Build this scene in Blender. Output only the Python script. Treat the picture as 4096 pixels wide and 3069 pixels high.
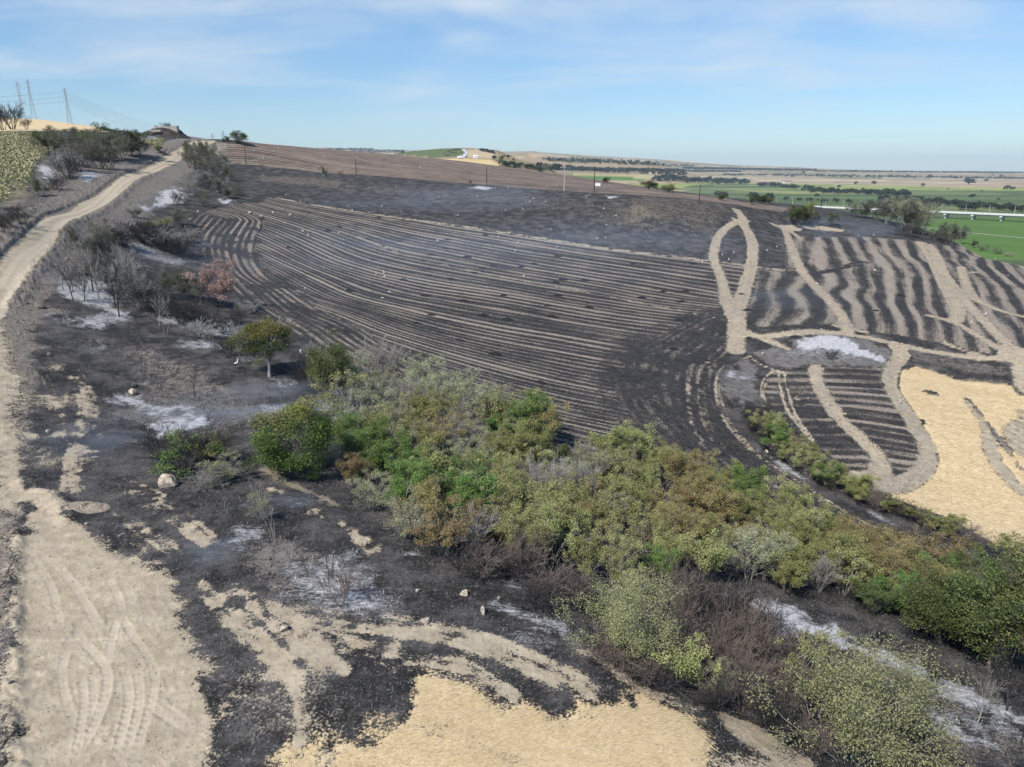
import bpy, math, random
import numpy as np
from mathutils import Vector, Matrix
rng = np.random.default_rng(7)
random.seed(7)
for o in list(bpy.data.objects):
    bpy.data.objects.remove(o)
C = bpy.context.scene.collection
SC = bpy.context.scene

# ------------------------------------------------------------------ camera
PITCH = math.radians(16.55)
FPX, CX, CY, ZC = 1534.0, 1105.5, 828.5, 60.0      # picture measured on a 2211 x 1657 grid
sp, cp = math.sin(PITCH), math.cos(PITCH)
cam_data = bpy.data.cameras.new('camera')
cam = bpy.data.objects.new('camera', cam_data)
C.objects.link(cam)
cam.location = (0, 0, ZC)
cam.rotation_euler = (math.radians(90) - PITCH, 0, 0)
cam_data.sensor_fit = 'HORIZONTAL'
cam_data.sensor_width = 36.0
cam_data.lens = 36.0 * FPX / 2211.0
cam_data.clip_start = 0.5
cam_data.clip_end = 80000
SC.camera = cam

# ------------------------------------------------------------------ light
SUN_EL, SUN_AZ = math.radians(50), math.radians(180 + 41)      # azimuth clockwise from +Y
sdir = Vector((math.sin(SUN_AZ) * math.cos(SUN_EL), math.cos(SUN_AZ) * math.cos(SUN_EL), math.sin(SUN_EL)))
sun_data = bpy.data.lights.new('sun', 'SUN')
sun_data.energy = 4.2
sun_data.angle = math.radians(0.53)
sun_data.color = (1.0, 0.955, 0.88)
sun = bpy.data.objects.new('sun', sun_data)
C.objects.link(sun)
sun.rotation_euler = sdir.to_track_quat('Z', 'Y').to_euler()

world = bpy.data.worlds.new('World')
SC.world = world
world.use_nodes = True
SC.view_settings.view_transform = 'Standard'
SC.view_settings.look = 'None'
SC.view_settings.exposure = 0.46
SC.view_settings.gamma = 1.0
SC.view_settings.use_curve_mapping = False
SC.cycles.max_bounces = 5
SC.cycles.diffuse_bounces = 2
SC.cycles.glossy_bounces = 1
SC.cycles.transmission_bounces = 3
SC.cycles.transparent_max_bounces = 8
SC.cycles.volume_bounces = 0
SC.cycles.use_denoising = True


class NT:
    """small wrapper for building node trees"""
    def __init__(self, tree):
        self.t = tree
        tree.nodes.clear()

    def n(self, kind, **kw):
        nd = self.t.nodes.new(kind)
        for k, v in kw.items():
            setattr(nd, k, v)
        return nd

    def link(self, a, b):
        self.t.links.new(a, b)

    def put(self, sock, val):
        if hasattr(val, 'is_linked') or isinstance(val, bpy.types.NodeSocket):
            self.t.links.new(val, sock)
        elif isinstance(val, (tuple, list)) and len(val) == 3 and len(sock.default_value) == 4:
            sock.default_value = (*val, 1)
        else:
            sock.default_value = val

    def m(self, op, a, b=None, c=None, clamp=False):
        nd = self.n('ShaderNodeMath', operation=op, use_clamp=clamp)
        self.put(nd.inputs[0], a)
        if b is not None:
            self.put(nd.inputs[1], b)
        if c is not None:
            self.put(nd.inputs[2], c)
        return nd.outputs[0]

    def mix(self, fac, a, b):
        nd = self.n('ShaderNodeMix', data_type='RGBA')
        self.put(nd.inputs[0], fac)
        self.put(nd.inputs[6], a)
        self.put(nd.inputs[7], b)
        return nd.outputs[2]

    def noise(self, vec, scale, detail=3, rough=0.55, out=0):
        nd = self.n('ShaderNodeTexNoise')
        if vec is not None:
            self.link(vec, nd.inputs['Vector'])
        nd.inputs['Scale'].default_value = scale
        nd.inputs['Detail'].default_value = detail
        nd.inputs['Roughness'].default_value = rough
        return nd.outputs[out]

    def sstep(self, x, lo, hi):
        nd = self.n('ShaderNodeMapRange', interpolation_type='SMOOTHSTEP')
        self.put(nd.inputs[0], x)
        self.put(nd.inputs[1], lo)
        self.put(nd.inputs[2], hi)
        return nd.outputs[0]

    def xyz(self, x, y, z=0.0):
        nd = self.n('ShaderNodeCombineXYZ')
        self.put(nd.inputs[0], x)
        self.put(nd.inputs[1], y)
        self.put(nd.inputs[2], z)
        return nd.outputs[0]

    def sep(self, v):
        nd = self.n('ShaderNodeSeparateXYZ')
        self.link(v, nd.inputs[0])
        return nd.outputs


# ------------------------------------------------------------------ sky
def pix_dir(u, v):
    s = (CY - v) / FPX
    d = Vector(((u - CX) / FPX, cp + s * sp, -sp + s * cp))
    return d.normalized()


def build_world():
    w = NT(world.node_tree)
    out = w.n('ShaderNodeOutputWorld')
    bg = w.n('ShaderNodeBackground')
    bg.inputs[1].default_value = 0.125
    sky = w.n('ShaderNodeTexSky', sky_type='NISHITA')
    sky.sun_disc = False
    sky.sun_elevation = SUN_EL
    sky.sun_rotation = SUN_AZ
    sky.altitude = 100
    sky.air_density = 1.0
    sky.dust_density = 0.15
    sky.ozone_density = 3.0
    tc = w.n('ShaderNodeTexCoord')
    x, y, z = w.sep(tc.outputs['Generated'])
    zz = w.m('ADD', w.m('MAXIMUM', z, 0.0), 0.09)
    px, py = w.m('DIVIDE', x, zz), w.m('DIVIDE', y, zz)
    p = w.xyz(px, py, 0.0)
    warp = w.noise(p, 0.9, 3, 0.5, out=1)
    pw = w.n('ShaderNodeVectorMath', operation='MULTIPLY_ADD')
    w.link(warp, pw.inputs[0])
    pw.inputs[1].default_value = (0.9, 0.9, 0)
    w.link(p, pw.inputs[2])
    wx, wy, _ = w.sep(pw.outputs[0])
    cir = w.noise(w.xyz(w.m('MULTIPLY', wx, 0.55), w.m('MULTIPLY', wy, 1.0), 2.3), 1.15, 7, 0.55)
    # bands of thin cloud where the photograph has them (direction space)
    total = None
    for (u, v, ru, rv, a) in ((560, 40, 430, 60, .30), (1560, 110, 330, 55, .34), (1600, 20, 90, 30, .16), (990, 85, 60, 22, .30),
                              (1015, 128, 90, 22, .22), (1040, 8, 60, 18, .34), (350, 120, 260, 32, .20), (2160, 165, 130, 26, .24),
                              (1850, 165, 260, 40, .24), (900, 165, 60, 20, .16), (150, 40, 260, 60, .14), (1960, 30, 130, 18, .12)):
        d = pix_dir(u, v)
        rt = Vector((1, 0, 0)) - d * d.x
        rt.normalize()
        up = rt.cross(d)
        da = w.n('ShaderNodeVectorMath', operation='DOT_PRODUCT')
        w.link(tc.outputs['Generated'], da.inputs[0])
        da.inputs[1].default_value = rt * (FPX / ru)
        db = w.n('ShaderNodeVectorMath', operation='DOT_PRODUCT')
        w.link(tc.outputs['Generated'], db.inputs[0])
        db.inputs[1].default_value = up * (FPX / rv)
        dc = w.n('ShaderNodeVectorMath', operation='DOT_PRODUCT')
        w.link(tc.outputs['Generated'], dc.inputs[0])
        dc.inputs[1].default_value = d
        r2 = w.m('ADD', w.m('POWER', w.m('ABSOLUTE', da.outputs['Value']), 2.0), w.m('POWER', w.m('ABSOLUTE', db.outputs['Value']), 2.0))
        g = w.m('MULTIPLY', w.m('EXPONENT', w.m('MULTIPLY', r2, -1.0)), a * .8)
        g = w.m('MULTIPLY', g, w.m('GREATER_THAN', dc.outputs['Value'], 0.0))
        total = g if total is None else w.m('ADD', total, g)
    dens = w.m('ADD', w.m('ADD', w.m('MULTIPLY', cir, 1.7), -0.76), total)
    dens = w.m('MULTIPLY', w.sstep(dens, 0.0, 0.80), 0.82)
    dens = w.m('MULTIPLY', dens, w.sstep(z, -0.02, 0.10))
    col = w.mix(dens, sky.outputs[0], (6.6, 7.0, 7.6))
    hs = w.n('ShaderNodeHueSaturation')
    hs.inputs['Saturation'].default_value = 1.12
    w.link(sky.outputs[0], hs.inputs['Color'])
    # horizon brightness toned down by a darker tint in the sky colour, all round
    low = w.mix(w.sstep(z, -.02, .42), (.58, .655, .73), (.90, .93, .95))
    mu = w.n('ShaderNodeMix', data_type='RGBA', blend_type='MULTIPLY')
    mu.inputs[0].default_value = 1.0
    w.link(hs.outputs[0], mu.inputs[6])
    w.link(low, mu.inputs[7])
    col = w.mix(dens, mu.outputs[2], (4.3, 4.8, 5.2))
    w.link(col, bg.inputs[0])
    w.link(bg.outputs[0], out.inputs[0])


build_world()

# ------------------------------------------------------------------ terrain height from surveyed points
def px2w(u, v, D):
    s = (CY - v) / FPX
    return (D * (u - CX) / FPX, D * (cp + s * sp), ZC + D * (-sp + s * cp))


CTRL = [
(0,1657,31.2),(400,1657,31.2),(800,1657,31.2),(1200,1657,31.4),(1500,1600,33),(1650,1657,32),(-300,1500,35.5),
(0,1450,37.1),(400,1450,37.1),(800,1450,37.1),(1150,1450,37.4),(1240,1350,42),
(200,1250,45.6),(600,1250,45.6),(950,1250,46.5),(20,1050,57),(250,1050,58.5),(450,1050,59),(650,1030,62),(850,1130,53.5),
(20,850,75),(250,850,81),(450,870,82),(585,800,91),(713,870,85),
(0,720,88),(0,620,105),(130,480,145),(270,400,220),(400,325,330),(440,305,380),
(260,690,104),(478,655,125),(330,560,150),(380,480,190),
(430,470,200),(560,430,235),(700,650,140),(838,635,155),(1100,650,155),(1100,750,122),(1100,850,100),(900,780,106),(1300,950,87),
(1500,980,90),(1640,1040,88),(1850,1110,84),(2000,1170,80),
(800,460,240),(1100,505,220),(1300,535,215),(1530,560,210),(1400,650,165),(1590,750,131),(1540,860,107),
(560,360,340),(770,378,320),(1050,400,300),(1218,413,280),(1282,418,270),(1410,425,268),(1600,465,255),(1700,470,270),(1690,490,262),
(1680,445,305),(1850,455,335),(1800,508,265),(2000,530,260),(2211,575,235),(1700,700,140),(1900,720,140),(2100,750,135),(2211,770,130),
(1900,620,185),(2100,650,172),(1780,785,125),(1850,880,110),(1850,1000,97),(1700,830,117),(2080,790,128),(2080,825,123),(2100,950,105),(2200,1150,86),(2211,880,115),
(1650,1310,52),(1900,1480,46),(2150,1600,42),(1300,1180,60),(1000,980,76),(1250,1290,47),(1500,1420,44),(2000,1250,66),(2200,1300,62),(1700,1150,72),(2200,1200,77),(2211,1657,40),
(50,350,230),(50,440,170),(80,520,130),(0,560,112),(200,360,260),(0,295,300),(150,290,340),(75,258,580),(200,278,520),(290,288,480),(350,292,420),
(510,305,360),(600,315,400),(700,322,420),(850,335,420),(1000,352,410),(1200,378,390),(1400,408,360),(1600,438,330),
(650,345,360),(900,365,350),(1100,385,335),
(2211,592,272),(2350,610,262),(1844,459,330),(1914,472,325),(1988,492,318),(2060,516,300),(2010,520,370),(2110,560,320),
(-300,300,300),(-300,450,160),(-300,700,85),(-300,1000,58),(-300,250,560),(2500,620,215),(2500,800,130),(2500,1000,105),(2500,1300,62),(2500,1657,40)]
cpts = np.array([px2w(*c) for c in CTRL])
TS = 100.0
cxy = cpts[:, :2] / TS


def tps_fit(xy, z, lam):
    n = len(xy)
    d = np.linalg.norm(xy[:, None] - xy[None], axis=2)
    K = np.where(d > 0, d * d * np.log(np.maximum(d, 1e-9)), 0) + lam * np.eye(n)
    Pm = np.c_[np.ones(n), xy]
    A = np.block([[K, Pm], [Pm.T, np.zeros((3, 3))]])
    return np.linalg.solve(A, np.r_[z, np.zeros(3)])


def tps_eval(s, xy, q):
    out = np.empty(len(q))
    for i in range(0, len(q), 60000):
        b = q[i:i + 60000].astype(np.float32)
        d2 = ((b[:, 0:1] - xy[None, :, 0]) ** 2 + (b[:, 1:2] - xy[None, :, 1]) ** 2).astype(np.float32)
        K = 0.5 * d2 * np.log(np.maximum(d2, 1e-9))
        out[i:i + 60000] = K @ s[:-3].astype(np.float32) + s[-3] + b @ s[-2:]
    return out


tz = tps_fit(cxy, cpts[:, 2], 0.0012)


def sm(x, a, b):
    t = np.clip((x - a) / (b - a), 0, 1)
    return t * t * (3 - 2 * t)


# value noise -------------------------------------------------------
def _h(ix, iy, seed):
    n = (ix * 374761393 + iy * 668265263 + seed * 1274126177) & 0xFFFFFFFF
    n = ((n ^ (n >> 13)) * 1274126177) & 0xFFFFFFFF
    return ((n ^ (n >> 16)) & 0xFFFF) / 65535.0


def vnoise(x, y, seed=0):
    fx, fy = np.floor(x), np.floor(y)
    ix, iy = fx.astype(np.int64), fy.astype(np.int64)
    tx, ty = x - fx, y - fy
    tx, ty = tx * tx * (3 - 2 * tx), ty * ty * (3 - 2 * ty)
    a = _h(ix, iy, seed) * (1 - tx) + _h(ix + 1, iy, seed) * tx
    b = _h(ix, iy + 1, seed) * (1 - tx) + _h(ix + 1, iy + 1, seed) * tx
    return a * (1 - ty) + b * ty


def fbm(x, y, sc, octv=3, seed=0):
    r, a, t = 0, 1.0, 0
    for k in range(octv):
        r = r + a * vnoise(x * sc + 17.3 * k, y * sc - 9.1 * k, seed + k)
        t += a
        a *= 0.55
        sc *= 2.03
    return r / t - 0.5


SKY_U = np.array([-900, 0, 500, 700, 780, 860, 920, 1000, 1075, 1150, 1220, 1300, 1400, 1500, 1600, 1800, 2000, 2211, 3000.])
SKY_V = np.array([345, 345, 330, 320, 322, 326, 328, 330, 330, 329, 334, 338, 344, 352, 358, 366, 370.5, 372.5, 373.])


def elev(u, v, y):
    s = (CY - v) / FPX
    return y * (-sp + s * cp) / (cp + s * sp)        # height over the eye at ground distance y


def zfar(x, y):
    u = CX + 1600.0 * x / y
    z = np.zeros_like(x)
    h = ZC + elev(u, np.interp(u, SKY_U, SKY_V), 8500.0) + fbm(x, y, 1 / 600., 3, 3) * 26
    prof = sm(y, 4200, 8500) * (1 - 0.35 * sm(y, 9000, 14000))
    z = np.maximum(z, h * prof)
    # orchard hill
    vt = np.interp(u, [650, 760, 850, 900, 960, 1000, 1030, 1075, 1110, 1180, 1260], [352, 338, 333, 326, 321, 320, 321, 325, 340, 362, 420])
    z = np.maximum(z, (ZC + elev(u, vt, 2500.)) * sm(y, 1500, 2500) * (1 - sm(y, 2700, 3600)))
    # golden field slope in front of it
    vt = np.interp(u, [700, 850, 930, 1000, 1060, 1100, 1160, 1230, 1290], [362, 352, 345, 341, 343, 350, 362, 384, 450])
    z = np.maximum(z, (ZC + elev(u, vt, 1500.)) * sm(y, 900, 1500) * (1 - sm(y, 1600, 2200)))
    # scrubby spur and the low hill right of it
    vt = np.interp(u, [1010, 1075, 1110, 1150, 1190, 1240, 1280], [350, 339, 341, 350, 366, 396, 440])
    z = np.maximum(z, (ZC + elev(u, vt, 1750.)) * sm(y, 1250, 1750) * (1 - sm(y, 1800, 2500)))
    vt = np.interp(u, [1020, 1100, 1140, 1200, 1290, 1400, 1480, 1560], [345, 334, 331.5, 340, 346, 352, 372, 402])
    z = np.maximum(z, (ZC + elev(u, vt, 4200.)) * sm(y, 2800, 4200) * (1 - sm(y, 4400, 5600)))
    return z + fbm(x, y, 1 / 900., 2, 5) * 5 * sm(y, 2500, 5000)


Y0U = np.array([-700, 0, 300, 450, 1000, 1400, 1700, 2000, 2211, 2600.])
Y0V = np.array([680, 650, 540, 440, 440, 385, 352, 300, 262, 232.])


def ground_z(x, y):
    u = CX + 1600.0 * x / np.maximum(y, 1)
    y0 = np.interp(u, Y0U, Y0V)
    w = sm(y, y0, y0 + 0.62 * y0)
    near = np.zeros_like(x)
    k = w < 1
    if k.any():
        near[k] = tps_eval(tz, cxy, np.c_[x[k], y[k]] / TS)
    return near * (1 - w) + zfar(x, y) * w


def plain_weight(x, y):
    y0 = np.interp(CX + 1600.0 * x / np.maximum(y, 1), Y0U, Y0V)
    return sm(y, y0, y0 + 0.62 * y0)


# pixel -> ground -------------------------------------------------------------
def hit(u, v, ymin=15.0, ymax=21000.0):
    u, v = np.atleast_1d(np.asarray(u, float)), np.atleast_1d(np.asarray(v, float))
    s = (CY - v) / FPX
    dy, dz, dx = cp + s * sp, -sp + s * cp, (u - CX) / FPX
    ys = np.exp(np.linspace(math.log(ymin), math.log(ymax), 420))
    D = ys[None, :] / dy[:, None]
    X, Y, Z = D * dx[:, None], D * dy[:, None], ZC + D * dz[:, None]
    G = ground_z(X.ravel(), Y.ravel()).reshape(X.shape)
    below = Z <= G
    idx = np.where(below.any(1), below.argmax(1), len(ys) - 1)
    lo, hi = D[np.arange(len(u)), np.maximum(idx - 1, 0)], D[np.arange(len(u)), idx]
    for _ in range(14):
        mid = (lo + hi) / 2
        g = ground_z(mid * dx, mid * dy)
        b = ZC + mid * dz <= g
        hi = np.where(b, mid, hi)
        lo = np.where(b, lo, mid)
    return np.c_[hi * dx, hi * dy, ground_z(hi * dx, hi * dy)], hi


CROPS = {'A': (0, 300, 1.58), 'B': (1000, 500, 1.3825), 'C': (2500, 550, 1.386), 'D': (0, 900, 1.5064), 'E': (900, 1200, 1.58),
         'F': (0, 1900, 1.4171), 'G': (1200, 2000, 1.4747), 'H': (2500, 1950, 1.386), 'I': (2600, 1250, 1.4786)}
KP = 2211.0 / 4096.0


def pp(crop, pts):
    """points read in a detail view -> the 2211 x 1657 grid"""
    if crop == 'P':
        return [tuple(p) for p in pts]
    ox, oy, s = CROPS[crop]
    return [((p[0] / s + ox) * KP, (p[1] / s + oy) * KP) for p in pts]


def gp(crop, pts):
    q = pp(crop, pts)
    w, _ = hit([a[0] for a in q], [a[1] for a in q])
    return w[:, :2]

# ------------------------------------------------------------------ ground grid (fan of columns, rows closer together near the viewer)
QUAL = 1.0
NQ = int(1220 * QUAL)
qs = np.linspace(-0.97, 0.97, NQ)
rows = [17.0]
while rows[-1] < 640:
    r = rows[-1]
    rows.append(r + min(7.6e-5 * r * r + 0.02, 0.0068 * r) / QUAL)
while rows[-1] < 21500:
    rows.append(rows[-1] * (1 + 0.021 / QUAL))
rows = np.array(rows)
NR = len(rows)
gx = (qs[None, :] * rows[:, None]).ravel()
gy = np.repeat(rows, NQ)
gz = ground_z(gx, gy)
NEAR_R = int(np.searchsorted(rows, 640))
NN = NEAR_R * NQ                                   # vertices of the near ground
nx, ny = gx[:NN], gy[:NN]
print('grid', NR, NQ, NEAR_R, NN)

LAYERS = ['char', 'stub', 'grey', 'soil', 'straw', 'ash', 'green', 'dry']
L = {k: np.zeros(NN, np.float32) for k in LAYERS}
L['char'][:] = 1
ROWU = np.zeros(NN, np.float32)       # position across the crop rows
ROWA = np.zeros(NN, np.float32)       # position along them
TINT = np.zeros(NN, np.float32)       # 0 warm tan soil .. 1 grey soil
REG = np.zeros(NN, np.int8)
NZ1 = fbm(nx, ny, 0.22, 4, 11)
NZ2 = fbm(nx, ny, 1.1, 3, 23)
NZ3 = fbm(nx, ny, 0.045, 3, 31)


def sd_poly(poly, margin):
    """signed distance (positive inside) for the vertices near a polygon"""
    P = np.asarray(poly)
    lo, hi = P.min(0) - margin, P.max(0) + margin
    idx = np.nonzero((nx > lo[0]) & (nx < hi[0]) & (ny > lo[1]) & (ny < hi[1]))[0]
    x, y = nx[idx], ny[idx]
    d2 = np.full(len(idx), 1e18)
    ins = np.zeros(len(idx), bool)
    for a, b in zip(P, np.roll(P, -1, 0)):
        e = b - a
        t = np.clip(((x - a[0]) * e[0] + (y - a[1]) * e[1]) / max(e @ e, 1e-9), 0, 1)
        d2 = np.minimum(d2, (x - a[0] - t * e[0]) ** 2 + (y - a[1] - t * e[1]) ** 2)
        c = (a[1] > y) != (b[1] > y)
        if abs(e[1]) > 1e-9:
            ins ^= c & (x < a[0] + (y - a[1]) * e[0] / e[1])
    d = np.sqrt(d2)
    return idx, np.where(ins, d, -d)


def smooth_line(pts, n=3):
    P = np.asarray(pts, float)
    for _ in range(n):
        if len(P) < 3:
            break
        Q = [P[0]]
        for a, b in zip(P[:-1], P[1:]):
            Q += [a * .75 + b * .25, a * .25 + b * .75]
        Q.append(P[-1])
        P = np.array(Q)
    return P


def dist_line(pts, margin, xs=None, ys=None):
    """distance, arc position (0..1) and side for the vertices near a polyline"""
    P = np.asarray(pts)
    if xs is None:
        lo, hi = P.min(0) - margin, P.max(0) + margin
        idx = np.nonzero((nx > lo[0]) & (nx < hi[0]) & (ny > lo[1]) & (ny < hi[1]))[0]
        x, y = nx[idx], ny[idx]
    else:
        idx, x, y = None, xs, ys
    best = np.full(len(x), 1e18)
    tt = np.zeros(len(x))
    side = np.zeros(len(x))
    seg = np.linalg.norm(np.diff(P, axis=0), axis=1)
    cum = np.r_[0, np.cumsum(seg)]
    for k in range(len(P) - 1):
        a, e = P[k], P[k + 1] - P[k]
        t = np.clip(((x - a[0]) * e[0] + (y - a[1]) * e[1]) / max(e @ e, 1e-9), 0, 1)
        dx, dy = x - a[0] - t * e[0], y - a[1] - t * e[1]
        d2 = dx * dx + dy * dy
        m = d2 < best
        best = np.where(m, d2, best)
        tt = np.where(m, cum[k] + t * seg[k], tt)
        side = np.where(m, np.sign(e[0] * dy - e[1] * dx), side)
    return idx, np.sqrt(best), tt, side


def paint(layer, idx, m):
    m = np.clip(m, 0, 1)
    for k in LAYERS:
        L[k][idx] *= (1 - m)
    L[layer][idx] += m


def soft(d, w):
    return np.clip(0.5 + d / w, 0, 1)


def area(layer, crop, pts, amt=1.0, edge=1.0, wob=1.5, fine=0.6, tint=None, world=False, reg=None):
    P = np.asarray(pts) if world else gp(crop, pts)
    idx, d = sd_poly(P, edge + wob)
    dd = d + NZ1[idx] * wob * 2 + NZ2[idx] * fine * 2
    m = soft(dd, edge) * amt
    paint(layer, idx, m)
    if tint is not None:
        TINT[idx] = TINT[idx] * (1 - np.clip(m, 0, 1)) + tint * np.clip(m, 0, 1)
    if reg is not None:
        REG[idx[d > 0]] = reg
    return P


def line(layer, crop, pts, w, amt=1.0, edge=0.4, wob=0.25, fine=0.3, tint=None, w2=None, reg=None, patch=0.0):
    P = smooth_line(gp(crop, pts), 2)
    wmax = max(w, w2 or w)
    idx, d, t, _ = dist_line(P, wmax + 2)
    tot = np.linalg.norm(np.diff(P, axis=0), axis=1).sum()
    ww = w + ((w2 or w) - w) * t / max(tot, 1e-6)
    dd = ww / 2 - d + NZ1[idx] * wob * 2 + NZ2[idx] * fine * 2
    m = soft(dd, edge) * amt * np.clip(1 + patch * (NZ1[idx] * 3 + NZ2[idx] * 2), 0, 1)
    paint(layer, idx, m)
    if tint is not None:
        tv = tint + (NZ1[idx] * .9 + NZ2[idx] * .5 + .22 * (np.exp(-((d - .95) / .3) ** 2)) if reg == R_TRACK else 0)
        TINT[idx] = TINT[idx] * (1 - np.clip(m, 0, 1)) + np.clip(tv, 0, 1) * np.clip(m, 0, 1)
    if reg is not None:
        REG[idx[d < ww / 2]] = reg
    return P


def streaks(crop, pts, n, spread, amt, seed, wmin=.07, wmax=.2):
    r = random.Random(seed)
    P = np.asarray(pts, float)
    for k in range(n):
        o = r.uniform(-spread, spread)
        d = np.gradient(P, axis=0)
        nn_ = np.c_[-d[:, 1], d[:, 0]] / np.maximum(np.linalg.norm(d, axis=1, keepdims=True), 1e-6)
        q = P + nn_ * o + np.array([[r.gauss(0, spread * .12), r.gauss(0, spread * .12)] for _ in P])
        a, b = (0, len(q)) if len(q) < 4 else (r.choice([0, 0, 1]), len(q) - r.choice([0, 0, 1]))
        line('soil', crop, [tuple(t) for t in q[a:b]], r.uniform(wmin, wmax), amt * r.uniform(.6, 1.1), .35, .12, .25, r.uniform(.1, .4), patch=1.0)


def fit_rows(curves):
    """rows traced in the picture, each with its number -> a smooth field of row numbers"""
    P, U = [], []
    for u, crop, pts in curves:
        g = gp(crop, pts)
        P.append(g)
        U += [u] * len(g)
    P = np.vstack(P) / TS
    U = np.array(U, float)
    s = tps_fit(P, U, 0.004)
    return lambda idx: tps_eval(s, P, np.c_[nx[idx], ny[idx]] / TS)


def set_rows(idx, U, period, ang):
    ROWU[idx] = U
    ROWA[idx] = nx[idx] * math.cos(ang) + ny[idx] * math.sin(ang)


# region numbers --------------------------------------------------------------
R_GROUND, R_FIELD, R_UPPER, R_RIGHT, R_LOWER, R_STUB, R_ROAD, R_TRACK, R_SUN, R_GOLD, R_BARE = range(11)

# --- far slopes, left hill ---------------------------------------------------
area('grey', 'P', [(-60, 760), (-60, 240), (120, 270), (300, 290), (420, 300), (430, 330), (400, 400), (330, 470), (200, 560), (120, 640), (60, 760)], .55, 4, 6, 2, .8)
# golden hill and sunflower field
area('straw', 'P', [(-120, 240), (70, 250), (130, 263), (210, 277), (290, 290), (150, 290), (-120, 292)], 1, 3, 2, 1, reg=R_GOLD)
area('green', 'P', [(-200, 292), (60, 291), (130, 298), (90, 340), (70, 380), (60, 420), (-200, 470)], 1, 3, 2, 1, reg=R_SUN)
area('green', 'A', [(900, 420), (1150, 420), (1150, 450), (1040, 485), (960, 480)], 1, 3, 2, 1, reg=R_SUN)
area('dry', 'A', [(0, 620), (120, 600), (170, 680), (190, 780), (170, 850), (80, 900), (0, 930)], .75, 12, 4, 1)
area('dry', 'A', [(930, 460), (1120, 455), (1060, 500), (960, 490)], .8, 3, 2, 1)
# burnt strip along the crest
area('char', 'P', [(-200, 289), (60, 283), (190, 284), (290, 288), (380, 296), (420, 302), (400, 306), (300, 302), (120, 299), (-200, 294)], 1, 2, 2, 1)

# --- fields ------------------------------------------------------------------
FIELD = [(560, 425), (600, 428), (700, 447), (800, 461), (950, 483), (1100, 506), (1300, 536), (1530, 563), (1640, 578), (1700, 588),
         (1698, 640), (1690, 700), (1640, 712), (1590, 755), (1545, 790), (1538, 850), (1560, 900), (1620, 965), (1700, 1025), (1850, 1115),
         (2010, 1182), (1950, 1195), (1750, 1120), (1600, 1060), (1400, 1000), (1250, 980), (1050, 930), (900, 870), (760, 800), (700, 775), (640, 735), (590, 700), (540, 680), (510, 640), (480, 605),
         (440, 585), (428, 545), (440, 500), (400, 470), (470, 445), (520, 440)]
fp = area('stub', 'P', FIELD, 1, 2, .8, .5, reg=R_FIELD)
fidx = np.nonzero(REG == R_FIELD)[0]
rowf = fit_rows([
    (0, 'P', [(600, 428), (700, 447), (800, 461), (950, 483), (1100, 506), (1300, 536), (1530, 563), (1700, 588)]),
    (4, 'P', [(640, 470), (774, 508), (864, 535), (969, 556), (1125, 586), (1281, 612), (1398, 632), (1560, 655), (1700, 675)]),
    (8, 'P', [(559, 500), (696, 566), (852, 612), (1008, 640), (1150, 664), (1321, 692), (1500, 715), (1640, 725)]),
    (13, 'P', [(560, 585), (680, 648), (862, 705), (1066, 758), (1241, 796), (1430, 830)]),
    (18, 'P', [(600, 670), (720, 742), (879, 800), (1067, 855), (1241, 905), (1430, 945)])])
U = rowf(fidx)
set_rows(fidx, U, 1, math.radians(-12))
# headlands: rows that follow the left and the lower right border
HL = gp('P', [(470, 470), (436, 505), (430, 545), (448, 585), (490, 612), (520, 645), (560, 685), (610, 705), (660, 745), (720, 785), (800, 825)])
HR = gp('P', [(1640, 712), (1590, 755), (1545, 790), (1538, 850), (1560, 900), (1620, 965), (1700, 1025), (1850, 1115), (2010, 1182)])
for ln, w in ((HL, 13.0), (HR, 15.0)):
    _, d, t, _ = dist_line(smooth_line(ln, 2), 0, nx[fidx], ny[fidx])
    k = d < w + NZ1[fidx] * 4
    ROWU[fidx[k]] = d[k] / 4.6 + 40
    ROWA[fidx[k]] = t[k]
_, dhl, _, _ = dist_line(smooth_line(HL, 2), 0, nx[fidx], ny[fidx])
kk = dhl < 14
paint('char', fidx[kk], np.clip(.35 + NZ1[fidx[kk]] * 2.2, 0, .8))
# lines, turns
k = d < 21
dd_ = d[k] + NZ1[fidx[k]] * 3
mm = np.interp(dd_, [0, 1.5, 3, 14, 17, 21], [.2, .2, .9, .85, .75, 0]) * np.clip(.85 + NZ1[fidx[k]] * 1.2, .3, 1)
paint('char', fidx[k], mm)
area('char', 'I', [(90, 300), (250, 240), (380, 230), (360, 330), (330, 420), (370, 560), (480, 720), (640, 900), (560, 900), (380, 780), (240, 600), (160, 480), (150, 380)], .8, 3, 2.5, 1.2)
area('char', 'I', [(380, 300), (350, 400), (360, 520), (420, 660), (560, 810), (760, 960), (1000, 1130), (1340, 1300), (1330, 1320), (960, 1150), (700, 960), (520, 830), (380, 680), (310, 520), (310, 380)], .75, 2, 1.2, .8)
line('stub', 'I', [(230, 400), (300, 330)], 4, .8, 1.5, 1, .5)
for off in (-60, -95, -150, -165):
    line('soil', 'I', [(480 + off * .2, 300 + off * .4), (395 + off, 360 + off * .1), (375 + off, 480), (400 + off, 620 - off * .2), (470 + off, 760 - off * .25), (600 + off, 900 - off * .3), (760 + off, 1030 - off * .3)], .35, .42, .6, .2, .5, .35, patch=1.0)
line('char', 'C', [(560, 1245), (680, 1190), (830, 1130), (900, 1110)], 4, .95, 1, .8, .4)
line('soil', 'P', [(600, 428), (700, 447), (800, 461), (950, 483), (1100, 506), (1300, 536), (1530, 563), (1640, 578), (1710, 588)], 1.5, .95, .8, .3, .5, .45, reg=R_TRACK, patch=.5)
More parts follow.
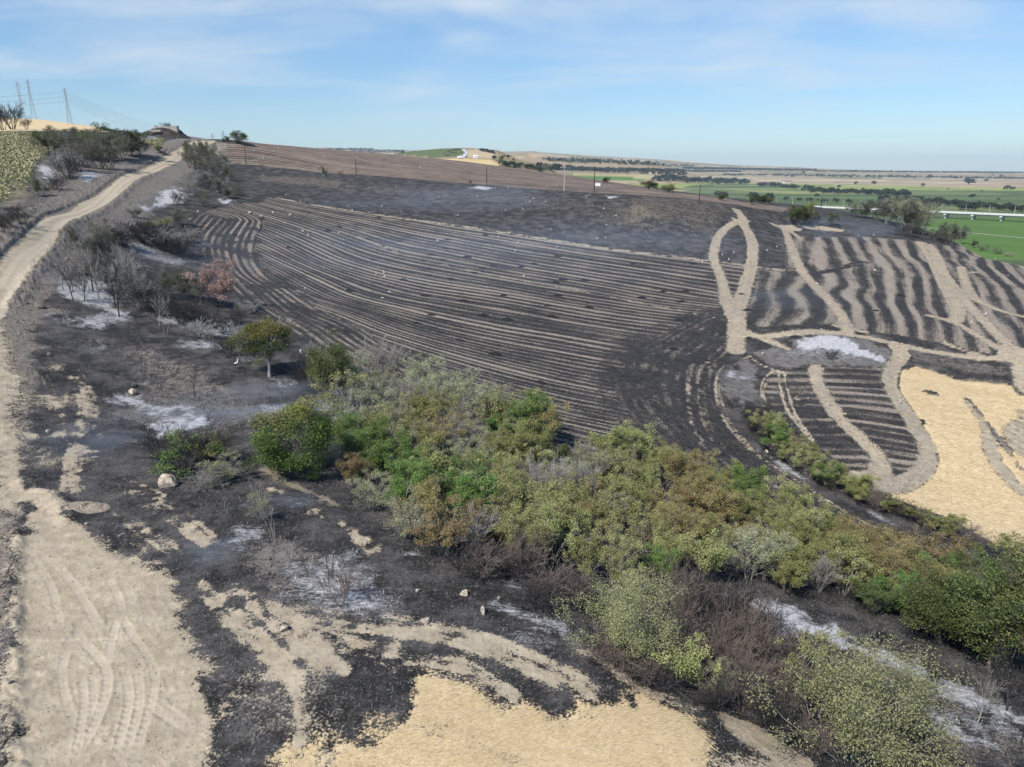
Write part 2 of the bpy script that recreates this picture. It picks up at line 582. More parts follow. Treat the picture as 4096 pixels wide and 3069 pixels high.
line('soil', 'P', [(774, 512), (864, 549), (969, 574), (1125, 606), (1281, 633), (1398, 657), (1560, 690)], 1.5, .6, 1.2, .6, .5, .5, patch=1)
line('soil', 'P', [(490, 560), (505, 600), (560, 650), (640, 700)], .8, .5, 1, .5, .5, .6, patch=1)
line('char', 'A', [(1600, 800), (1640, 740), (1620, 690)], 5, .9, 3, 2, .5)
line('soil', 'I', [(580, 265), (430, 310), (385, 400), (388, 520), (440, 640), (520, 750), (640, 850), (700, 890), (900, 1015), (1100, 1145), (1300, 1262), (1500, 1345)], .5, .7, .5, .2, .3, .3, patch=.6)
line('soil', 'I', [(590, 280), (460, 322), (412, 400), (415, 520), (465, 640), (545, 745), (650, 845)], .4, .6, .4, .2, .3, .3, patch=.6)
line('soil', 'I', [(560, 900), (700, 1000), (850, 1095), (1000, 1165), (1150, 1230)], .9, .5, .8, .3, .5, .3, patch=1)

# upper field over the bank: faint rows, brown
UPPER = [(430, 306), (520, 310), (600, 312), (700, 319), (850, 332), (1000, 349), (1200, 375), (1400, 405), (1600, 436), (1720, 450), (1690, 459), (1500, 432), (1410, 424),
         (1282, 418), (1218, 413), (1050, 400), (900, 388), (770, 378), (640, 366), (560, 358), (505, 354), (470, 335), (440, 325)]
area('stub', 'P', UPPER, 1, 3, 1, .5, reg=R_UPPER)
uidx = np.nonzero(REG == R_UPPER)[0]
TINT[uidx] = 1.0
_, d, t, _ = dist_line(smooth_line(gp('P', [(470, 358), (560, 360), (640, 367), (770, 379), (900, 389), (1050, 401), (1218, 414), (1282, 419), (1410, 425), (1500, 433), (1690, 460)]), 2), 0, nx[uidx], ny[uidx])
ROWU[uidx] = d / 7.0 + 80
ROWA[uidx] = t
area('soil', 'A', [(1290, 415), (1370, 420), (1480, 440), (1420, 470), (1400, 520), (1360, 510), (1340, 460)], .55, 5, 4, 2, .6)
line('soil', 'A', [(1440, 560), (1560, 545), (1680, 520), (1770, 512)], 3, .5, 2, 1, .8, .4, patch=1)
line('soil', 'B', [(1420, 270), (1350, 275), (1340, 285)], 1.2, .5, 1, .5, .5, .3)
# the bank: scattered pale grass and stones in the char
area('dry', 'A', [(1590, 640), (1800, 640), (2050, 655), (2212, 680), (2212, 740), (1950, 700), (1750, 680), (1600, 670)], .40, 5, 7, 3)
area('dry', 'B', [(600, 330), (900, 345), (1300, 370), (1800, 420), (2212, 440), (2212, 600), (1800, 520), (1400, 430), (900, 390), (640, 370)], .26, 8, 9, 4)
area('dry', 'C', [(0, 330), (300, 330), (600, 390), (560, 480), (480, 560), (300, 500), (0, 470)], .32, 8, 7, 4)
for pts in ([(1210, 345), (1260, 340), (1330, 350), (1290, 362)], [(1850, 395), (1875, 385), (1860, 405)], [(1960, 395), (2030, 392), (2040, 405), (1985, 405)]):
    area('ash', 'B', pts, .8, 3, 3, 2)

# right field: rows running away from the viewer
RIGHT = [(880, 520), (960, 545), (1180, 550), (1330, 545), (1500, 565), (1680, 588), (1800, 600), (1960, 625), (2110, 655), (2300, 690), (2300, 1240), (2120, 1230), (1950, 1205), (1750, 1150),
         (1550, 1110), (1400, 1090), (1250, 1065), (1040, 1060), (900, 1050), (670, 1075), (680, 950), (720, 860), (740, 740), (890, 740), (890, 640)]
area('stub', 'C', RIGHT, 1, 2.5, 1, .6, reg=R_RIGHT)
ridx = np.nonzero(REG == R_RIGHT)[0]
rowr = fit_rows([
    (-1, 'C', [(900, 560), (905, 700), (900, 850), (890, 1040)]),
    (0, 'C', [(1010, 590), (1022, 700), (1040, 850), (1040, 1040)]),
    (1, 'C', [(1130, 580), (1205, 690), (1240, 820), (1258, 930), (1262, 1050)]),
    (2, 'C', [(1205, 575), (1310, 720), (1350, 840), (1375, 950), (1385, 1070)]),
    (3, 'C', [(1300, 575), (1400, 700), (1450, 840), (1485, 960), (1500, 1080)]),
    (4, 'C', [(1385, 575), (1500, 710), (1560, 860), (1590, 980), (1600, 1100)]),
    (5, 'C', [(1480, 585), (1590, 710), (1650, 860), (1690, 990), (1710, 1110)]),
    (7, 'C', [(1680, 600), (1780, 740), (1840, 900), (1900, 1040), (1960, 1160)]),
    (9, 'C', [(1850, 625), (1960, 760), (2080, 920), (2180, 1060)]),
    (11, 'C', [(2000, 640), (2120, 740), (2240, 860)])])
ROWU[ridx] = rowr(ridx) / 2.7 + 120.09
TINT[ridx] = .65
ROWA[ridx] = nx[ridx] * .35 + ny[ridx] * .93
area('soil', 'C', [(880, 560), (920, 560), (960, 640), (960, 740), (900, 740)], .4, 3, 2, 1, .4)
area('dry', 'C', [(740, 1060), (690, 950), (720, 830), (880, 760), (900, 1040)], .15, 5, 5, 3)
line('char', 'C', [(1040, 760), (1130, 745), (1220, 715), (1330, 690)], 3, .9, 1.5, 1, .6)
line('char', 'C', [(1180, 1085), (1300, 1100), (1450, 1110), (1560, 1130), (1780, 1165), (1960, 1210)], 5, .95, 2, 1, .6)
line('char', 'C', [(660, 1060), (800, 1075), (950, 1050), (1150, 1050)], 4, .8, 2, 1, .6)
line('soil', 'C', [(1040, 745), (1200, 715), (1400, 690), (1660, 680)], .6, .6, .8, .4, .5, .3, patch=1)
line('soil', 'C', [(720, 722), (900, 735), (1000, 740)], 1.2, .7, 1, .4, .5, .4)
line('char', 'C', [(960, 520), (1150, 530), (1300, 545), (1420, 540)], 5, .9, 2, 1, .8)
area('stub', 'C', [(1000, 560), (1080, 545), (1200, 540), (1130, 560)], .6, 2, 1, .5)

# lower burnt plot with rows across
LOWER = [(650, 430), (690, 360), (760, 330), (950, 318), (1100, 322), (1300, 325), (1440, 320), (1470, 480), (1560, 620), (1640, 760), (1670, 880), (1600, 980), (1440, 1040), (1310, 1030), (1180, 930), (1000, 820), (860, 720), (760, 620), (680, 540)]
area('stub', 'I', LOWER, 1, 1.5, .6, .4, reg=R_LOWER)
lidx = np.nonzero(REG == R_LOWER)[0]
rowl = fit_rows([(0, 'I', [(760, 330), (1030, 340), (1390, 358)]), (1.5, 'I', [(720, 420), (1040, 425), (1410, 445)]), (3, 'I', [(740, 500), (1070, 505), (1450, 540)]),
                 (5, 'I', [(840, 640), (1140, 630), (1520, 690)]), (7, 'I', [(1000, 770), (1260, 755), (1600, 810)]), (9, 'I', [(1150, 880), (1350, 900), (1600, 940)])])
ROWU[lidx] = rowl(lidx) * .55 + 160
ROWA[lidx] = nx[lidx]
area('char', 'I', [(690, 400), (860, 350), (960, 420), (1050, 600), (1180, 760), (1290, 860), (1200, 920), (1000, 800), (840, 680), (720, 540)], .5, 4, 2, 1)
area('char', 'I', [(1330, 1000), (1390, 930), (1540, 930), (1500, 1010), (1440, 1035)], .9, 1, .6, .5)
for pts in ([(690, 420), (665, 470), (685, 540), (730, 610)], [(760, 345), (770, 450), (800, 570), (880, 680), (960, 765)], [(790, 350), (810, 450), (842, 570), (900, 675), (975, 760)], [(590, 260), (650, 310), (760, 345), (800, 370)], [(760, 340), (700, 360), (655, 420), (660, 500)]):
    line('soil', 'I', pts, .55, .75, .4, .15, .2, .35)
area('soil', 'I', [(840, 470), (890, 480), (880, 520), (850, 510)], .6, 1, .8, .4, .4)
# straw field at the right
GOLDR = [(1480, 345), (1560, 320), (1680, 350), (1800, 390), (1960, 410), (2140, 430), (2170, 480), (2300, 520), (2300, 1400), (2060, 1380), (1900, 1290), (1750, 1210), (1540, 1130), (1400, 1080), (1530, 1060), (1640, 980), (1700, 880), (1640, 740), (1560, 600), (1460, 460)]
area('straw', 'I', GOLDR, 1, .8, .5, .4, reg=R_STUB)
gidx = np.nonzero(REG == R_STUB)[0]
rowg = fit_rows([(0, 'I', [(1480, 360), (1700, 385), (2150, 450)]), (3, 'I', [(1500, 480), (1800, 515), (2180, 570)]), (6, 'I', [(1600, 640), (1850, 665), (2200, 720)]),
                 (9, 'I', [(1700, 830), (1900, 870), (2200, 930)]), (12, 'I', [(1500, 1070), (1800, 1100), (2200, 1200)]), (14, 'I', [(1700, 1180), (1950, 1260), (2200, 1340)])])
ROWU[gidx] = rowg(gidx) + 200
ROWA[gidx] = nx[gidx]
area('char', 'I', [(1600, 460), (1660, 458), (1700, 475), (1728, 490), (1690, 496), (1640, 485)], 1, .4, .3, .25)
area('char', 'I', [(1580, 628), (1615, 626), (1650, 655), (1620, 665), (1590, 650)], 1, .4, .3, .25)
area('soil', 'I', [(2212, 590), (2140, 640), (2090, 700), (2100, 780), (2170, 850), (2300, 900), (2300, 580)], .75, 2, 1.5, .8, .75)
line('soil', 'I', [(1870, 510), (1920, 580), (1990, 680), (2010, 780), (2040, 880), (2120, 980), (2212, 1060)], 1.2, .8, .8, .5, .4, .7, w2=3)
line('grey', 'I', [(1890, 520), (1960, 610), (2060, 730), (2110, 800), (2180, 900), (2230, 970)], .9, .8, .6, .5, .5, .5, patch=.6)
area('soil', 'I', [(2110, 310), (2230, 310), (2230, 500), (2150, 440)], .8, 1.5, 1, .6, .45)
# dark bank under the track
area('char', 'I', [(1530, 230), (1700, 240), (1850, 270), (2110, 310), (2130, 430), (1960, 408), (1800, 388), (1680, 345), (1560, 310)], 1, 1.2, .8, .5)
area('grey', 'I', [(1530, 235), (1700, 245), (1850, 280), (2110, 320), (2120, 380), (1900, 360), (1700, 310), (1560, 290)], .45, 2, 2, 1.5, .7)

# ash hollow between the tracks
area('grey', 'I', [(620, 240), (760, 190), (880, 150), (1120, 135), (1280, 150), (1400, 220), (1470, 290), (1420, 325), (1100, 320), (950, 316), (760, 330), (680, 300)], .8, 1.5, 1.2, .8, 1)
area('grey', 'I', [(430, 340), (520, 280), (600, 280), (640, 340), (640, 420), (640, 500), (640, 560), (560, 600), (470, 560), (420, 440)], .75, 1.5, 1.2, .8, 1)
area('char', 'I', [(560, 560), (660, 520), (740, 600), (860, 700), (1000, 820), (1180, 930), (1330, 1040), (1380, 1090), (1200, 1080), (980, 980), (800, 860), (640, 760), (540, 660)], .9, 2, 1.5, .8)
area('ash', 'I', [(890, 165), (960, 145), (1120, 140), (1180, 170), (1240, 215), (1330, 240), (1430, 290), (1380, 300), (1260, 265), (1120, 230), (980, 215), (880, 205)], .85, 1.5, 1.6, 1.2)
area('ash', 'I', [(960, 215), (1250, 260), (1200, 300), (960, 270), (800, 260), (820, 220)], .35, 2, 2, 1.5)
area('ash', 'I', [(450, 335), (520, 340), (500, 375), (620, 380), (600, 400), (470, 385)], .7, 1.2, 1.5, 1)
area('ash', 'I', [(640, 820), (720, 850), (830, 910), (930, 990), (880, 985), (760, 900)], .7, 1, 1, .8)
line('ash', 'I', [(1300, 1180), (1400, 1240), (1440, 1255)], .8, .6, 1, .6, .5)

# bulldozed fire breaks
PATH = dict(edge=1.2, wob=.28, fine=.38, tint=.5, reg=R_TRACK)
line('soil', 'C', [(640, 462), (600, 478), (550, 510), (510, 560), (488, 640), (498, 700), (530, 760), (552, 850), (562, 920), (595, 995)], 2.6, **PATH)
line('soil', 'C', [(615, 400), (655, 450), (655, 490), (688, 530), (712, 600), (704, 680), (692, 740), (664, 830), (642, 900), (622, 980), (618, 1080), (612, 1185)], 3.3, w2=3.2, **PATH)
line('soil', 'C', [(600, 450), (640, 475), (680, 462)], 2.0, **PATH)
line('soil', 'C', [(820, 483), (885, 505), (905, 560), (930, 630), (968, 720), (1020, 790), (1100, 870), (1180, 960), (1220, 1030), (1235, 1080)], 2.6, **PATH)
line('soil', 'C', [(900, 500), (950, 545), (975, 565)], 2.2, **PATH)
area('soil', 'C', [(860, 485), (930, 490), (990, 515), (930, 520), (880, 515)], 1, 1, .6, .4, .2)
area('soil', 'C', [(980, 492), (1060, 488), (1130, 500), (1215, 515), (1210, 524), (1100, 515), (1010, 508)], .95, 1, .6, .5, .2)
line('soil', 'C', [(650, 1088), (760, 1108), (850, 1095), (1000, 1080), (1150, 1082), (1280, 1098), (1400, 1122), (1560, 1160), (1750, 1195), (1950, 1225), (2250, 1235)], 2.1, **PATH)
line('soil', 'C', [(665, 1078), (760, 1115), (895, 1168)], 1.7, **PATH)
line('soil', 'C', [(1170, 1045), (1260, 1062), (1330, 1078)], 1.6, **PATH)
line('soil', 'C', [(1655, 588), (1710, 650), (1745, 740), (1785, 830), (1830, 920), (1850, 980), (1830, 1020)], 6.0, w2=3., **PATH)
line('soil', 'C', [(1720, 690), (1800, 800), (1880, 900), (1960, 990), (2060, 1090), (2130, 1160), (2250, 1210)], 2.6, **PATH)
line('soil', 'C', [(1860, 720), (1875, 780), (1895, 830), (1930, 890), (2000, 930), (2100, 970), (2280, 1010)], 2.3, **PATH)
line('soil', 'C', [(1860, 765), (1940, 745), (2060, 755), (2240, 780)], .7, .7, .6, .2, .3, .3, patch=.5)
line('soil', 'C', [(1685, 988), (1800, 1018), (1900, 1062), (2000, 1130), (2100, 1185)], 1.9, **PATH)
line('soil', 'C', [(1770, 1140), (1880, 1180), (1990, 1215)], 1.4, **PATH)
area('soil', 'C', [(2090, 1150), (2230, 1170), (2280, 1260), (2050, 1235)], .95, 1, .8, .5, .35, reg=R_TRACK)
area('soil', 'C', [(1850, 650), (1900, 660), (1960, 760), (1990, 830), (1940, 820), (1900, 740)], .5, 3, 2, 1, .2)
line('soil', 'I', [(985, 322), (975, 390), (1010, 460), (1060, 550), (1130, 640), (1200, 700), (1280, 780), (1350, 850), (1372, 920), (1340, 970), (1240, 985)], 2.0, w2=2.6, **PATH)
PATH2 = dict(PATH, tint=.8)
line('soil', 'I', [(1490, 250), (1430, 330), (1410, 400), (1450, 490), (1520, 590), (1580, 690), (1640, 790), (1650, 870), (1610, 940), (1530, 1010), (1430, 1040), (1320, 1020), (1230, 985)], 2.5, w2=2.7, **PATH2)
area('soil', 'I', [(1400, 190), (1510, 200), (1525, 250), (1500, 300), (1430, 310), (1470, 270), (1440, 230)], 1, .8, .6, .4, .3, reg=R_TRACK)

# --- dirt road on the left ---------------------------------------------------
area('grey', 'P', [(-80, 800), (-80, 560), (30, 470), (130, 420), (260, 352), (380, 300), (470, 300), (460, 325), (420, 350), (370, 400), (300, 440), (220, 490), (150, 540), (120, 620), (80, 720), (70, 860)], .8, 3, 2.5, 1, .5)
ROADP = [(-90, 660), (-40, 608), (0, 575), (60, 503), (110, 468), (171, 440), (240, 400), (290, 372), (340, 345), (390, 318), (420, 304), (468, 304), (445, 318), (402, 336), (348, 367), (272, 410), (203, 455), (138, 497), (102, 553), (58, 608), (22, 652), (0, 715), (-90, 900)]
area('soil', 'P', ROADP, 1, 1.5, .5, .4, .28, reg=R_ROAD)
# graded strip down the left edge
area('grey', 'P', [(-90, 700), (12, 690), (30, 760), (60, 820), (75, 880), (60, 950), (40, 1010), (50, 1090), (80, 1160), (40, 1200), (34, 1300), (28, 1657), (-200, 1657)], .9, 2, 1.2, .6, .12)
area('soil', 'P', [(-90, 720), (8, 700), (34, 800), (62, 900), (52, 980), (36, 1060), (30, 1150), (-90, 1150)], .55, 3, 2, 1, .35)
area('soil', 'P', [(-90, 720), (4, 700), (12, 780), (10, 900), (-10, 1010), (-90, 1100)], .8, 2, 1, .6, .3, reg=R_ROAD)
line('soil', 'D', [(20, 1290), (60, 1400), (80, 1500), (90, 1657)], 1.2, .8, .8, .5, .4, .2)
area('soil', 'D', [(240, 840), (400, 830), (410, 880), (280, 900)], .6, 1.5, 1, .6, .4)
area('soil', 'D', [(200, 1030), (480, 1020), (640, 1060), (480, 1090), (220, 1090)], .5, 2, 1.5, .8, .4)
for pts, w, a in (([(400, 900), (500, 960), (540, 1080), (520, 1200), (480, 1320), (430, 1460), (440, 1600)], 1.3, .62), ([(340, 1080), (380, 1160), (350, 1250)], .9, .45), ([(600, 1080), (590, 1250), (560, 1400)], .8, .35),
                  ([(180, 1275), (300, 1270), (480, 1255)], .7, .7), ([(280, 1380), (290, 1450)], 1.5, .5)):
    line('soil', 'D', pts, w, a, .8, .4, .6, .35, patch=1.2)

# --- foreground --------------------------------------------------------------
TAN = [(40, 330), (150, 330), (110, 220), (112, 120), (180, 100), (290, 130), (350, 180), (370, 255), (470, 320), (600, 385), (700, 430), (860, 510), (970, 590), (1040, 700), (1080, 850), (1150, 1000), (1180, 1120), (1230, 1230), (1260, 1330), (1240, 1420), (1240, 1800), (70, 1800), (60, 1200), (70, 430)]
area('soil', 'F', TAN, 1, 1.3, 1.0, .5, .18, reg=R_BARE)
STRAW = [(1210, 1420), (1300, 1460), (1420, 1440), (1560, 1470), (1700, 1450), (1900, 1480), (1990, 1330)]
area('straw', 'G', [(20, 1390), (180, 1420), (300, 1435), (440, 1440), (560, 1340), (640, 1240), (650, 1080), (760, 1010), (850, 1055), (1000, 1080), (1100, 1150), (1200, 1230), (1330, 1200), (1480, 1265), (1600, 1230), (1615, 1120), (1700, 1180), (1860, 1185), (1960, 1120), (2060, 1130),
                   (2200, 1215), (2330, 1300), (2420, 1420), (2480, 1540), (2660, 1800), (-120, 1800), (-90, 1450)], 1, 2.0, .6, .4, reg=R_STUB)
fg = np.nonzero((REG == R_STUB) & (ny < 50) & (nx < 15))[0]
ROWU[fg] = (ny[fg] * .93 + nx[fg] * .30) / 1.6 + 240
ROWA[fg] = nx[fg] * .93 - ny[fg] * .3
area('soil', 'H', [(540, 1250), (640, 1290), (760, 1330), (840, 1400), (1000, 1500), (1100, 1700), (700, 1700), (780, 1500), (600, 1370)], .9, .8, .5, .4, .12)
area('soil', 'H', [(60, 1120), (300, 1180), (420, 1230), (330, 1260), (150, 1180)], .5, .8, .6, .4, .1)
area('soil', 'H', [(450, 1460), (720, 1480), (800, 1600), (400, 1600)], .55, 1, .6, .4, .1)
for pts, a in (([(150, 1500), (180, 1657), (190, 1800)], .6), ([(1500, 1240), (1800, 1330), (2100, 1470)], .35), ([(700, 1330), (1000, 1420), (1300, 1560)], .35)):
    line('soil', 'G', pts, 1.0, a, .8, .4, .4, .1, patch=1)
# burnt tongues in the straw and in the soil
area('char', 'G', [(520, 1010), (640, 990), (640, 1150), (600, 1280), (520, 1350), (440, 1440), (370, 1450), (300, 1400), (290, 1280), (240, 1180), (360, 1100)], .8, .6, .5, .5)
area('straw', 'G', [(370, 1300), (440, 1280), (500, 1350), (440, 1400), (380, 1400)], .42, 1.2, .8, .6)
area('char', 'G', [(1270, 1000), (1450, 1040), (1560, 1110), (1610, 1200), (1580, 1250), (1490, 1240), (1380, 1150)], .85, .5, .4, .4)
area('char', 'G', [(1940, 1160), (1990, 1200), (1995, 1250), (1950, 1230)], .9, .4, .3, .3)
for pts in ([(960, 760), (1020, 780), (1000, 830), (1040, 900), (1060, 970), (1030, 960), (1000, 850)], [(1130, 1130), (1240, 1150), (1280, 1200), (1240, 1300), (1220, 1370), (1170, 1300), (1150, 1220)], [(110, 160), (190, 150), (200, 210), (120, 240)]):
    area('char', 'F', pts, .8, .5, .4, .5)
# half burnt stubble: mottled
area('soil', 'F', [(1290, 1150), (1400, 1080), (1560, 1070), (1700, 1110), (1830, 1130), (1930, 1260), (1960, 1400), (1850, 1480), (1600, 1480), (1420, 1520), (1290, 1400), (1260, 1280)], .32, 1.6, .6, .3, .1)
for pts, w, a in (([(690, 90), (850, 170), (1000, 260), (1100, 340), (1180, 390)], 1.3, .55), ([(790, 90), (900, 140), (1040, 210), (1120, 270)], .8, .4), ([(590, 230), (680, 290), (760, 350), (860, 420), (960, 490)], 1.0, .6), ([(700, 240), (820, 310), (950, 390), (1030, 440)], .7, .42),
                  ([(1060, 310), (1130, 340), (1180, 385)], 1.2, .8), ([(1140, 620), (1220, 700), (1330, 790), (1420, 850), (1520, 950), (1600, 1060), (1640, 1120)], .75, .8), ([(1170, 700), (1250, 810), (1340, 900), (1440, 1000), (1560, 1080), (1650, 1150)], .7, .7),
                  ([(1350, 880), (1480, 960), (1580, 1050)], 1.0, .6), ([(1375, 640), (1440, 750), (1520, 830), (1620, 900), (1740, 1000), (1830, 1130)], .45, .85), ([(1430, 680), (1540, 740), (1650, 820), (1770, 930), (1850, 1030), (1980, 1110)], .35, .75), ([(1650, 920), (1740, 1000), (1800, 1060)], .9, .7),
                  ([(1230, 690), (1300, 655), (1370, 645)], .4, .6), ([(1560, 1090), (1640, 1150), (1690, 1240), (1700, 1400), (1720, 1600)], .9, .6)):
    line('soil', 'F', pts, w, a * .42, .8, .2, .4, .2, patch=1.0)
    streaks('F', pts, 6, 26 + 26 * w, a * .85, int(pts[0][0] + pts[0][1]))
line('soil', 'G', [(-60, 690), (150, 705), (400, 725), (700, 765), (900, 800), (1100, 860), (1250, 920), (1400, 990), (1600, 1070), (1750, 1150)], 2.4, .24, 1.6, .4, .3, .25, patch=.8)
for sd_, (pts, n, spr, a) in enumerate((([(-60, 690), (150, 705), (400, 725), (700, 765), (900, 800), (1100, 860), (1250, 920), (1400, 990), (1600, 1070), (1750, 1150)], 13, 70, .6), ([(50, 830), (300, 860), (560, 890)], 6, 46, .5), ([(640, 960), (800, 990), (1000, 1020), (1130, 1100), (1250, 1190)], 7, 52, .55), ([(-200, 640), (0, 690), (200, 760), (420, 900), (560, 1000)], 6, 40, .5), ([(-100, 480), (120, 600), (300, 640), (520, 650)], 6, 50, .35))):
    streaks('G', pts, n, spr, a, 500 + sd_)
for sd_, (pts, n, spr, a) in enumerate((([(400, 900), (500, 960), (540, 1080), (520, 1200), (480, 1320), (430, 1460), (440, 1600)], 7, 60, .6), ([(300, 900), (360, 1000), (350, 1180), (330, 1300)], 4, 50, .5), ([(620, 940), (640, 1100), (600, 1300), (560, 1450)], 4, 50, .4), ([(720, 1560), (840, 1600), (980, 1660)], 7, 50, .7))):
    streaks('D', pts, n, spr, a, 600 + sd_)
line('soil', 'G', [(740, 760), (950, 770), (1100, 820), (1200, 860)], .5, .6, .6, .3, .4, .05)
line('soil', 'G', [(50, 830), (300, 860), (560, 890)], 1.2, .22, 1.0, .5, .8, .25, patch=1)
line('soil', 'G', [(640, 960), (800, 990), (1000, 1020), (1130, 1100), (1250, 1190)], 1.6, .26, 1.4, .4, .3, .15, patch=.8)
line('soil', 'G', [(1250, 930), (1450, 1010), (1650, 1100), (1800, 1150)], 1.4, .26, 1.4, .4, .3, .15, patch=.8)
line('soil', 'G', [(1660, 900), (1760, 930), (1880, 1010), (1960, 1090), (2100, 1150)], .9, .7, .7, .4, .4, .15)
line('soil', 'G', [(20, 55), (130, 100), (230, 140), (310, 190), (370, 250), (420, 310)], .7, .75, .7, .5, .6, .15, patch=1)
line('dry', 'E', [(240, 1080), (340, 1140), (460, 1180), (600, 1240), (700, 1290)], 1.0, .8, .8, .4, .5)
for x, y in ((280, 1200), (350, 1215), (460, 1290), (570, 1330), (660, 1380), (740, 1420), (820, 1490)):
    area('soil', 'E', [(x - 30, y - 10), (x + 20, y - 12), (x + 36, y + 6), (x, y + 14)], .85, .5, .4, .4, .15)
# grey ash veil on the slope, white ash spots
area('grey', 'G', [(-250, 210), (-60, 220), (180, 330), (330, 470), (480, 620), (420, 655), (220, 640), (0, 600), (-200, 520), (-320, 330)], .7, 3, 2.0, 1.0, 1)
area('ash', 'G', [(0, 380), (60, 400), (200, 330), (300, 460), (430, 610), (480, 645), (330, 640), (180, 600), (40, 510)], .72, 3, 2.0, 1.0)
area('ash', 'F', [(1350, 300), (1480, 300), (1530, 330), (1420, 370), (1390, 420), (1330, 380)], .5, 1.2, 1, 1)
area('grey', 'D', [(600, 700), (900, 690), (1100, 800), (1400, 950), (1600, 1060), (1750, 1150), (1600, 1250), (1350, 1250), (1150, 1300), (900, 1300), (700, 1200), (640, 1060), (800, 940)], .5, 5, 4, 2, 1)
area('ash', 'D', [(640, 1070), (700, 1010), (790, 990), (860, 1040), (960, 1080), (1160, 1100), (1170, 1160), (1080, 1120), (960, 1130), (850, 1110), (760, 1090)], .72, 1.6, 1.8, 1.3)
area('ash', 'D', [(880, 1210), (980, 1190), (1100, 1180), (1200, 1180), (1225, 1210), (1100, 1245), (980, 1290), (900, 1265)], .85, 1.2, 1.2, 1)
area('ash', 'D', [(920, 1130), (1060, 1150), (1180, 1170), (1060, 1190), (950, 1170)], .5, 1.5, 1.2, 1.2)
area('ash', 'D', [(880, 920), (940, 925), (900, 965), (840, 970)], .5, 1.2, 1, 1)
for pts, a in (([(340, 350), (420, 330), (540, 320), (640, 350), (700, 420), (720, 540), (600, 500), (500, 470), (380, 440)], .7), ([(430, 570), (560, 560), (750, 550), (740, 580), (560, 585)], .6),
               ([(880, 540), (1060, 570), (1250, 580), (1400, 590), (1460, 640), (1350, 680), (1150, 620), (960, 590)], .6), ([(560, 740), (680, 730), (640, 750)], .5), ([(1230, 730), (1330, 720), (1390, 735), (1280, 750)], .6),
               ([(1640, 920), (1700, 930), (1760, 980), (1690, 975)], .55), ([(1600, 1090), (1700, 1100), (1720, 1125), (1640, 1120)], .6), ([(1880, 1090), (2000, 1060), (2080, 1110), (2060, 1160), (1920, 1140)], .5), ([(570, 610), (620, 600), (600, 625)], .7),
               ([(280, 540), (330, 560), (420, 600), (340, 590)], .6), ([(1440, 800), (1600, 900), (1750, 1030), (1700, 1020), (1560, 900)], .3), ([(1100, 700), (1200, 710), (1180, 740), (1120, 730)], .5)):
    area('ash', 'D', pts, a, 2, 2.2, 1.6)
for pts, a in (([(245, 575), (300, 565), (345, 585), (350, 650), (300, 680), (255, 650)], .75), ([(480, 600), (560, 610), (650, 630), (620, 655), (560, 690), (500, 660)], .75), ([(1010, 745), (1080, 710), (1150, 720), (1180, 770), (1120, 810), (1030, 830), (920, 860), (890, 840), (980, 800)], .8),
               ([(1380, 800), (1440, 785), (1490, 795), (1430, 820)], .8), ([(580, 960), (640, 965), (660, 980), (600, 975)], .7), ([(780, 1060), (860, 1040), (950, 1060), (1020, 1130), (1190, 1185), (1140, 1210), (1000, 1190), (880, 1150)], .7),
               ([(1230, 1075), (1290, 1065), (1280, 1090)], .6), ([(150, 360), (300, 370), (420, 372), (300, 382)], .6), ([(830, 385), (980, 390), (1000, 405), (860, 402)], .6)):
    area('ash', 'A', pts, a, 3, 3, 2)
area('grey', 'A', [(330, 1030), (600, 930), (900, 860), (1180, 900), (1240, 1000), (1240, 1200), (1000, 1260), (330, 1260)], .3, 4, 4, 2, 1)
area('grey', 'H', [(600, 620), (900, 700), (1400, 900), (1800, 1090), (2250, 1300), (2250, 1600), (1900, 1551), (1500, 1300), (1100, 1000), (760, 800)], .42, 2, 1.5, 1.2, 1)
for pts, a in (([(600, 600), (680, 610), (790, 645), (960, 690), (990, 720), (1180, 790), (1260, 860), (1400, 895), (1600, 985), (1560, 1000), (1400, 960), (1230, 900), (1060, 840), (880, 790), (700, 690)], .72),
               ([(1600, 990), (1800, 1080), (2000, 1160), (2250, 1290), (2250, 1330), (2050, 1270), (1820, 1170), (1600, 1060), (1400, 970)], .55), ([(1690, 1250), (1760, 1260), (1850, 1340), (1990, 1400), (2000, 1450), (1860, 1420), (1740, 1370), (1610, 1330)], .6),
               ([(240, 440), (300, 440), (440, 500), (420, 520)], .7), ([(800, 690), (960, 680), (970, 720), (880, 720)], .7), ([(830, 780), (960, 800), (960, 830), (850, 810)], .65), ([(1060, 760), (1170, 780), (1230, 830), (1120, 820)], .7), ([(1930, 1290), (2212, 1330), (2212, 1400), (2000, 1340)], .4)):
    area('ash', 'H', pts, min(1, a * 1.25), 1.2, 1.4, 1.1)
for pts, a in (([(1060, 605), (1110, 600), (1160, 615), (1260, 650), (1380, 680), (1370, 700), (1250, 665), (1120, 625)], .75), ([(1400, 690), (1500, 720), (1600, 790), (1580, 800), (1470, 740)], .65), ([(620, 310), (720, 320), (780, 350), (700, 345)], .6), ([(1250, 450), (1340, 420), (1400, 480), (1350, 540), (1260, 520)], .4), ([(1070, 690), (1250, 760), (1450, 830), (1620, 850), (1500, 880), (1300, 830)], .25)):
    area('ash', 'G', pts, a, 1., 1.0, .9)
for pts in ([(1000, 1230), (1090, 1205), (1140, 1240), (1040, 1280)], [(1240, 1310), (1330, 1290), (1350, 1300), (1260, 1340)]):
    area('ash', 'E', pts, .7, 1, 1, .8)

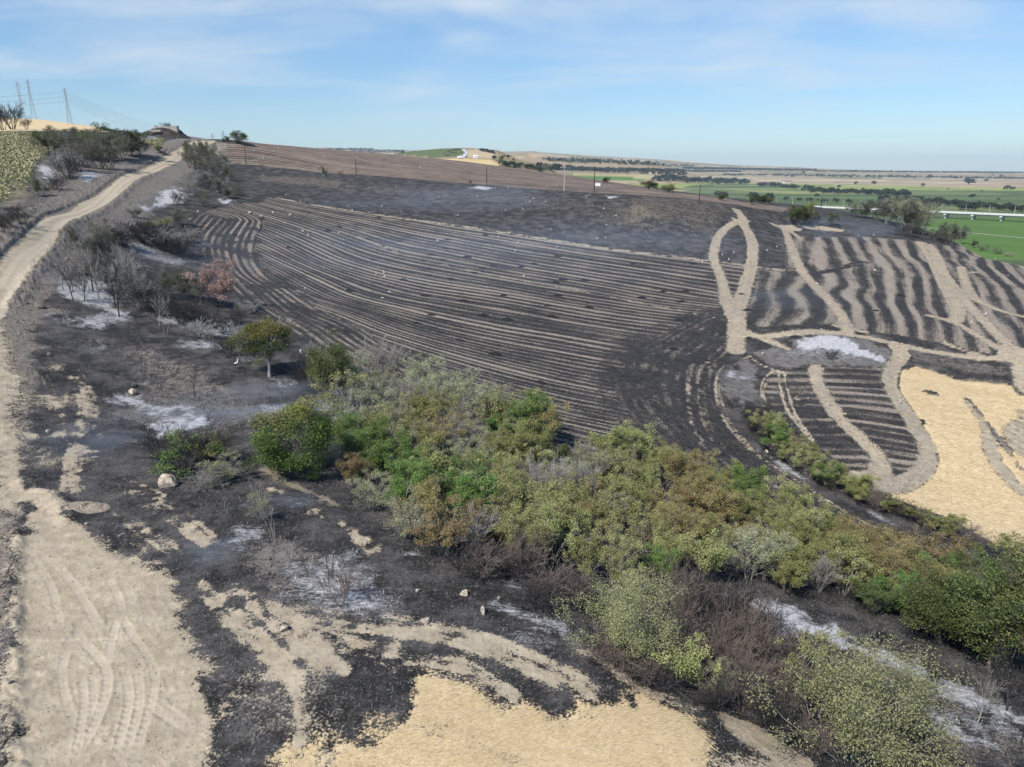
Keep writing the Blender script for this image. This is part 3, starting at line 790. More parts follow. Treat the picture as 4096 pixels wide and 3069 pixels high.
# wheel tracks on the bare soil: shallow pale grooves
TRK = np.zeros(NN, np.float32)
TRD = np.zeros(NN, np.float32)
CHV = np.zeros(NN, np.float32)
for pts, w in (([(680, 780), (640, 900), (610, 1060)], .5), ([(680, 790), (740, 900), (830, 1010), (880, 1120), (875, 1220), (830, 1400), (740, 1657)], .5), ([(420, 860), (470, 950), (560, 1040), (615, 1130), (600, 1260), (540, 1420), (440, 1580), (380, 1657)], .55),
               ([(400, 940), (355, 1060), (345, 1180), (390, 1330), (430, 1420)], .5), ([(80, 960), (300, 940), (520, 940), (740, 930)], .35), ([(480, 1075), (620, 1065), (770, 1040)], .4), ([(460, 1100), (480, 1250), (470, 1380), (420, 1657)], .45), ([(510, 1090), (540, 1250), (500, 1430)], .45),
               ([(700, 1090), (740, 1250), (700, 1450), (640, 1657)], .5), ([(770, 1080), (800, 1250), (770, 1400), (690, 1657)], .5), ([(800, 1270), (900, 1350), (1040, 1440), (1160, 1490)], .55), ([(880, 1290), (1000, 1360), (1150, 1470)], .5), ([(300, 500), (420, 620), (490, 740), (570, 880)], .6),
               ([(170, 440), (300, 640), (330, 800), (350, 900)], .5), ([(600, 570), (680, 700), (690, 780)], .5), ([(90, 1100), (250, 1040), (380, 990)], .4), ([(90, 1250), (300, 1160)], .4), ([(90, 500), (200, 470), (420, 490)], .4)):
    P = smooth_line(gp('F', pts), 2)
    idx, d, t, _ = dist_line(P, 2)
    tot = np.linalg.norm(np.diff(P, axis=0), axis=1).sum()
    fade = np.clip(np.minimum(t, tot - t) / 1.5, 0, 1) * np.clip(.75 + NZ1[idx] * 1.6, .15, 1)
    TRK[idx] = np.maximum(TRK[idx], np.clip((w * .42 + NZ2[idx] * .18 - d) / .14 + .5, 0, 1) * fade * .8)
    TRD[idx] = np.maximum(TRD[idx], np.exp(-((d - w * .5) / .09) ** 2) * fade)
    CHV[idx] += (d < w * .5) * fade * np.sin(t * 2 * np.pi / .42 + d * 7)
for pts in ([(60, 505), (110, 470), (240, 403), (340, 349), (430, 306)], [(0, 620), (60, 545), (110, 500), (240, 415), (350, 355), (450, 308)], [(20, 625), (85, 540), (120, 495), (250, 420)], [(0, 690), (14, 640), (60, 575)]):
    P = smooth_line(gp('P', pts), 2)
    idx, d, t, _ = dist_line(P, 3)
    TRK[idx] = np.maximum(TRK[idx], np.clip((.5 - d) / .5 + .5, 0, 1) * .8)

# --- fine relief ---------------------------------------------------------------
nzz = gz[:NN].copy()
rough = .30 * L['soil'] + .9 * L['grey'] + .55 * L['char'] + .25 * L['stub'] + .35 * L['straw'] + .5 * L['ash'] + .5 * L['green'] + .5 * L['dry']
road = (REG == R_ROAD) * 1.0
near_amp = 1 - sm(ny, 60, 220) * .3
nzz += (NZ1 * .34 + NZ2 * .13) * rough * near_amp * (1 - .6 * road)
lump = fbm(nx, ny, 2.4, 2, 77)
nzz += np.maximum(lump, 0) * (.16 * L['soil'] * (1 - TRK) + .30 * L['grey'] + .1 * L['char']) * (1 - .8 * road)
nzz -= TRK * .022
nzz += TRD * .02 * (1 + NZ2 * 3) + np.clip(CHV, -1, 1) * .016
# ledge cut along the upper side of the road, and the spoil below it
LEDGE = smooth_line(gp('P', [(-60, 640), (0, 566), (30, 525), (60, 496), (85, 478), (140, 449), (175, 436), (240, 396), (290, 368), (340, 341), (385, 318), (405, 308)]), 2)
idx, d, t, side = dist_line(LEDGE, 14)
hl = np.interp(d, [0, .35, 4, 12], [0, 1, .8, 0]) * np.where(side > 0, 1, 0)
nzz[idx] += hl * .48 * (1 + NZ2[idx] * 2.0)
BERM = smooth_line(gp('P', [(22, 660), (60, 615), (105, 560), (140, 505), (205, 463), (275, 415), (350, 372)]), 2)
idx, d, t, side = dist_line(BERM, 6)
nzz[idx] += np.exp(-(d / 1.1) ** 2) * .45 * (1 + NZ2[idx] * 3)
BERM2 = smooth_line(gp('F', [(150, 40), (230, 110), (340, 170), (380, 250)]), 2)
idx, d, t, side = dist_line(BERM2, 4)
nzz[idx] += np.exp(-(d / .8) ** 2) * .35 * (1 + NZ2[idx] * 2)
LEFTB = smooth_line(gp('P', [(30, 1760), (30, 1500), (30, 1300), (36, 1150)]), 2)
idx, d, t, side = dist_line(LEFTB, 4)
nzz[idx] += np.exp(-(d / .5) ** 2) * .22 * (1 + NZ2[idx] * 3)
# plough ridges
nzz += np.where((L['stub'] > .5), np.sin(ROWU * 2 * np.pi) * .06, 0)
gz[:NN] = nzz


def z_at(x, y):
    """height of the finished ground (bilinear in the fan grid)"""
    x, y = np.atleast_1d(np.asarray(x, float)), np.atleast_1d(np.asarray(y, float))
    i = np.clip(np.searchsorted(rows, y) - 1, 0, NR - 2)
    fy = np.clip((y - rows[i]) / (rows[i + 1] - rows[i]), 0, 1)
    Z = gz.reshape(NR, NQ)
    r = 0
    for k, wgt in ((0, 1 - fy), (1, fy)):
        q = np.clip(x / y, qs[0], qs[-1] - 1e-9)
        j = np.clip(((q - qs[0]) / (qs[1] - qs[0])).astype(int), 0, NQ - 2)
        fq = (q - qs[j]) / (qs[1] - qs[0])
        r = r + wgt * (Z[i + k, j] * (1 - fq) + Z[i + k, j + 1] * fq)
    return r


# ------------------------------------------------------------------ ground materials
def new_mat(name):
    m = bpy.data.materials.new(name)
    m.use_nodes = True
    return m, NT(m.node_tree)


def ground_material():
    m, w = new_mat('ground')
    out = w.n('ShaderNodeOutputMaterial')
    bs = w.n('ShaderNodeBsdfPrincipled')
    bs.inputs['Roughness'].default_value = 0.95
    bs.inputs['Specular IOR Level'].default_value = 0.15
    geo = w.n('ShaderNodeNewGeometry')
    pos = geo.outputs['Position']
    a1 = w.n('ShaderNodeAttribute', attribute_name='cover_a').outputs
    a2 = w.n('ShaderNodeAttribute', attribute_name='cover_b').outputs
    rw = w.n('ShaderNodeAttribute', attribute_name='rows').outputs
    stub, grey, soil = w.sep(a1['Vector'])
    straw, ash, green = w.sep(a2['Vector'])
    dry = a1['Alpha']
    tint = a2['Alpha']
    ru, ra, trk = w.sep(rw['Vector'])
    n_fine = w.noise(pos, 5.0, 4, .65)
    n_mid = w.noise(pos, 1.1, 4, .6)
    n_big = w.noise(pos, .12, 3, .5)
    n_grain = w.noise(pos, 17.0, 2, .6)
    n_brk = w.noise(pos, 6.5, 5, .72)
    ns = w.m('ADD', w.m('MULTIPLY', n_brk, .7), w.m('MULTIPLY', n_mid, .3))
    ns = w.sstep(ns, .33, .67)

    n_brk0 = n_brk

    def th(x):
        return w.sstep(w.m('ADD', w.m('MULTIPLY', x, 1.45), ns), .98, 1.45)
    # char
    char = w.mix(w.sstep(n_mid, .3, .7), (.014, .0132, .0132), (.038, .0350, .0335))
    speck = w.sstep(n_grain, .60, .74)
    film = w.noise(pos, .33, 5, .62)
    char = w.mix(w.m('MULTIPLY', w.m('MULTIPLY', w.sstep(film, .40, .68), .85), w.m('ADD', .22, w.m('MULTIPLY', w.m('LESS_THAN', ru, .01), .78))), char, (.112, .102, .096))
    char = w.mix(w.m('MULTIPLY', w.sstep(w.noise(pos, 2.3, 4, .7), .52, .75), .5), char, (.15, .136, .125))
    char = w.mix(w.m('MULTIPLY', speck, .6), char, (.27, .255, .25))
    char = w.mix(w.m('MULTIPLY', w.sstep(n_brk0, .52, .40), .5), char, (.009, .009, .010))
    # rows
    ruw = w.m('ADD', ru, w.m('MULTIPLY', w.noise(w.xyz(w.m('MULTIPLY', ru, .3), w.m('MULTIPLY', ra, .02)), 1.0, 2, .5), .5))
    va = w.noise(w.xyz(w.m('MULTIPLY', ruw, 2.9), w.m('MULTIPLY', ra, .010)), 1.0, 2, .6)
    vb = w.noise(w.xyz(w.m('MULTIPLY', ru, 11.), w.m('MULTIPLY', ra, .03)), 1.0, 3, .6)
    vc = w.noise(w.xyz(w.m('MULTIPLY', ru, 27.), w.m('MULTIPLY', ra, .35)), 1.0, 2, .6)
    sn = w.m('SINE', w.m('MULTIPLY', ruw, 2 * math.pi * 2.7))
    st = w.m('ADD', w.m('MULTIPLY', sn, .165), w.m('ADD', w.m('MULTIPLY', va, .9), w.m('ADD', w.m('MULTIPLY', vb, .5), w.m('MULTIPLY', vc, .34))))
    st = w.m('ADD', st, w.m('MULTIPLY', w.m('SUBTRACT', n_fine, .5), 1.0))
    st = w.m('ADD', st, w.m('MULTIPLY', w.m('SUBTRACT', n_grain, .5), .7))
    st = w.m('ADD', st, w.m('MULTIPLY', w.m('SUBTRACT', n_big, .5), .5))
    strow = w.sstep(w.m('ADD', st, w.m('MULTIPLY', tint, .12)), .89, 1.09)
    stubc = w.mix(w.sstep(n_fine, .3, .75), (.17, .145, .118), (.42, .355, .28))
    stubc = w.mix(w.sstep(n_big, .35, .7), stubc, w.mix(.5, stubc, (.19, .145, .115)))
    stubc = w.mix(w.m('MULTIPLY', w.sstep(tint, .7, 1.0), .8), stubc, (.225, .165, .125))
    rowc = w.mix(strow, w.mix(w.m('MULTIPLY', w.sstep(tint, .7, 1.0), .7), char, (.085, .064, .052)), stubc)
    col = w.mix(th(stub), char, rowc)
    # dry grass
    dryc = w.mix(n_fine, (.12, .10, .075), (.31, .26, .19))
    col = w.mix(th(dry), col, dryc)
    # grey broken ground
    greyc = w.mix(w.sstep(n_mid, .3, .7), (.062, .060, .061), (.150, .145, .143))
    greyw = w.mix(w.sstep(n_fine, .3, .75), (.12, .10, .08), (.31, .255, .20))
    col = w.mix(th(grey), col, w.mix(tint, greyw, greyc))
    # soil
    soilw = w.mix(w.sstep(n_mid, .25, .75), (.315, .255, .175), (.455, .382, .278))
    soilg = w.mix(w.sstep(n_mid, .25, .75), (.20, .172, .135), (.345, .30, .235))
    soilc = w.mix(w.sstep(tint, 0, 1), soilw, soilg)
    soilc = w.mix(w.m('MULTIPLY', w.sstep(w.noise(pos, .45, 5, .65), .42, .68), .55), soilc, (.275, .228, .168))
    soilc = w.mix(w.m('MULTIPLY', w.sstep(n_fine, .50, .72), .45), soilc, (.21, .165, .118))
    soilc = w.mix(w.m('MULTIPLY', w.sstep(n_grain, .62, .78), .35), soilc, (.60, .52, .42))
    soilc = w.mix(w.m('MULTIPLY', trk, .55), soilc, (.50, .42, .325))
    col = w.mix(th(soil), col, soilc)
    # straw
    sa = w.noise(w.xyz(w.m('MULTIPLY', ru, 1.9), w.m('MULTIPLY', ra, .045)), 1.0, 3, .6)
    sb = w.noise(w.xyz(w.m('MULTIPLY', ru, 13.0), w.m('MULTIPLY', ra, 1.6)), 1.0, 5, .75)
    sc = w.m('ADD', w.m('MULTIPLY', sa, .45), w.m('ADD', w.m('MULTIPLY', sb, .45), w.m('MULTIPLY', n_fine, .35)))
    strc = w.mix(w.sstep(sc, .45, .8), (.48, .36, .195), (.62, .49, .30))
    strc = w.mix(w.m('MULTIPLY', w.sstep(w.noise(pos, .7, 5, .68), .46, .70), .6), strc, (.44, .31, .155))
    strc = w.mix(w.m('MULTIPLY', w.sstep(n_grain, .55, .75), .3), strc, (.66, .54, .35))
    strc = w.mix(w.m('MULTIPLY', w.sstep(n_fine, .58, .74), .22), strc, (.33, .245, .15))
    col = w.mix(th(straw), col, strc)
    # green crop
    grc = w.mix(w.sstep(n_fine, .35, .65), (.12, .13, .06), (.28, .265, .13))
    grc = w.mix(w.sstep(n_mid, .45, .7), grc, (.19, .155, .10))
    col = w.mix(th(green), col, grc)
    # ash
    na = w.noise(w.xyz(w.m('ADD', w.m('MULTIPLY', w.sep(pos)[0], .8), w.m('MULTIPLY', n_mid, .8)), w.m('MULTIPLY', w.sep(pos)[1], 2.0)), 1.6, 5, .7)
    nash = w.m('ADD', w.m('MULTIPLY', na, .75), w.m('MULTIPLY', n_fine, .25))
    af = w.sstep(w.m('ADD', w.m('MULTIPLY', ash, 1.25), w.sstep(nash, .28, .72)), .62, 2.0)
    col = w.mix(w.m('MULTIPLY', af, .95), col, w.mix(n_fine, (.36, .355, .36), (.70, .695, .70)))
    w.link(col, bs.inputs['Base Color'])
    bmp = w.n('ShaderNodeBump')
    bmp.inputs['Strength'].default_value = .45
    bmp.inputs['Distance'].default_value = .10
    w.link(w.m('ADD', n_fine, w.m('ADD', w.m('MULTIPLY', n_grain, .35), w.m('MULTIPLY', n_mid, .8))), bmp.inputs['Height'])
    w.link(bmp.outputs[0], bs.inputs['Normal'])
    w.link(bs.outputs[0], out.inputs[0])
    return m


MAT_GROUND = ground_material()


def far_material():
    m, w = new_mat('far_land')
    out = w.n('ShaderNodeOutputMaterial')
    bs = w.n('ShaderNodeBsdfPrincipled')
    bs.inputs['Roughness'].default_value = 1.0
    bs.inputs['Specular IOR Level'].default_value = 0.0
    geo = w.n('ShaderNodeNewGeometry')
    pos = geo.outputs['Position']
    at = w.n('ShaderNodeAttribute', attribute_name='land').outputs
    x, y, z = w.sep(pos)
    n1 = w.noise(w.xyz(w.m('MULTIPLY', x, .02), w.m('MULTIPLY', y, .012)), 1.0, 4, .6)
    n2 = w.noise(w.xyz(w.m('MULTIPLY', x, .12), w.m('MULTIPLY', y, .05)), 1.0, 3, .6)
    hv = w.n('ShaderNodeHueSaturation')
    w.link(at['Color'], hv.inputs['Color'])
    w.link(w.m('ADD', .62, w.m('ADD', w.m('MULTIPLY', n1, .5), w.m('MULTIPLY', n2, .3))), hv.inputs['Value'])
    w.link(hv.outputs[0], bs.inputs['Base Color'])
    w.link(bs.outputs[0], out.inputs[0])
    return m


MAT_FAR = far_material()

# ------------------------------------------------------------------ far land colours (fields as they lie)
F0 = int(np.searchsorted(rows, 300))
fx, fy_, fz = gx[F0 * NQ:], gy[F0 * NQ:], gz[F0 * NQ:]
col = np.empty((len(fx), 3), np.float32)
GREEN, DGREEN, BEIGE, GOLD, YGREEN, BROWN, SCRUB = (.085, .165, .04), (.055, .115, .035), (.36, .285, .19), (.50, .38, .20), (.235, .26, .085), (.17, .125, .09), (.09, .10, .05)
cu = CX + 1600 * fx / fy_
# patchwork: cells of long strips
ang = math.radians(14)
rx, ry = fx * math.cos(ang) - fy_ * math.sin(ang), fx * math.sin(ang) + fy_ * math.cos(ang)
wx = fbm(fx, fy_, 1 / 700., 2, 41) * 260
ci, cj = np.floor((rx + wx) / 420.).astype(np.int64), np.floor((ry + wx) / 190.).astype(np.int64)
h1 = _h(ci, cj, 5)
beige = np.array([(.36, .285, .19), (.30, .235, .155), (.42, .34, .22), (.25, .20, .13), (.20, .19, .10), (.33, .25, .16)], np.float32)
col[:] = beige[(h1 * 5.99).astype(int)]
greens = np.array([(.105, .14, .065), (.09, .122, .06), (.14, .16, .075), (.08, .108, .055)], np.float32)
g2 = greens[(_h(ci // 2, cj, 9) * 3.99).astype(int)]
valley = (1 - sm(fy_ + 300 * fbm(fx, fy_, 1 / 500., 3, 8), np.interp(cu, [1000, 1400, 1700, 2211], [5600, 4800, 3400, 2500]), np.interp(cu, [1000, 1400, 1700, 2211], [6200, 5300, 3800, 2800]))) > .5
col[valley] = g2[valley]
yb = (fy_ > 2900 + (cu - 1400) * -.5) & (fy_ < 5300 - (cu - 1250) * 2.4) & (cu > 1180)
col[yb & (h1 > .25)] = YGREEN
# brown and beige strips left of the valley
fz2 = fz
lb = (fy_ < 2600) & (cu < 1290 + (fy_ - 900) * .12) & (fy_ > 900)
col[lb & (fbm(fx, fy_, 1 / 260., 2, 13) > .02)] = (.40, .32, .19)
hill = (fz > 14) & (fy_ > 660)
col[hill] = beige[(h1[hill] * 5.99).astype(int)] * .9


def far_area(pts, c, wob=0.0):
    w, _ = hit([p[0] for p in pts], [p[1] for p in pts], 500)
    P = w[:, :2]
    ins = np.zeros(len(fx), bool)
    x, y = fx + fbm(fx, fy_, 1 / 90., 2, 61) * wob, fy_ + fbm(fx, fy_, 1 / 90., 2, 67) * wob
    for a, b in zip(P, np.roll(P, -1, 0)):
        e = b - a
        if abs(e[1]) > 1e-9:
            ins ^= ((a[1] > y) != (b[1] > y)) & (x < a[0] + (y - a[1]) * e[0] / e[1])
    col[ins] = c


far_area([(940, 345), (1000, 342), (1060, 346), (1082, 352), (1080, 362), (1040, 364), (960, 352)], GOLD)
far_area([(800, 333), (860, 330), (905, 334), (840, 338)], BEIGE)
far_area([(850, 336), (900, 325), (960, 321), (1000, 320.6), (1008, 330), (990, 338), (930, 342)], (.10, .125, .055), 20)
far_area([(1008, 322), (1030, 322), (1070, 332), (1060, 340), (1010, 338)], (.40, .31, .20), 10)
far_area([(1140, 334), (1165, 333), (1180, 337), (1150, 343)], (.42, .30, .19), 20)
far_area([(1060, 345), (1110, 343), (1140, 350), (1165, 362), (1180, 372), (1100, 370)], (.19, .165, .085), 20)
far_area([(1205, 372), (1300, 375), (1420, 382), (1500, 388), (1420, 389), (1290, 383)], (.34, .30, .15))
far_area([(1225, 380), (1330, 383), (1420, 388), (1350, 393), (1230, 386)], GREEN)
far_area([(1280, 390), (1420, 392), (1460, 396), (1300, 398)], (.36, .28, .18))
far_area([(1960, 475), (2211, 470), (2400, 480), (2400, 640), (2100, 560)], (.088, .150, .045))
far_area([(1540, 408), (1760, 414), (1900, 420), (1700, 419)], (.22, .23, .10))
COLFAR = col


# ------------------------------------------------------------------ build the ground objects
def grid_faces(r0, r1):
    i, j = np.meshgrid(np.arange(r0, r1), np.arange(NQ - 1), indexing='ij')
    a = (i * NQ + j).ravel()
    return np.c_[a, a + 1, a + NQ + 1, a + NQ]


def mesh_np(name, verts, faces, mat, attrs=(), smooth=True, loops=4):
    me = bpy.data.meshes.new(name)
    nv, nf = len(verts), len(faces)
    me.vertices.add(nv)
    me.vertices.foreach_set('co', np.ascontiguousarray(verts, np.float32).ravel())
    me.loops.add(nf * loops)
    me.loops.foreach_set('vertex_index', np.ascontiguousarray(faces, np.int32).ravel())
    me.polygons.add(nf)
    me.polygons.foreach_set('loop_start', np.arange(0, nf * loops, loops, dtype=np.int32))
    if smooth:
        me.polygons.foreach_set('use_smooth', np.ones(nf, bool))
    for an, kind, dat in attrs:
        at = me.attributes.new(an, kind, 'POINT')
        at.data.foreach_set('color' if kind == 'FLOAT_COLOR' else ('vector' if kind == 'FLOAT_VECTOR' else 'value'), np.ascontiguousarray(dat, np.float32).ravel())
    if mat is not None:
        for mm in (mat if isinstance(mat, (list, tuple)) else [mat]):
            me.materials.append(mm)
    me.update()
    me.validate()
    return me


def link(name, me, parent=None):
    o = bpy.data.objects.new(name, me)
    C.objects.link(o)
    if parent is not None:
        o.parent = parent
    return o


def tag(o, label=None, cat=None, group=None, kind=None):
    if label:
        o['label'] = label
    if cat:
        o['category'] = cat
    if group:
        o['group'] = group
    if kind:
        o['kind'] = kind
    return o


allv = np.c_[gx, gy, gz].astype(np.float32)
CA = np.c_[L['stub'], L['grey'], L['soil'], L['dry']]
CB = np.c_[L['straw'], L['ash'], L['green'], TINT]
RW = np.c_[ROWU, ROWA, TRK]
nf_ = grid_faces(0, NEAR_R - 1)
freg = REG[nf_[:, 0]].copy()
PW = plain_weight(gx[:NN], gy[:NN])
freg[(PW[nf_[:, 0]] > .55) & (gy[nf_[:, 0]] > 305) & (gx[nf_[:, 0]] > .22 * gy[nf_[:, 0]])] = 99
plain_near = nf_[freg == 99]
REG_NAMES = {R_GROUND: 'ground', R_FIELD: 'burnt_field', R_UPPER: 'burnt_field', R_RIGHT: 'burnt_field', R_LOWER: 'burnt_field', R_STUB: 'stubble_field', R_ROAD: 'dirt_road', R_TRACK: 'fire_break', R_SUN: 'crop_field', R_GOLD: 'stubble_field', R_BARE: 'bare_ground'}
REG_LABEL = {R_GROUND: 'charred ground with grey and white ash between the fields', R_FIELD: 'large burnt field striped black and tan in the middle', R_UPPER: 'brown burnt field above the black bank up to the skyline',
             R_RIGHT: 'burnt field at the right with stripes running away up the slope', R_LOWER: 'small burnt plot between two pale fire breaks', R_STUB: 'golden straw stubble', R_ROAD: 'pale dirt road climbing the hill at the left',
             R_TRACK: 'pale bulldozed fire breaks crossing the burnt fields', R_SUN: 'ground of the green sunflower field left of the road', R_GOLD: 'golden stubble hill under the pylons', R_BARE: 'bare tan soil with tyre tracks in the foreground'}
for r in range(11):
    f = nf_[freg == r]
    if not len(f):
        continue
    used, inv = np.unique(f, return_inverse=True)
    me = mesh_np(REG_NAMES[r], allv[used], inv.reshape(-1, 4), MAT_GROUND,
                 (('cover_a', 'FLOAT_COLOR', CA[used]), ('cover_b', 'FLOAT_COLOR', CB[used]), ('rows', 'FLOAT_VECTOR', RW[used])))
    tag(link(REG_NAMES[r], me), REG_LABEL[r], None, None, 'structure')
ff = grid_faces(NEAR_R - 1, NR - 1)
ff = np.vstack([plain_near, ff])
base = F0 * NQ
fc = allv[ff].mean(1)
ishill = (fc[:, 2] > 6) & (fc[:, 1] > 660)
for nm, msk, lb in (('valley_floor', ~ishill, 'flat green and beige farmland of the valley'), ('far_hills', ishill, 'pale rolling hills on the horizon')):
    f = ff[msk]
    used, inv = np.unique(f, return_inverse=True)
    cc = np.c_[COLFAR[used - base], np.ones(len(used))]
    me = mesh_np(nm, allv[used], inv.reshape(-1, 4), MAT_FAR, (('land', 'FLOAT_COLOR', cc),))
    tag(link(nm, me), lb, None, None, 'structure')

# ------------------------------------------------------------------ plant building
def plain_mat(name, col, rough=.8, var=.0, scale=3.0, spec=.2, metal=0.0):
    m, w = new_mat(name)
    out = w.n('ShaderNodeOutputMaterial')
    bs = w.n('ShaderNodeBsdfPrincipled')
    bs.inputs['Roughness'].default_value = rough
    bs.inputs['Specular IOR Level'].default_value = spec
    bs.inputs['Metallic'].default_value = metal
    if var:
        tc = w.n('ShaderNodeTexCoord')
        n = w.noise(tc.outputs['Object'], scale, 4, .6)
        c = w.mix(w.sstep(n, .3, .7), tuple(k * (1 - var) for k in col), tuple(min(1, k * (1 + var)) for k in col))
        w.link(c, bs.inputs['Base Color'])
        b = w.n('ShaderNodeBump')
        b.inputs['Strength'].default_value = .4
        b.inputs['Distance'].default_value = .05
        w.link(n, b.inputs['Height'])
        w.link(b.outputs[0], bs.inputs['Normal'])
    else:
        bs.inputs['Base Color'].default_value = (*col, 1)
    w.link(bs.outputs[0], out.inputs[0])
    return m


def leaf_mat(name, c0, c1, c2=None, trans=.35):
    m, w = new_mat(name)
    out = w.n('ShaderNodeOutputMaterial')
    at = w.n('ShaderNodeAttribute', attribute_name='tone').outputs['Fac']
    oi = w.n('ShaderNodeObjectInfo')
    c = w.mix(w.sstep(at, 0, .8), c0, c1)
    if c2:
        c = w.mix(w.sstep(at, .8, 1.0), c, c2)
    hs = w.n('ShaderNodeHueSaturation')
    w.link(c, hs.inputs['Color'])
    w.link(w.m('ADD', .485, w.m('MULTIPLY', oi.outputs['Random'], .03)), hs.inputs['Hue'])
    w.link(w.m('ADD', .8, w.m('MULTIPLY', oi.outputs['Random'], .4)), hs.inputs['Value'])
    bs = w.n('ShaderNodeBsdfPrincipled')
    bs.inputs['Roughness'].default_value = .6
    bs.inputs['Specular IOR Level'].default_value = .25
    w.link(hs.outputs[0], bs.inputs['Base Color'])
    tr = w.n('ShaderNodeBsdfTranslucent')
    w.link(hs.outputs[0], tr.inputs['Color'])
    mx = w.n('ShaderNodeMixShader')
    mx.inputs[0].default_value = trans
    w.link(bs.outputs[0], mx.inputs[1])
    w.link(tr.outputs[0], mx.inputs[2])
    w.link(mx.outputs[0], out.inputs[0])
    return m


LM = {
    'yellowgreen': leaf_mat('leaf_yellowgreen', (.17, .19, .060), (.42, .41, .18), (.44, .35, .14)),
    'dusty': leaf_mat('leaf_dusty', (.14, .15, .062), (.36, .345, .18), (.40, .32, .14)),
    'bright': leaf_mat('leaf_bright', (.085, .145, .034), (.20, .285, .080), (.28, .32, .11)),
    'dark': leaf_mat('leaf_dark', (.060, .082, .028), (.155, .185, .062), (.26, .22, .08)),
    'gold_top': leaf_mat('leaf_gold_top', (.050, .085, .022), (.135, .185, .05), (.34, .26, .07)),
    'olive': leaf_mat('leaf_olive', (.13, .15, .050), (.335, .34, .125), (.38, .30, .11)),
    'rust': leaf_mat('leaf_rust', (.16, .145, .062), (.36, .30, .135), (.38, .225, .095)),
    'pale': leaf_mat('leaf_pale', (.23, .245, .13), (.45, .45, .27), (.48, .45, .30)),
    'smoky': leaf_mat('leaf_smoky', (.085, .09, .060), (.185, .185, .125), (.21, .19, .13)),
    'pink': leaf_mat('leaf_pink', (.38, .255, .21), (.60, .44, .37), (.66, .52, .45)),
    'far': leaf_mat('leaf_far', (.045, .062, .036), (.092, .112, .060), (.12, .125, .07)),
}
TM = {
    'grey': plain_mat('bark_grey', (.29, .27, .24), .9, .35, 6),
    'burnt': plain_mat('bark_burnt', (.055, .050, .048), .95, .5, 6),
    'brown': plain_mat('bark_brown', (.17, .135, .115), .9, .3, 6),
    'ashen': plain_mat('bark_ashen', (.33, .31, .295), .9, .35, 6),
}


def rvec(r):
    v = np.array([r.gauss(0, 1), r.gauss(0, 1), r.gauss(0, 1)])
    return v / np.linalg.norm(v)


def grow(r, p, d, length, rad, level, segs, tips, spread, up, nsub, shrink):
    """one branch as a bent polyline, with side branches"""
    n = 3 if level > 0 else 2
    pts = [p]
    for k in range(n):
        d = d + rvec(r) * (.22 if level else .3) + np.array([0, 0, up])
        d = d / np.linalg.norm(d)
        pts.append(pts[-1] + d * length / n)
    for k in range(n):
        segs.append((pts[k], pts[k + 1], rad * (1 - .22 * k), rad * (1 - .22 * (k + 1))))
    if level == 0:
        tips.append(pts[-1])
        tips.append(pts[-2])
        return
    for k in range(nsub):
        t = r.uniform(.35, 1.0) if k else 1.0
        i = min(int(t * n), n - 1)
        f = t * n - i
        q = pts[i] * (1 - f) + pts[i + 1] * f
        e = d + rvec(r) * spread
        e = e / np.linalg.norm(e)
        grow(r, q, e, length * shrink * r.uniform(.75, 1.15), rad * .55, level - 1, segs, tips, spread, up, nsub, shrink)


def tube_mesh(name, segs, mat, sides=3, rmin=.010):
    n = len(segs)
    A = np.array([s[0] for s in segs])
    B = np.array([s[1] for s in segs])
    ra = np.maximum(np.array([s[2] for s in segs]), rmin)
    rb = np.maximum(np.array([s[3] for s in segs]), rmin)
    d = B - A
    d /= np.maximum(np.linalg.norm(d, axis=1, keepdims=True), 1e-9)
    ref = np.where(np.abs(d[:, 2:3]) > .9, np.array([[1., 0, 0]]), np.array([[0, 0, 1.]]))
    u = np.cross(d, ref)
    u /= np.linalg.norm(u, axis=1, keepdims=True)
    v = np.cross(d, u)
    verts = np.empty((n, 2 * sides, 3))
    for k in range(sides):
        a = 2 * math.pi * k / sides
        o = u * math.cos(a) + v * math.sin(a)
        verts[:, k] = A + o * ra[:, None]
        verts[:, sides + k] = B + o * rb[:, None]
    f = []
    for k in range(sides):
        k2 = (k + 1) % sides
        f.append([k, k2, sides + k2, sides + k])
    faces = (np.array(f)[None] + (np.arange(n) * 2 * sides)[:, None, None]).reshape(-1, 4)
    return mesh_np(name, verts.reshape(-1, 3), faces, mat, smooth=True)


def leaf_mesh(name, pos, size, tone, mat, seed, flat=.75, aspect=.62):
    g = np.random.default_rng(seed)
    n = len(pos)
    nrm = g.normal(size=(n, 3))
    nrm[:, 2] = np.abs(nrm[:, 2]) + flat
    nrm /= np.linalg.norm(nrm, axis=1, keepdims=True)
    t = np.cross(nrm, g.normal(size=(n, 3)))
    t /= np.linalg.norm(t, axis=1, keepdims=True)
    b = np.cross(nrm, t)
    s = (size * g.uniform(.65, 1.35, n))[:, None]
    c = g.normal(size=(n, 1)) * .12
    v = np.empty((n, 4, 3))
    v[:, 0] = pos - t * s * .5
    v[:, 1] = pos + b * s * .5 * aspect + nrm * s * c
    v[:, 2] = pos + t * s * .5
    v[:, 3] = pos - b * s * .5 * aspect + nrm * s * c
    f = np.arange(n * 4).reshape(-1, 4)
    return mesh_np(name, v.reshape(-1, 3), f, mat, (('tone', 'FLOAT', np.repeat(tone, 4)),), smooth=False)


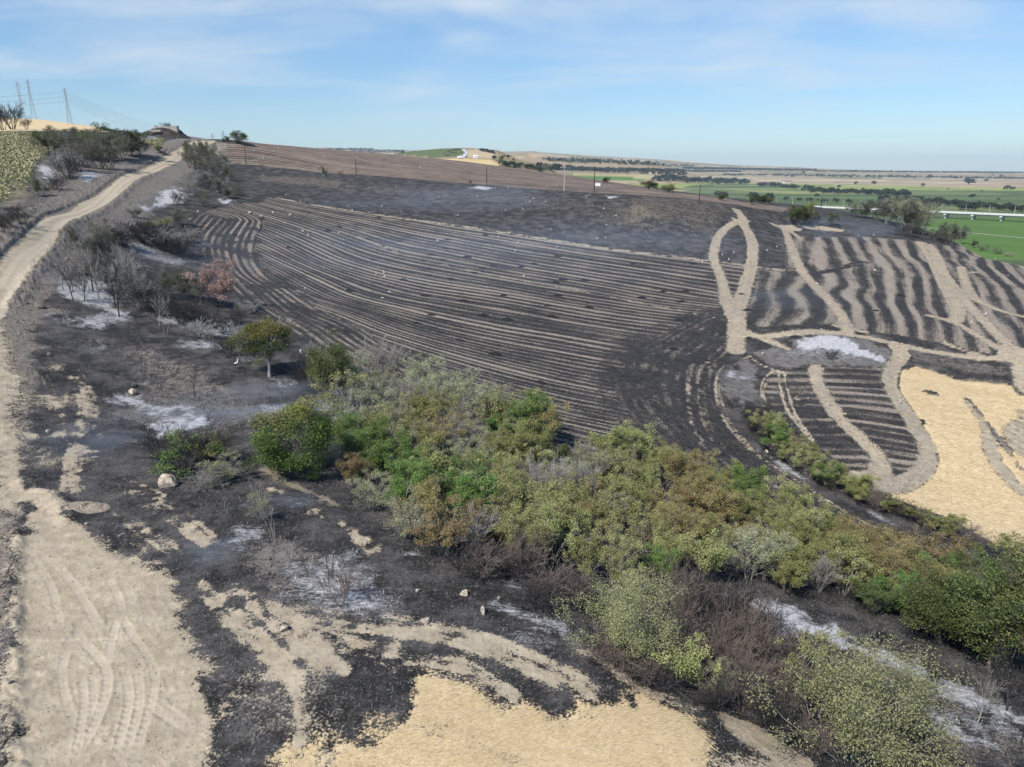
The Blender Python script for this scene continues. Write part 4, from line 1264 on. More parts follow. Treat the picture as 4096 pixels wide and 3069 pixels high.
def bush_proto(seed, kind, bark, leaves=2600, h=3.4, w=3.6, leaf=.17, stems=8, bare=.25, dome=True, topgold=False, twigr=.022, sub=3):
    """many-stemmed shrub: (leaf mesh or None, stem mesh, height, width)"""
    few = leaves < 1500
    if kind is not None:
        leaves, leaf = int(leaves * 2.7), leaf * .62
    r = random.Random(seed)
    g = np.random.default_rng(seed)
    segs, tips = [], []
    for k in range(stems):
        a = 2 * math.pi * (k + r.random()) / stems
        tilt = r.uniform(.12, .95) * w / (2 * h)
        d = np.array([math.cos(a) * tilt, math.sin(a) * tilt, 1.0])
        d /= np.linalg.norm(d)
        grow(r, np.array([math.cos(a) * .15, math.sin(a) * .15, -.15]), d, h * r.uniform(.38, .58), twigr * 1.6, 3 if few else 2, segs, tips, .62, .03, sub, .58)
    tips = np.array(tips)
    allp = np.vstack([tips] + [np.array([s[1] for s in segs])])
    sc = np.array([w / 2 / max(np.percentile(np.hypot(allp[:, 0], allp[:, 1]), 93), .1)] * 2 + [h / max(np.percentile(allp[:, 2], 98), .1)])
    segs = [(s[0] * sc, s[1] * sc, s[2], s[3]) for s in segs]
    tips = tips * sc
    sm_ = tube_mesh('stems', segs, TM[bark])
    lm_ = None
    if leaves:
        # lobes: clumps of leaves round the outer twigs, leaving gaps between them
        nl = max(22, int(leaves / 85))
        mids = np.array([s_[0] for s_ in segs])
        keep = np.vstack([tips, tips, mids[g.integers(0, len(mids), len(tips) // 2)]])
        keep = keep[keep[:, 2] > h * bare]
        if len(keep) < 8:
            keep = tips
        ctr = keep[g.integers(0, len(keep), nl)]
        ctr = ctr + g.normal(size=ctr.shape) * .12
        cr = g.uniform(.16, .44, nl) * w / 3.4
        wi = cr ** 2
        idx = g.choice(nl, leaves, p=wi / wi.sum())
        off = g.normal(size=(leaves, 3))
        off /= np.linalg.norm(off, axis=1, keepdims=True)
        off *= (g.random(leaves) ** .45)[:, None]
        pos = ctr[idx] + off * cr[idx][:, None] * np.array([1.1, 1.1, .85])
        pos[:, 2] = np.maximum(pos[:, 2], .1)
        lobe_t = g.uniform(0, .45, nl)
        tone = np.clip(lobe_t[idx] + g.uniform(0, .5, leaves), 0, .79)
        if topgold:
            zz = pos[:, 2] / h + .25 * (-pos[:, 0] / w) + g.normal(size=leaves) * .07 + (lobe_t[idx] - .22) * .35
            tone = np.where(zz > .86, .8 + g.random(leaves) * .2, tone)
        else:
            k = g.random(leaves) < {'rust': .25, 'olive': .12}.get(kind, .05)
            tone[k] = g.uniform(.8, 1, k.sum())
        lm_ = leaf_mesh('crown', pos, leaf, tone, LM[kind], seed)
    return lm_, sm_, h, w


def tree_proto(seed, kind, bark, leaves, h, w, leaf, trunk_r=.16, clear=.28, flat=.5, topgold=False, lobes=40):
    """single trunk with limbs and a lobed crown"""
    r = random.Random(seed)
    g = np.random.default_rng(seed)
    segs, tips, tsegs = [], [], []
    p = np.array([0, 0, -.3])
    d = np.array([.05, .03, 1.0])
    n = 4
    hh = h * (clear + .22)
    for k in range(n):
        d = d + rvec(r) * .13
        d[2] = max(d[2], .8)
        d /= np.linalg.norm(d)
        q = p + d * (hh + .3) / n
        tsegs.append((p, q, trunk_r * (1.25 if k == 0 else 1 - .12 * k), trunk_r * (1 - .12 * (k + 1))))
        if k >= 1:
            for _ in range(3 if k < n - 1 else 5):
                e = np.array([r.gauss(0, 1), r.gauss(0, 1), r.uniform(.2, 1.1)])
                e /= np.linalg.norm(e)
                grow(r, q, e, h * r.uniform(.22, .36), trunk_r * .42, 3, segs, tips, .65, .05, 3, .62)
        p = q
    tips = np.array(tips)
    c = np.array([0, 0, h * (clear + (1 - clear) * .5)])
    fitw = w / 2 / max(np.percentile(np.hypot(tips[:, 0], tips[:, 1]), 92), .1)
    fith = (h - hh * .75) / max(np.percentile(tips[:, 2], 98) - hh * .75, .1)

    def rs(q):
        q = np.array(q, float).copy()
        q[:2] *= fitw if q[2] > hh * .5 else 1
        if q[2] > hh * .75:
            q[2] = hh * .75 + (q[2] - hh * .75) * fith
        return q
    segs = [(rs(s[0]), rs(s[1]), s[2], s[3]) for s in segs]
    tips = np.array([rs(t) for t in tips])
    tm = tube_mesh('trunk', tsegs, TM[bark], 7)
    bm_ = tube_mesh('limbs', segs, TM[bark], 3)
    lm_ = None
    if leaves:
        cl = [rvec(r) for _ in range(lobes)]
        ctr = np.array([c + np.array([v[0] * w * .38, v[1] * w * .38, v[2] * h * (1 - clear) * .40]) for v in cl])
        ctr[:, 2] += g.normal(size=lobes) * .1
        k = g.integers(0, len(tips), lobes // 2)
        ctr = np.vstack([ctr, tips[k]])
        ctr = ctr[ctr[:, 2] > h * clear]
        nl = len(ctr)
        cr = g.uniform(.09, .17, nl) * w
        wi = cr ** 2
        idx = g.choice(nl, leaves, p=wi / wi.sum())
        off = g.normal(size=(leaves, 3))
        off /= np.linalg.norm(off, axis=1, keepdims=True)
        off *= (g.random(leaves) ** .4)[:, None]
        pos = ctr[idx] + off * cr[idx][:, None] * np.array([1.1, 1.1, .8])
        lt = g.uniform(0, .45, nl)
        tone = np.clip(lt[idx] + g.uniform(0, .5, leaves), 0, .79)
        pos = pos + g.normal(size=pos.shape) * .12
        if topgold:
            zz = pos[:, 2] / h + .22 * (-pos[:, 0] / w) + g.normal(size=leaves) * .05 + (lt[idx] - .22) * .3
            tone = np.where(zz > .84, .8 + g.random(leaves) * .2, tone)
        lm_ = leaf_mesh('crown', pos, leaf, tone, LM[kind], seed)
    return lm_, tm, bm_, h, w


BUSH = {
    'yellowgreen': [bush_proto(11, 'yellowgreen', 'grey', 2600), bush_proto(12, 'yellowgreen', 'brown', 2200, w=3.9, h=3.2), bush_proto(13, 'yellowgreen', 'grey', 1500, stems=10, leaf=.15)],
    'bright': [bush_proto(21, 'bright', 'brown', 3400, leaf=.18), bush_proto(22, 'bright', 'grey', 2600, h=3.0)],
    'dark': [bush_proto(31, 'dark', 'brown', 3600, leaf=.18), bush_proto(32, 'dark', 'brown', 3000, h=3.0, w=3.8)],
    'olive': [bush_proto(41, 'olive', 'brown', 3000), bush_proto(42, 'olive', 'grey', 2300), bush_proto(43, 'olive', 'brown', 2600, h=3.9, w=3.2)],
    'rust': [bush_proto(51, 'rust', 'brown', 2800, leaf=.15), bush_proto(52, 'rust', 'brown', 2100, leaf=.15), bush_proto(53, 'rust', 'grey', 2400, h=3.9, w=3.2, leaf=.15)],
    'pale': [bush_proto(61, 'pale', 'grey', 1700, leaf=.15, stems=10), bush_proto(62, 'pale', 'ashen', 1300, leaf=.14, stems=11)],
    'smoky': [bush_proto(71, 'smoky', 'grey', 2000, stems=9), bush_proto(72, 'smoky', 'brown', 1600, stems=10, leaf=.15)],
    'sparse': [bush_proto(131, 'bright', 'burnt', 750, h=3.0, w=4.4, leaf=.16, stems=14, sub=4), bush_proto(132, 'olive', 'burnt', 700, h=3.0, w=4.0, stems=13, sub=4)],
    'big': [bush_proto(141, 'dusty', 'grey', 8500, h=4.6, w=6.2, leaf=.135, stems=16, sub=3), bush_proto(142, 'dusty', 'brown', 5600, h=4.6, w=5.4, leaf=.135, stems=14, sub=3)],
    'pink': [bush_proto(81, 'pink', 'burnt', 4200, h=3.6, w=3.3, leaf=.15, bare=.3)],
    'twig_grey': [bush_proto(91, None, 'grey', 0, stems=15, sub=4, twigr=.017), bush_proto(92, None, 'ashen', 0, stems=13, sub=4, twigr=.017)],
    'twig_burnt': [bush_proto(101, None, 'burnt', 0, stems=14, sub=4, twigr=.018), bush_proto(102, None, 'burnt', 0, stems=12, sub=4, h=3.8, w=3.0, twigr=.02)],
    'twig_brown': [bush_proto(111, None, 'brown', 0, stems=15, sub=4, twigr=.017), bush_proto(112, None, 'brown', 0, stems=13, sub=4, twigr=.018, w=4.0)],
    'sprig': [bush_proto(121, None, 'burnt', 0, stems=3, sub=2, h=2.4, w=1.6, twigr=.02), bush_proto(122, None, 'burnt', 0, stems=2, sub=2, h=2.6, w=1.3, twigr=.022), bush_proto(123, None, 'grey', 0, stems=3, sub=2, h=2.2, w=1.8, twigr=.018)],
}
TREE = {
    'gold_top': [tree_proto(201, 'gold_top', 'brown', 22000, 6.2, 6.2, .15, clear=.10, topgold=True, lobes=64)],
    'field_tree': [tree_proto(211, 'gold_top', 'ashen', 13000, 6.4, 5.0, .14, clear=.36, topgold=True, lobes=46), tree_proto(212, 'dark', 'grey', 12000, 6.0, 4.6, .14, clear=.30, lobes=42)],
    'dark_tree': [tree_proto(221, 'dark', 'brown', 20000, 6.5, 5.4, .13, clear=.18, lobes=52), tree_proto(222, 'olive', 'brown', 18000, 6.2, 5.2, .13, clear=.2, lobes=48)],
    'burnt_tree': [tree_proto(231, None, 'burnt', 0, 6.0, 4.4, .2, trunk_r=.11, clear=.22), tree_proto(232, None, 'burnt', 0, 5.2, 3.6, .2, trunk_r=.09, clear=.2), tree_proto(233, None, 'grey', 0, 4.6, 3.8, .2, trunk_r=.09, clear=.18)],
    'far_tree': [tree_proto(241, 'far', 'brown', 700, 7.0, 7.0, 1.0, trunk_r=.25, clear=.12, lobes=22), tree_proto(242, 'far', 'brown', 650, 8.5, 6.0, 1.0, trunk_r=.25, clear=.14, lobes=20)],
}
NAMES = {'yellowgreen': 'leafy_shrub', 'bright': 'leafy_shrub', 'dark': 'leafy_shrub', 'olive': 'leafy_shrub', 'rust': 'leafy_shrub', 'pale': 'leafy_shrub', 'smoky': 'leafy_shrub', 'pink': 'scorched_shrub', 'sparse': 'leafy_shrub', 'big': 'leafy_shrub',
         'twig_grey': 'bare_shrub', 'twig_burnt': 'burnt_shrub', 'twig_brown': 'bare_shrub', 'sprig': 'burnt_sapling', 'gold_top': 'broadleaf_tree', 'field_tree': 'broadleaf_tree', 'dark_tree': 'broadleaf_tree', 'burnt_tree': 'burnt_tree', 'far_tree': 'valley_tree'}
PR = random.Random(99)
COUNT = {}


def plant(kind, x, y, w, h, label, group=None, var=None, rot=None, sink=.1, z=None):
    """a shrub or tree standing at x, y: an Empty with its crown and its stems"""
    tree = kind in TREE
    protos = (TREE if tree else BUSH)[kind]
    pr = protos[PR.randrange(len(protos)) if var is None else var % len(protos)]
    nm = NAMES[kind]
    o = bpy.data.objects.new(nm, None)
    C.objects.link(o)
    if z is None:
        z = float(z_at(x, y)[0])
    o.location = (x, y, z - sink)
    o.rotation_euler = (PR.gauss(0, .05), PR.gauss(0, .05), PR.uniform(0, 6.283) if rot is None else rot)
    o.scale = (w / pr[-1], w / pr[-1], h / pr[-2])
    o.empty_display_size = .1
    tag(o, label, 'tree' if tree else 'shrub', group)
    if tree:
        link('trunk', pr[1], o)
        link('limbs', pr[2], o)
    else:
        link('stems', pr[1], o)
    if pr[0] is not None:
        link('crown', pr[0], o)
    COUNT[nm] = COUNT.get(nm, 0) + 1
    return o


def at(crop, x, y):
    q = pp(crop, [(x, y)])[0]
    w, D = hit([q[0]], [q[1]])
    return w[0], float(D[0])


def plant_px(kind, crop, x, y, wpx, hpx, label, group=None, var=None, rot=None):
    """base point and size as read off the photograph, turned into a place and metres"""
    p, D = at(crop, x, y)
    s = (1 if crop == 'P' else KP / CROPS[crop][2]) * D / FPX
    return plant(kind, p[0], p[1], wpx * s, hpx * s, label, group, var, rot)


# ---- single trees and shrubs one can point at --------------------------------
plant_px('gold_top', 'P', 640, 1030, 172, 168, 'round dense green tree with yellow top at the left end of the thicket', rot=.4)
plant_px('field_tree', 'D', 1625, 915, 330, 345, 'tree with yellow brown top and a pale scorched trunk on the grey slope', var=0, rot=2.0)
plant_px('field_tree', 'D', 1975, 1085, 280, 400, 'green tree on bare scorched stems at the corner of the striped field', var=1, rot=1.0)
plant_px('pink', 'P', 476, 664, 88, 92, 'pink brown scorched shrub beside the left edge of the striped field')
for k, (x, y, wv, hv) in enumerate(((1020, 430, 190, 190), (1110, 440, 200, 190), (1200, 470, 190, 180))):
    plant_px('smoky', 'D', x, y, wv, hv, 'grey green shrub in the row left of the pink scorched shrub', 'grey green shrubs left of the pink shrub')
plant_px('sparse', 'D', 1110, 1480, 460, 260, 'wide half green shrub with dark twigs above the big pale boulder', var=0)
plant_px('sparse', 'D', 1270, 1440, 300, 200, 'dark twiggy shrub with some green between the wide shrub and the round tree', var=1)
plant_px('twig_burnt', 'D', 960, 1400, 300, 200, 'burnt twiggy shrub left of the wide green shrub above the boulder')
plant_px('twig_burnt', 'D', 1290, 1420, 280, 190, 'burnt twiggy shrub right of the wide green shrub, nearest the round tree')
plant_px('pale', 'D', 1350, 1560, 240, 170, 'pale grey leaved shrub below and right of the wide green shrub', var=0)
plant_px('twig_grey', 'D', 1260, 1590, 220, 130, 'grey twiggy shrub between the boulder and the pale leaved shrub')
plant_px('pale', 'F', 1480, 270, 170, 210, 'small sparse pale sapling by the smoking ash', var=1)
plant_px('bright', 'E', 560, 1140, 130, 90, 'small bright green shrub at the foot of the round tree', var=1)
plant_px('bright', 'E', 610, 1060, 80, 70, 'tiny bright green shrub tucked under the round tree on its right', var=0)
# foreground
plant_px('big', 'G', 1880, 930, 600, 480, 'big yellow green shrub standing out in front of the thicket above the straw', var=0)
plant_px('yellowgreen', 'G', 1970, 720, 260, 330, 'tall narrow yellow green shrub behind the big yellow green one', var=2)
plant_px('yellowgreen', 'H', 350, 1110, 360, 300, 'low yellow green shrub at the edge of the pale straw', var=1)
plant_px('pale', 'H', 500, 1170, 220, 220, 'small pale shrub right of the low yellow green shrub at the straw edge', var=0)
plant_px('big', 'H', 1250, 1530, 860, 640, 'largest yellow green shrub in the foreground at the bottom right', var=0)
plant_px('yellowgreen', 'H', 980, 1200, 420, 440, 'leafy shrub rising at the upper left of the largest foreground shrub', var=2)
plant_px('big', 'H', 1500, 1390, 420, 460, 'leafy shrub rising at the upper right of the largest foreground shrub', var=1)
plant_px('rust', 'H', 1060, 1140, 180, 280, 'orange brown leaved shrub at the top of the largest foreground shrub', var=1)
plant_px('dark_tree', 'H', 2010, 1000, 470, 600, 'dark green tree at the right edge over the ash gully', var=0)
plant_px('olive', 'H', 1880, 860, 300, 330, 'olive shrub leaning out below the right edge tree', var=0)
plant_px('dark', 'H', 2120, 920, 300, 300, 'dark green shrub in front of the right edge trees', var=2)
plant_px('dark_tree', 'H', 2260, 1040, 560, 720, 'dark green tree cut off by the right edge over the gully', var=1)
plant_px('dark_tree', 'H', 1740, 860, 430, 430, 'darker tree in the thicket left of the right edge tree', var=0)
plant_px('bright', 'H', 1590, 720, 260, 200, 'bright green shrub at the lower rim of the thicket over the ash')
plant_px('bright', 'H', 1400, 690, 200, 260, 'narrow bright green shrub beside the pale dead trunk', var=1)
plant_px('bright', 'H', 160, 520, 190, 150, 'bright green shrub at the low left tip of the yellow green crowns')
for x, y, wv, hv in ((2120, 1240, 260, 420), (1950, 1320, 200, 320), (2190, 1420, 260, 300), (1660, 1110, 190, 330), (1730, 1130, 170, 250), (1200, 950, 130, 160), (1285, 880, 160, 330), (1330, 890, 120, 180), (860, 780, 180, 190), (2080, 1160, 120, 330)):
    plant_px('burnt_tree', 'H', x, y, wv, hv, 'bare burnt tree in the ash gully lower right', 'bare burnt trees in the ash gully')
for x, y, wv, hv in ((340, 840, 240, 310), (480, 900, 260, 290), (600, 960, 260, 320), (700, 1080, 280, 300), (640, 1240, 260, 260), (800, 1010, 240, 240), (1000, 1000, 220, 200), (860, 1240, 260, 230), (760, 880, 240, 220), (440, 1040, 220, 200), (1050, 1480, 240, 160), (1560, 1480, 300, 200), (1720, 1540, 260, 180), (560, 780, 220, 260), (300, 960, 240, 260), (420, 780, 230, 260), (540, 1060, 250, 280), (680, 1180, 250, 260), (760, 1120, 250, 250), (900, 1120, 250, 240), (250, 700, 240, 260), (160, 900, 220, 200), (640, 820, 250, 230), (480, 1240, 200, 180), (760, 1330, 220, 200), (880, 1420, 240, 220)):
    plant_px('twig_brown' if PR.random() < .55 else 'twig_burnt', 'H', x, y, wv * 1.25, hv * 1.25, 'leafless shrub between the straw and the ash gully', 'leafless shrubs at the lower right')
for x, y, wv, hv in ((240, 620, 240, 210), (1420, 660, 300, 190), (1540, 640, 330, 230), (1080, 460, 300, 170), (960, 430, 260, 150), (1700, 690, 250, 210), (1900, 1010, 330, 180), (2000, 1060, 320, 170), (2130, 1120, 300, 170), (1240, 470, 280, 150), (1820, 900, 240, 140)):
    plant_px('twig_brown' if PR.random() < .5 else 'twig_burnt', 'G', x, y, wv * 1.2, hv * 1.2, 'leafless dark shrub at the foot of the thicket', 'leafless shrubs along the foot of the thicket')
for x, y, wv, hv in ((180, 460, 150, 230), (50, 440, 110, 160), (400, 620, 90, 130), (880, 580, 60, 80), (1360, 830, 40, 100), (1180, 590, 50, 70), (1430, 720, 60, 90), (250, 380, 100, 120)):
    plant_px('sprig', 'G', x, y, wv, hv, 'thin burnt sapling on the black slope above the straw', 'thin burnt saplings on the near slope')
for x, y, wv, hv in ((1560, 400, 150, 300), (1640, 500, 120, 150), (1740, 590, 90, 110), (1870, 580, 150, 230), (1480, 190, 130, 210), (1500, 410, 80, 90), (1300, 220, 150, 120)):
    plant_px('sprig', 'F', x, y, wv, hv, 'thin charred sapling on the ashy slope by the smoke', 'thin charred saplings by the smoke')

# burnt slope left of the field
for x, y, wv, hv, v in ((715, 555, 200, 330, 0), (380, 395, 150, 250, 2), (445, 465, 150, 300, 1), (510, 460, 130, 280, 1), (600, 450, 170, 330, 2), (560, 400, 190, 320, 0), (860, 520, 190, 250, 0), (960, 610, 140, 190, 2), (530, 470, 130, 260, 2), (690, 480, 170, 320, 1), (770, 480, 150, 260, 0), (880, 460, 160, 240, 1), (640, 330, 150, 230, 0)):
    plant_px('burnt_tree', 'D', x, y, wv, hv, 'bare burnt tree on white ash below the road', 'bare burnt trees on the white ash', v)
for x, y, wv, hv in ((640, 250, 200, 190), (720, 330, 220, 200), (780, 400, 220, 200), (850, 500, 230, 190), (930, 520, 220, 170), (1010, 560, 230, 160), (1100, 600, 230, 150), (1160, 570, 220, 120), (1260, 610, 230, 110), (1360, 650, 220, 110), (1220, 680, 210, 110), (1440, 600, 180, 90), (1490, 530, 150, 70),
                     (900, 130, 230, 130), (1000, 150, 230, 130), (1080, 170, 220, 110), (820, 90, 220, 120), (700, 110, 200, 130), (1140, 120, 180, 100), (1380, 800, 170, 140), (1440, 760, 160, 160), (1540, 760, 150, 120), (1840, 1000, 200, 200), (1900, 900, 180, 160), (1960, 960, 170, 200), (2060, 1050, 220, 260), (1870, 830, 120, 120)):
    plant_px('twig_burnt' if PR.random() < .6 else 'twig_grey', 'D', x, y, wv, hv, 'leafless burnt shrub left of the striped field', 'leafless burnt shrubs on the left slope')
for x, y, wv, hv in ((450, 130, 120, 130), (620, 150, 150, 170), (570, 180, 110, 120)):
    plant_px('smoky', 'D', x, y, wv, hv, 'small half green shrub among the bare trees below the road', 'half green shrubs below the road')
for x, y, wv, hv in ((1170, 1040, 110, 180), (1440, 1230, 80, 160), (1525, 1030, 60, 100), (730, 760, 110, 130), (640, 640, 90, 100), (820, 660, 110, 130), (1000, 820, 110, 110), (1260, 850, 60, 60), (1640, 1080, 90, 80), (1600, 1000, 80, 90), (1720, 1050, 100, 130), (900, 930, 120, 80), (870, 720, 80, 110), (770, 690, 90, 110), (1180, 960, 60, 110), (1350, 960, 70, 100),
                     (400, 560, 90, 70), (1130, 640, 90, 110), (1000, 660, 100, 120), (1280, 740, 80, 90), (380, 590, 110, 60), (1450, 1180, 60, 70), (930, 840, 90, 80), (760, 800, 90, 80)):
    plant_px('sprig', 'D', x, y, wv, hv, 'thin burnt sapling in the hollow below the road', 'thin burnt saplings in the charred hollow')

# shrubs along the upper road
for x, y, wv, hv, k in ((300, 500, 170, 130, 'dark'), (400, 560, 230, 170, 'smoky'), (480, 520, 220, 150, 'smoky'), (560, 590, 230, 190, 'smoky'), (620, 540, 230, 170, 'dark'), (700, 600, 220, 190, 'smoky'), (760, 540, 230, 170, 'smoky'), (820, 520, 190, 140, 'dark'), (500, 610, 210, 170, 'smoky'), (880, 520, 150, 110, 'smoky'), (640, 600, 220, 170, 'smoky'), (350, 470, 190, 110, 'smoky'), (430, 620, 180, 120, 'twig_grey'), (440, 660, 190, 140, 'twig_burnt'), (380, 640, 160, 110, 'twig_grey')):
    plant_px(k, 'A', x, y, wv * 1.15, hv * 1.12, 'shrub between the sunflowers and the road', 'shrubs of the clump left of the road')
plant_px('smoky', 'A', 245, 770, 170, 130, 'lone dark green shrub on burnt ground left of the road', var=0)
for x, y, wv, hv in ((60, 980, 190, 110), (150, 960, 160, 90), (350, 730, 150, 90), (20, 1010, 150, 100), (110, 900, 140, 70)):
    plant_px('twig_burnt', 'A', x, y, wv, hv, 'low burnt shrub on the bank above the left bend of the road', 'low burnt shrubs above the road bend')
plant_px('dark', 'A', 1015, 500, 90, 45, 'low green shrub at the road side under the sunflower field', var=1)
for x, y, wv, hv, k in ((1200, 590, 110, 150, 'smoky'), (1250, 620, 130, 170, 'smoky'), (1190, 530, 70, 100, 'dark'), (1300, 620, 140, 170, 'smoky'), (1350, 640, 150, 150, 'smoky'), (1290, 570, 110, 130, 'dark'), (1400, 660, 140, 130, 'smoky'), (1440, 670, 110, 100, 'smoky'), (1240, 560, 100, 120, 'smoky'), (1230, 700, 140, 100, 'twig_grey'), (1310, 720, 150, 100, 'twig_burnt'), (1210, 770, 140, 130, 'twig_grey'), (1380, 740, 150, 90, 'smoky'), (1330, 690, 120, 80, 'twig_grey')):
    plant_px(k, 'A', x, y, wv, hv, 'shrub of the clump right of the upper road', 'shrubs of the clump right of the road')
plant_px('smoky', 'A', 1500, 760, 90, 75, 'small green shrub at the lower right end of the clump by the road', var=1)
plant_px('smoky', 'A', 1440, 780, 110, 70, 'low green shrub on white ash at the foot of the road clump', var=0)
plant_px('smoky', 'A', 1290, 835, 90, 100, 'rounded dull green shrub standing on white ash below the road', var=1)
plant_px('twig_burnt', 'A', 1110, 820, 100, 90, 'bare burnt shrub on white ash left of the rounded dull green shrub', var=0)
plant_px('smoky', 'A', 1130, 950, 160, 100, 'dull green shrub at the left tip of the striped field', var=0)
plant_px('olive', 'A', 1020, 970, 190, 60, 'flat olive bramble left of the striped field tip', var=1)
plant_px('twig_burnt', 'A', 850, 900, 100, 55, 'small burnt shrub on the slope below the road shoulder', var=1)
for x, y, wv, hv in ((700, 1060, 170, 110), (780, 1080, 180, 110), (900, 1060, 200, 120), (1000, 1080, 190, 100), (1080, 1130, 190, 100), (1150, 1150, 160, 90), (1060, 1030, 190, 90), (1180, 1050, 140, 80), (600, 1130, 150, 100)):
    plant_px('twig_burnt', 'A', x, y, wv, hv, 'burnt shrub at the left corner of the striped field', 'burnt shrubs at the left field corner')
plant_px('twig_burnt', 'A', 80, 345, 190, 150, 'big bare burnt tree crown on the skyline at the left edge', var=1)
plant_px('twig_burnt', 'A', 20, 350, 160, 160, 'big dark burnt tree cut off by the left edge on the skyline', var=0)
plant_px('twig_burnt', 'A', 170, 345, 80, 70, 'small bare burnt shrub right of the big skyline trees', var=0)
plant_px('twig_burnt', 'A', 236, 282, 16, 26, 'tiny dark shrub beside the foot of the second pylon', var=1)
for x, y, wv, hv in ((410, 362, 60, 22), (470, 365, 60, 24), (560, 366, 60, 26), (630, 365, 70, 28), (700, 368, 50, 26), (760, 372, 50, 18), (810, 390, 50, 18)):
    plant_px('twig_burnt', 'A', x, y, wv, hv, 'burnt scrub along the black strip under the golden hill', 'burnt scrub under the golden hill')
# far side of the fields
plant_px('dark_tree', 'A', 1505, 432, 110, 78, 'round dark green tree alone on the skyline right of the road', var=0)
plant_px('dark', 'A', 1440, 425, 40, 36, 'small dark green bush left of the lone skyline tree', var=0)
plant_px('dark', 'A', 1410, 424, 36, 24, 'smallest green bush left of the lone skyline tree', var=1)
plant_px('smoky', 'A', 2045, 640, 60, 62, 'grey green shrub alone on the bank under the upper field', var=0)
plant_px('smoky', 'A', 2155, 640, 36, 34, 'little shrub on the bank right of the grey green one', var=1)
plant_px('twig_brown', 'B', 1220, 335, 32, 36, 'little bare tree at the upper field edge beside a dark pole', var=0)
for x, y, wv, hv, k in ((960, 480, 110, 100, 'dark'), (1000, 470, 120, 105, 'olive'), (920, 480, 80, 80, 'dark'), (1050, 480, 110, 70, 'smoky'), (990, 485, 100, 70, 'dark')):
    plant_px(k, 'C', x, y, wv, hv, 'dark green shrub above the end of the middle fire break', 'shrubs above the middle fire break')
plant_px('dark', 'C', 1145, 490, 85, 70, 'separate dark green shrub right of the clump above the middle fire break', var=1)
for x, y, wv, hv, k in ((1270, 430, 110, 60, 'smoky'), (1330, 440, 120, 70, 'smoky'), (1390, 450, 130, 80, 'smoky'), (1450, 470, 140, 100, 'smoky'), (1520, 490, 150, 120, 'pale'), (1580, 520, 160, 140, 'smoky'), (1640, 530, 150, 130, 'pale'), (1500, 450, 130, 90, 'smoky'), (1570, 470, 140, 100, 'smoky'), (1630, 480, 130, 100, 'smoky'), (1420, 420, 120, 60, 'smoky'), (1540, 540, 110, 50, 'twig_burnt'), (1600, 545, 110, 60, 'twig_burnt')):
    plant_px(k, 'C', x, y + 8, wv * 1.1, hv * 1.3, 'smoke grey shrub in the belt behind the right field', 'shrubs of the belt behind the right field')
for x, y, wv, hv, k in ((1750, 570, 120, 100, 'smoky'), (1810, 590, 120, 110, 'smoky'), (1860, 590, 110, 100, 'smoky'), (1720, 570, 90, 60, 'smoky'), (1790, 600, 100, 70, 'smoky'), (1930, 615, 50, 45, 'dark'), (1980, 630, 70, 30, 'smoky'), (2060, 645, 80, 30, 'smoky'), (2130, 660, 60, 26, 'pale')):
    plant_px(k, 'C', x, y, wv, hv, 'shrub on the brow of the right field before the green plain', 'shrubs on the brow of the right field')
plant_px('twig_burnt', 'C', 910, 1165, 46, 48, 'small round burnt bush by the end of the short diagonal track', var=0)
plant_px('twig_burnt', 'I', 1065, 275, 90, 60, 'burnt bush in the middle of the white ash hollow', var=1)
plant_px('twig_burnt', 'I', 510, 340, 70, 40, 'burnt bush at the left of the ash hollow', var=0)
plant_px('dark_tree', 'B', 1972, 322, 48, 34, 'dark tree behind the white box at the upper field edge', var=0)
plant_px('dark_tree', 'C', 130, 290, 105, 52, 'dark green tree at the far corner of the upper field', var=0)
plant_px('dark_tree', 'C', 238, 304, 88, 44, 'lower dark green tree right of the one at the upper field corner', var=1)
for x, y, wv, hv in ((535, 350, 60, 34), (700, 372, 60, 40), (760, 372, 90, 50), (800, 372, 50, 36)):
    plant_px('dark', 'C', x, y, wv, hv, 'dark shrub just behind the brow of the upper field', 'dark shrubs behind the upper field brow')

# ---- hedge between the lower track and the straw field -------------------------
hp = smooth_line(gp('I', [(690, 700), (760, 800), (860, 880), (980, 955), (1080, 1025), (1200, 1085), (1310, 1150), (1430, 1190), (1560, 1225), (1690, 1285), (1800, 1330), (1920, 1385), (2010, 1410), (2140, 1450)]), 1)
seg = np.r_[0, np.cumsum(np.linalg.norm(np.diff(hp, axis=0), axis=1))]
t = 0.0
while t < seg[-1]:
    f = t / seg[-1]
    x, y = np.interp(t, seg, hp[:, 0]), np.interp(t, seg, hp[:, 1])
    for off in ((-1.0, .9) if f < .55 else (-.3,)):
        kk = PR.random()
        if f < .5:
            k = 'yellowgreen' if kk < .55 else ('bright' if kk < .6 else ('rust' if kk < .68 else 'olive'))
            hh = PR.uniform(2.6, 3.6) * (1 - .2 * f)
        else:
            k = 'olive' if kk < .5 else ('dark' if kk < .65 else ('twig_brown' if kk < .85 else 'smoky'))
            hh = PR.uniform(1.7, 2.6) + (.9 if .80 < f < .9 else 0)
        plant(k, x + off * .75 + PR.gauss(0, .3), y + off * .7 + PR.gauss(0, .3), hh * PR.uniform(1.1, 1.35), hh, 'shrub in the hedge beside the right straw field', 'shrubs of the hedge by the straw field')
    t += PR.uniform(1.5, 2.2)
for x, y, wv, hv in ((640, 640, 140, 110), (560, 620, 110, 90), (600, 700, 130, 90), (480, 560, 100, 70), (720, 760, 130, 80), (1050, 1040, 150, 90), (1450, 1200, 180, 110), (1540, 1230, 170, 100)):
    plant_px('twig_burnt', 'I', x, y, wv, hv, 'burnt shrub at the foot of the straw field hedge', 'burnt shrubs at the foot of the hedge')

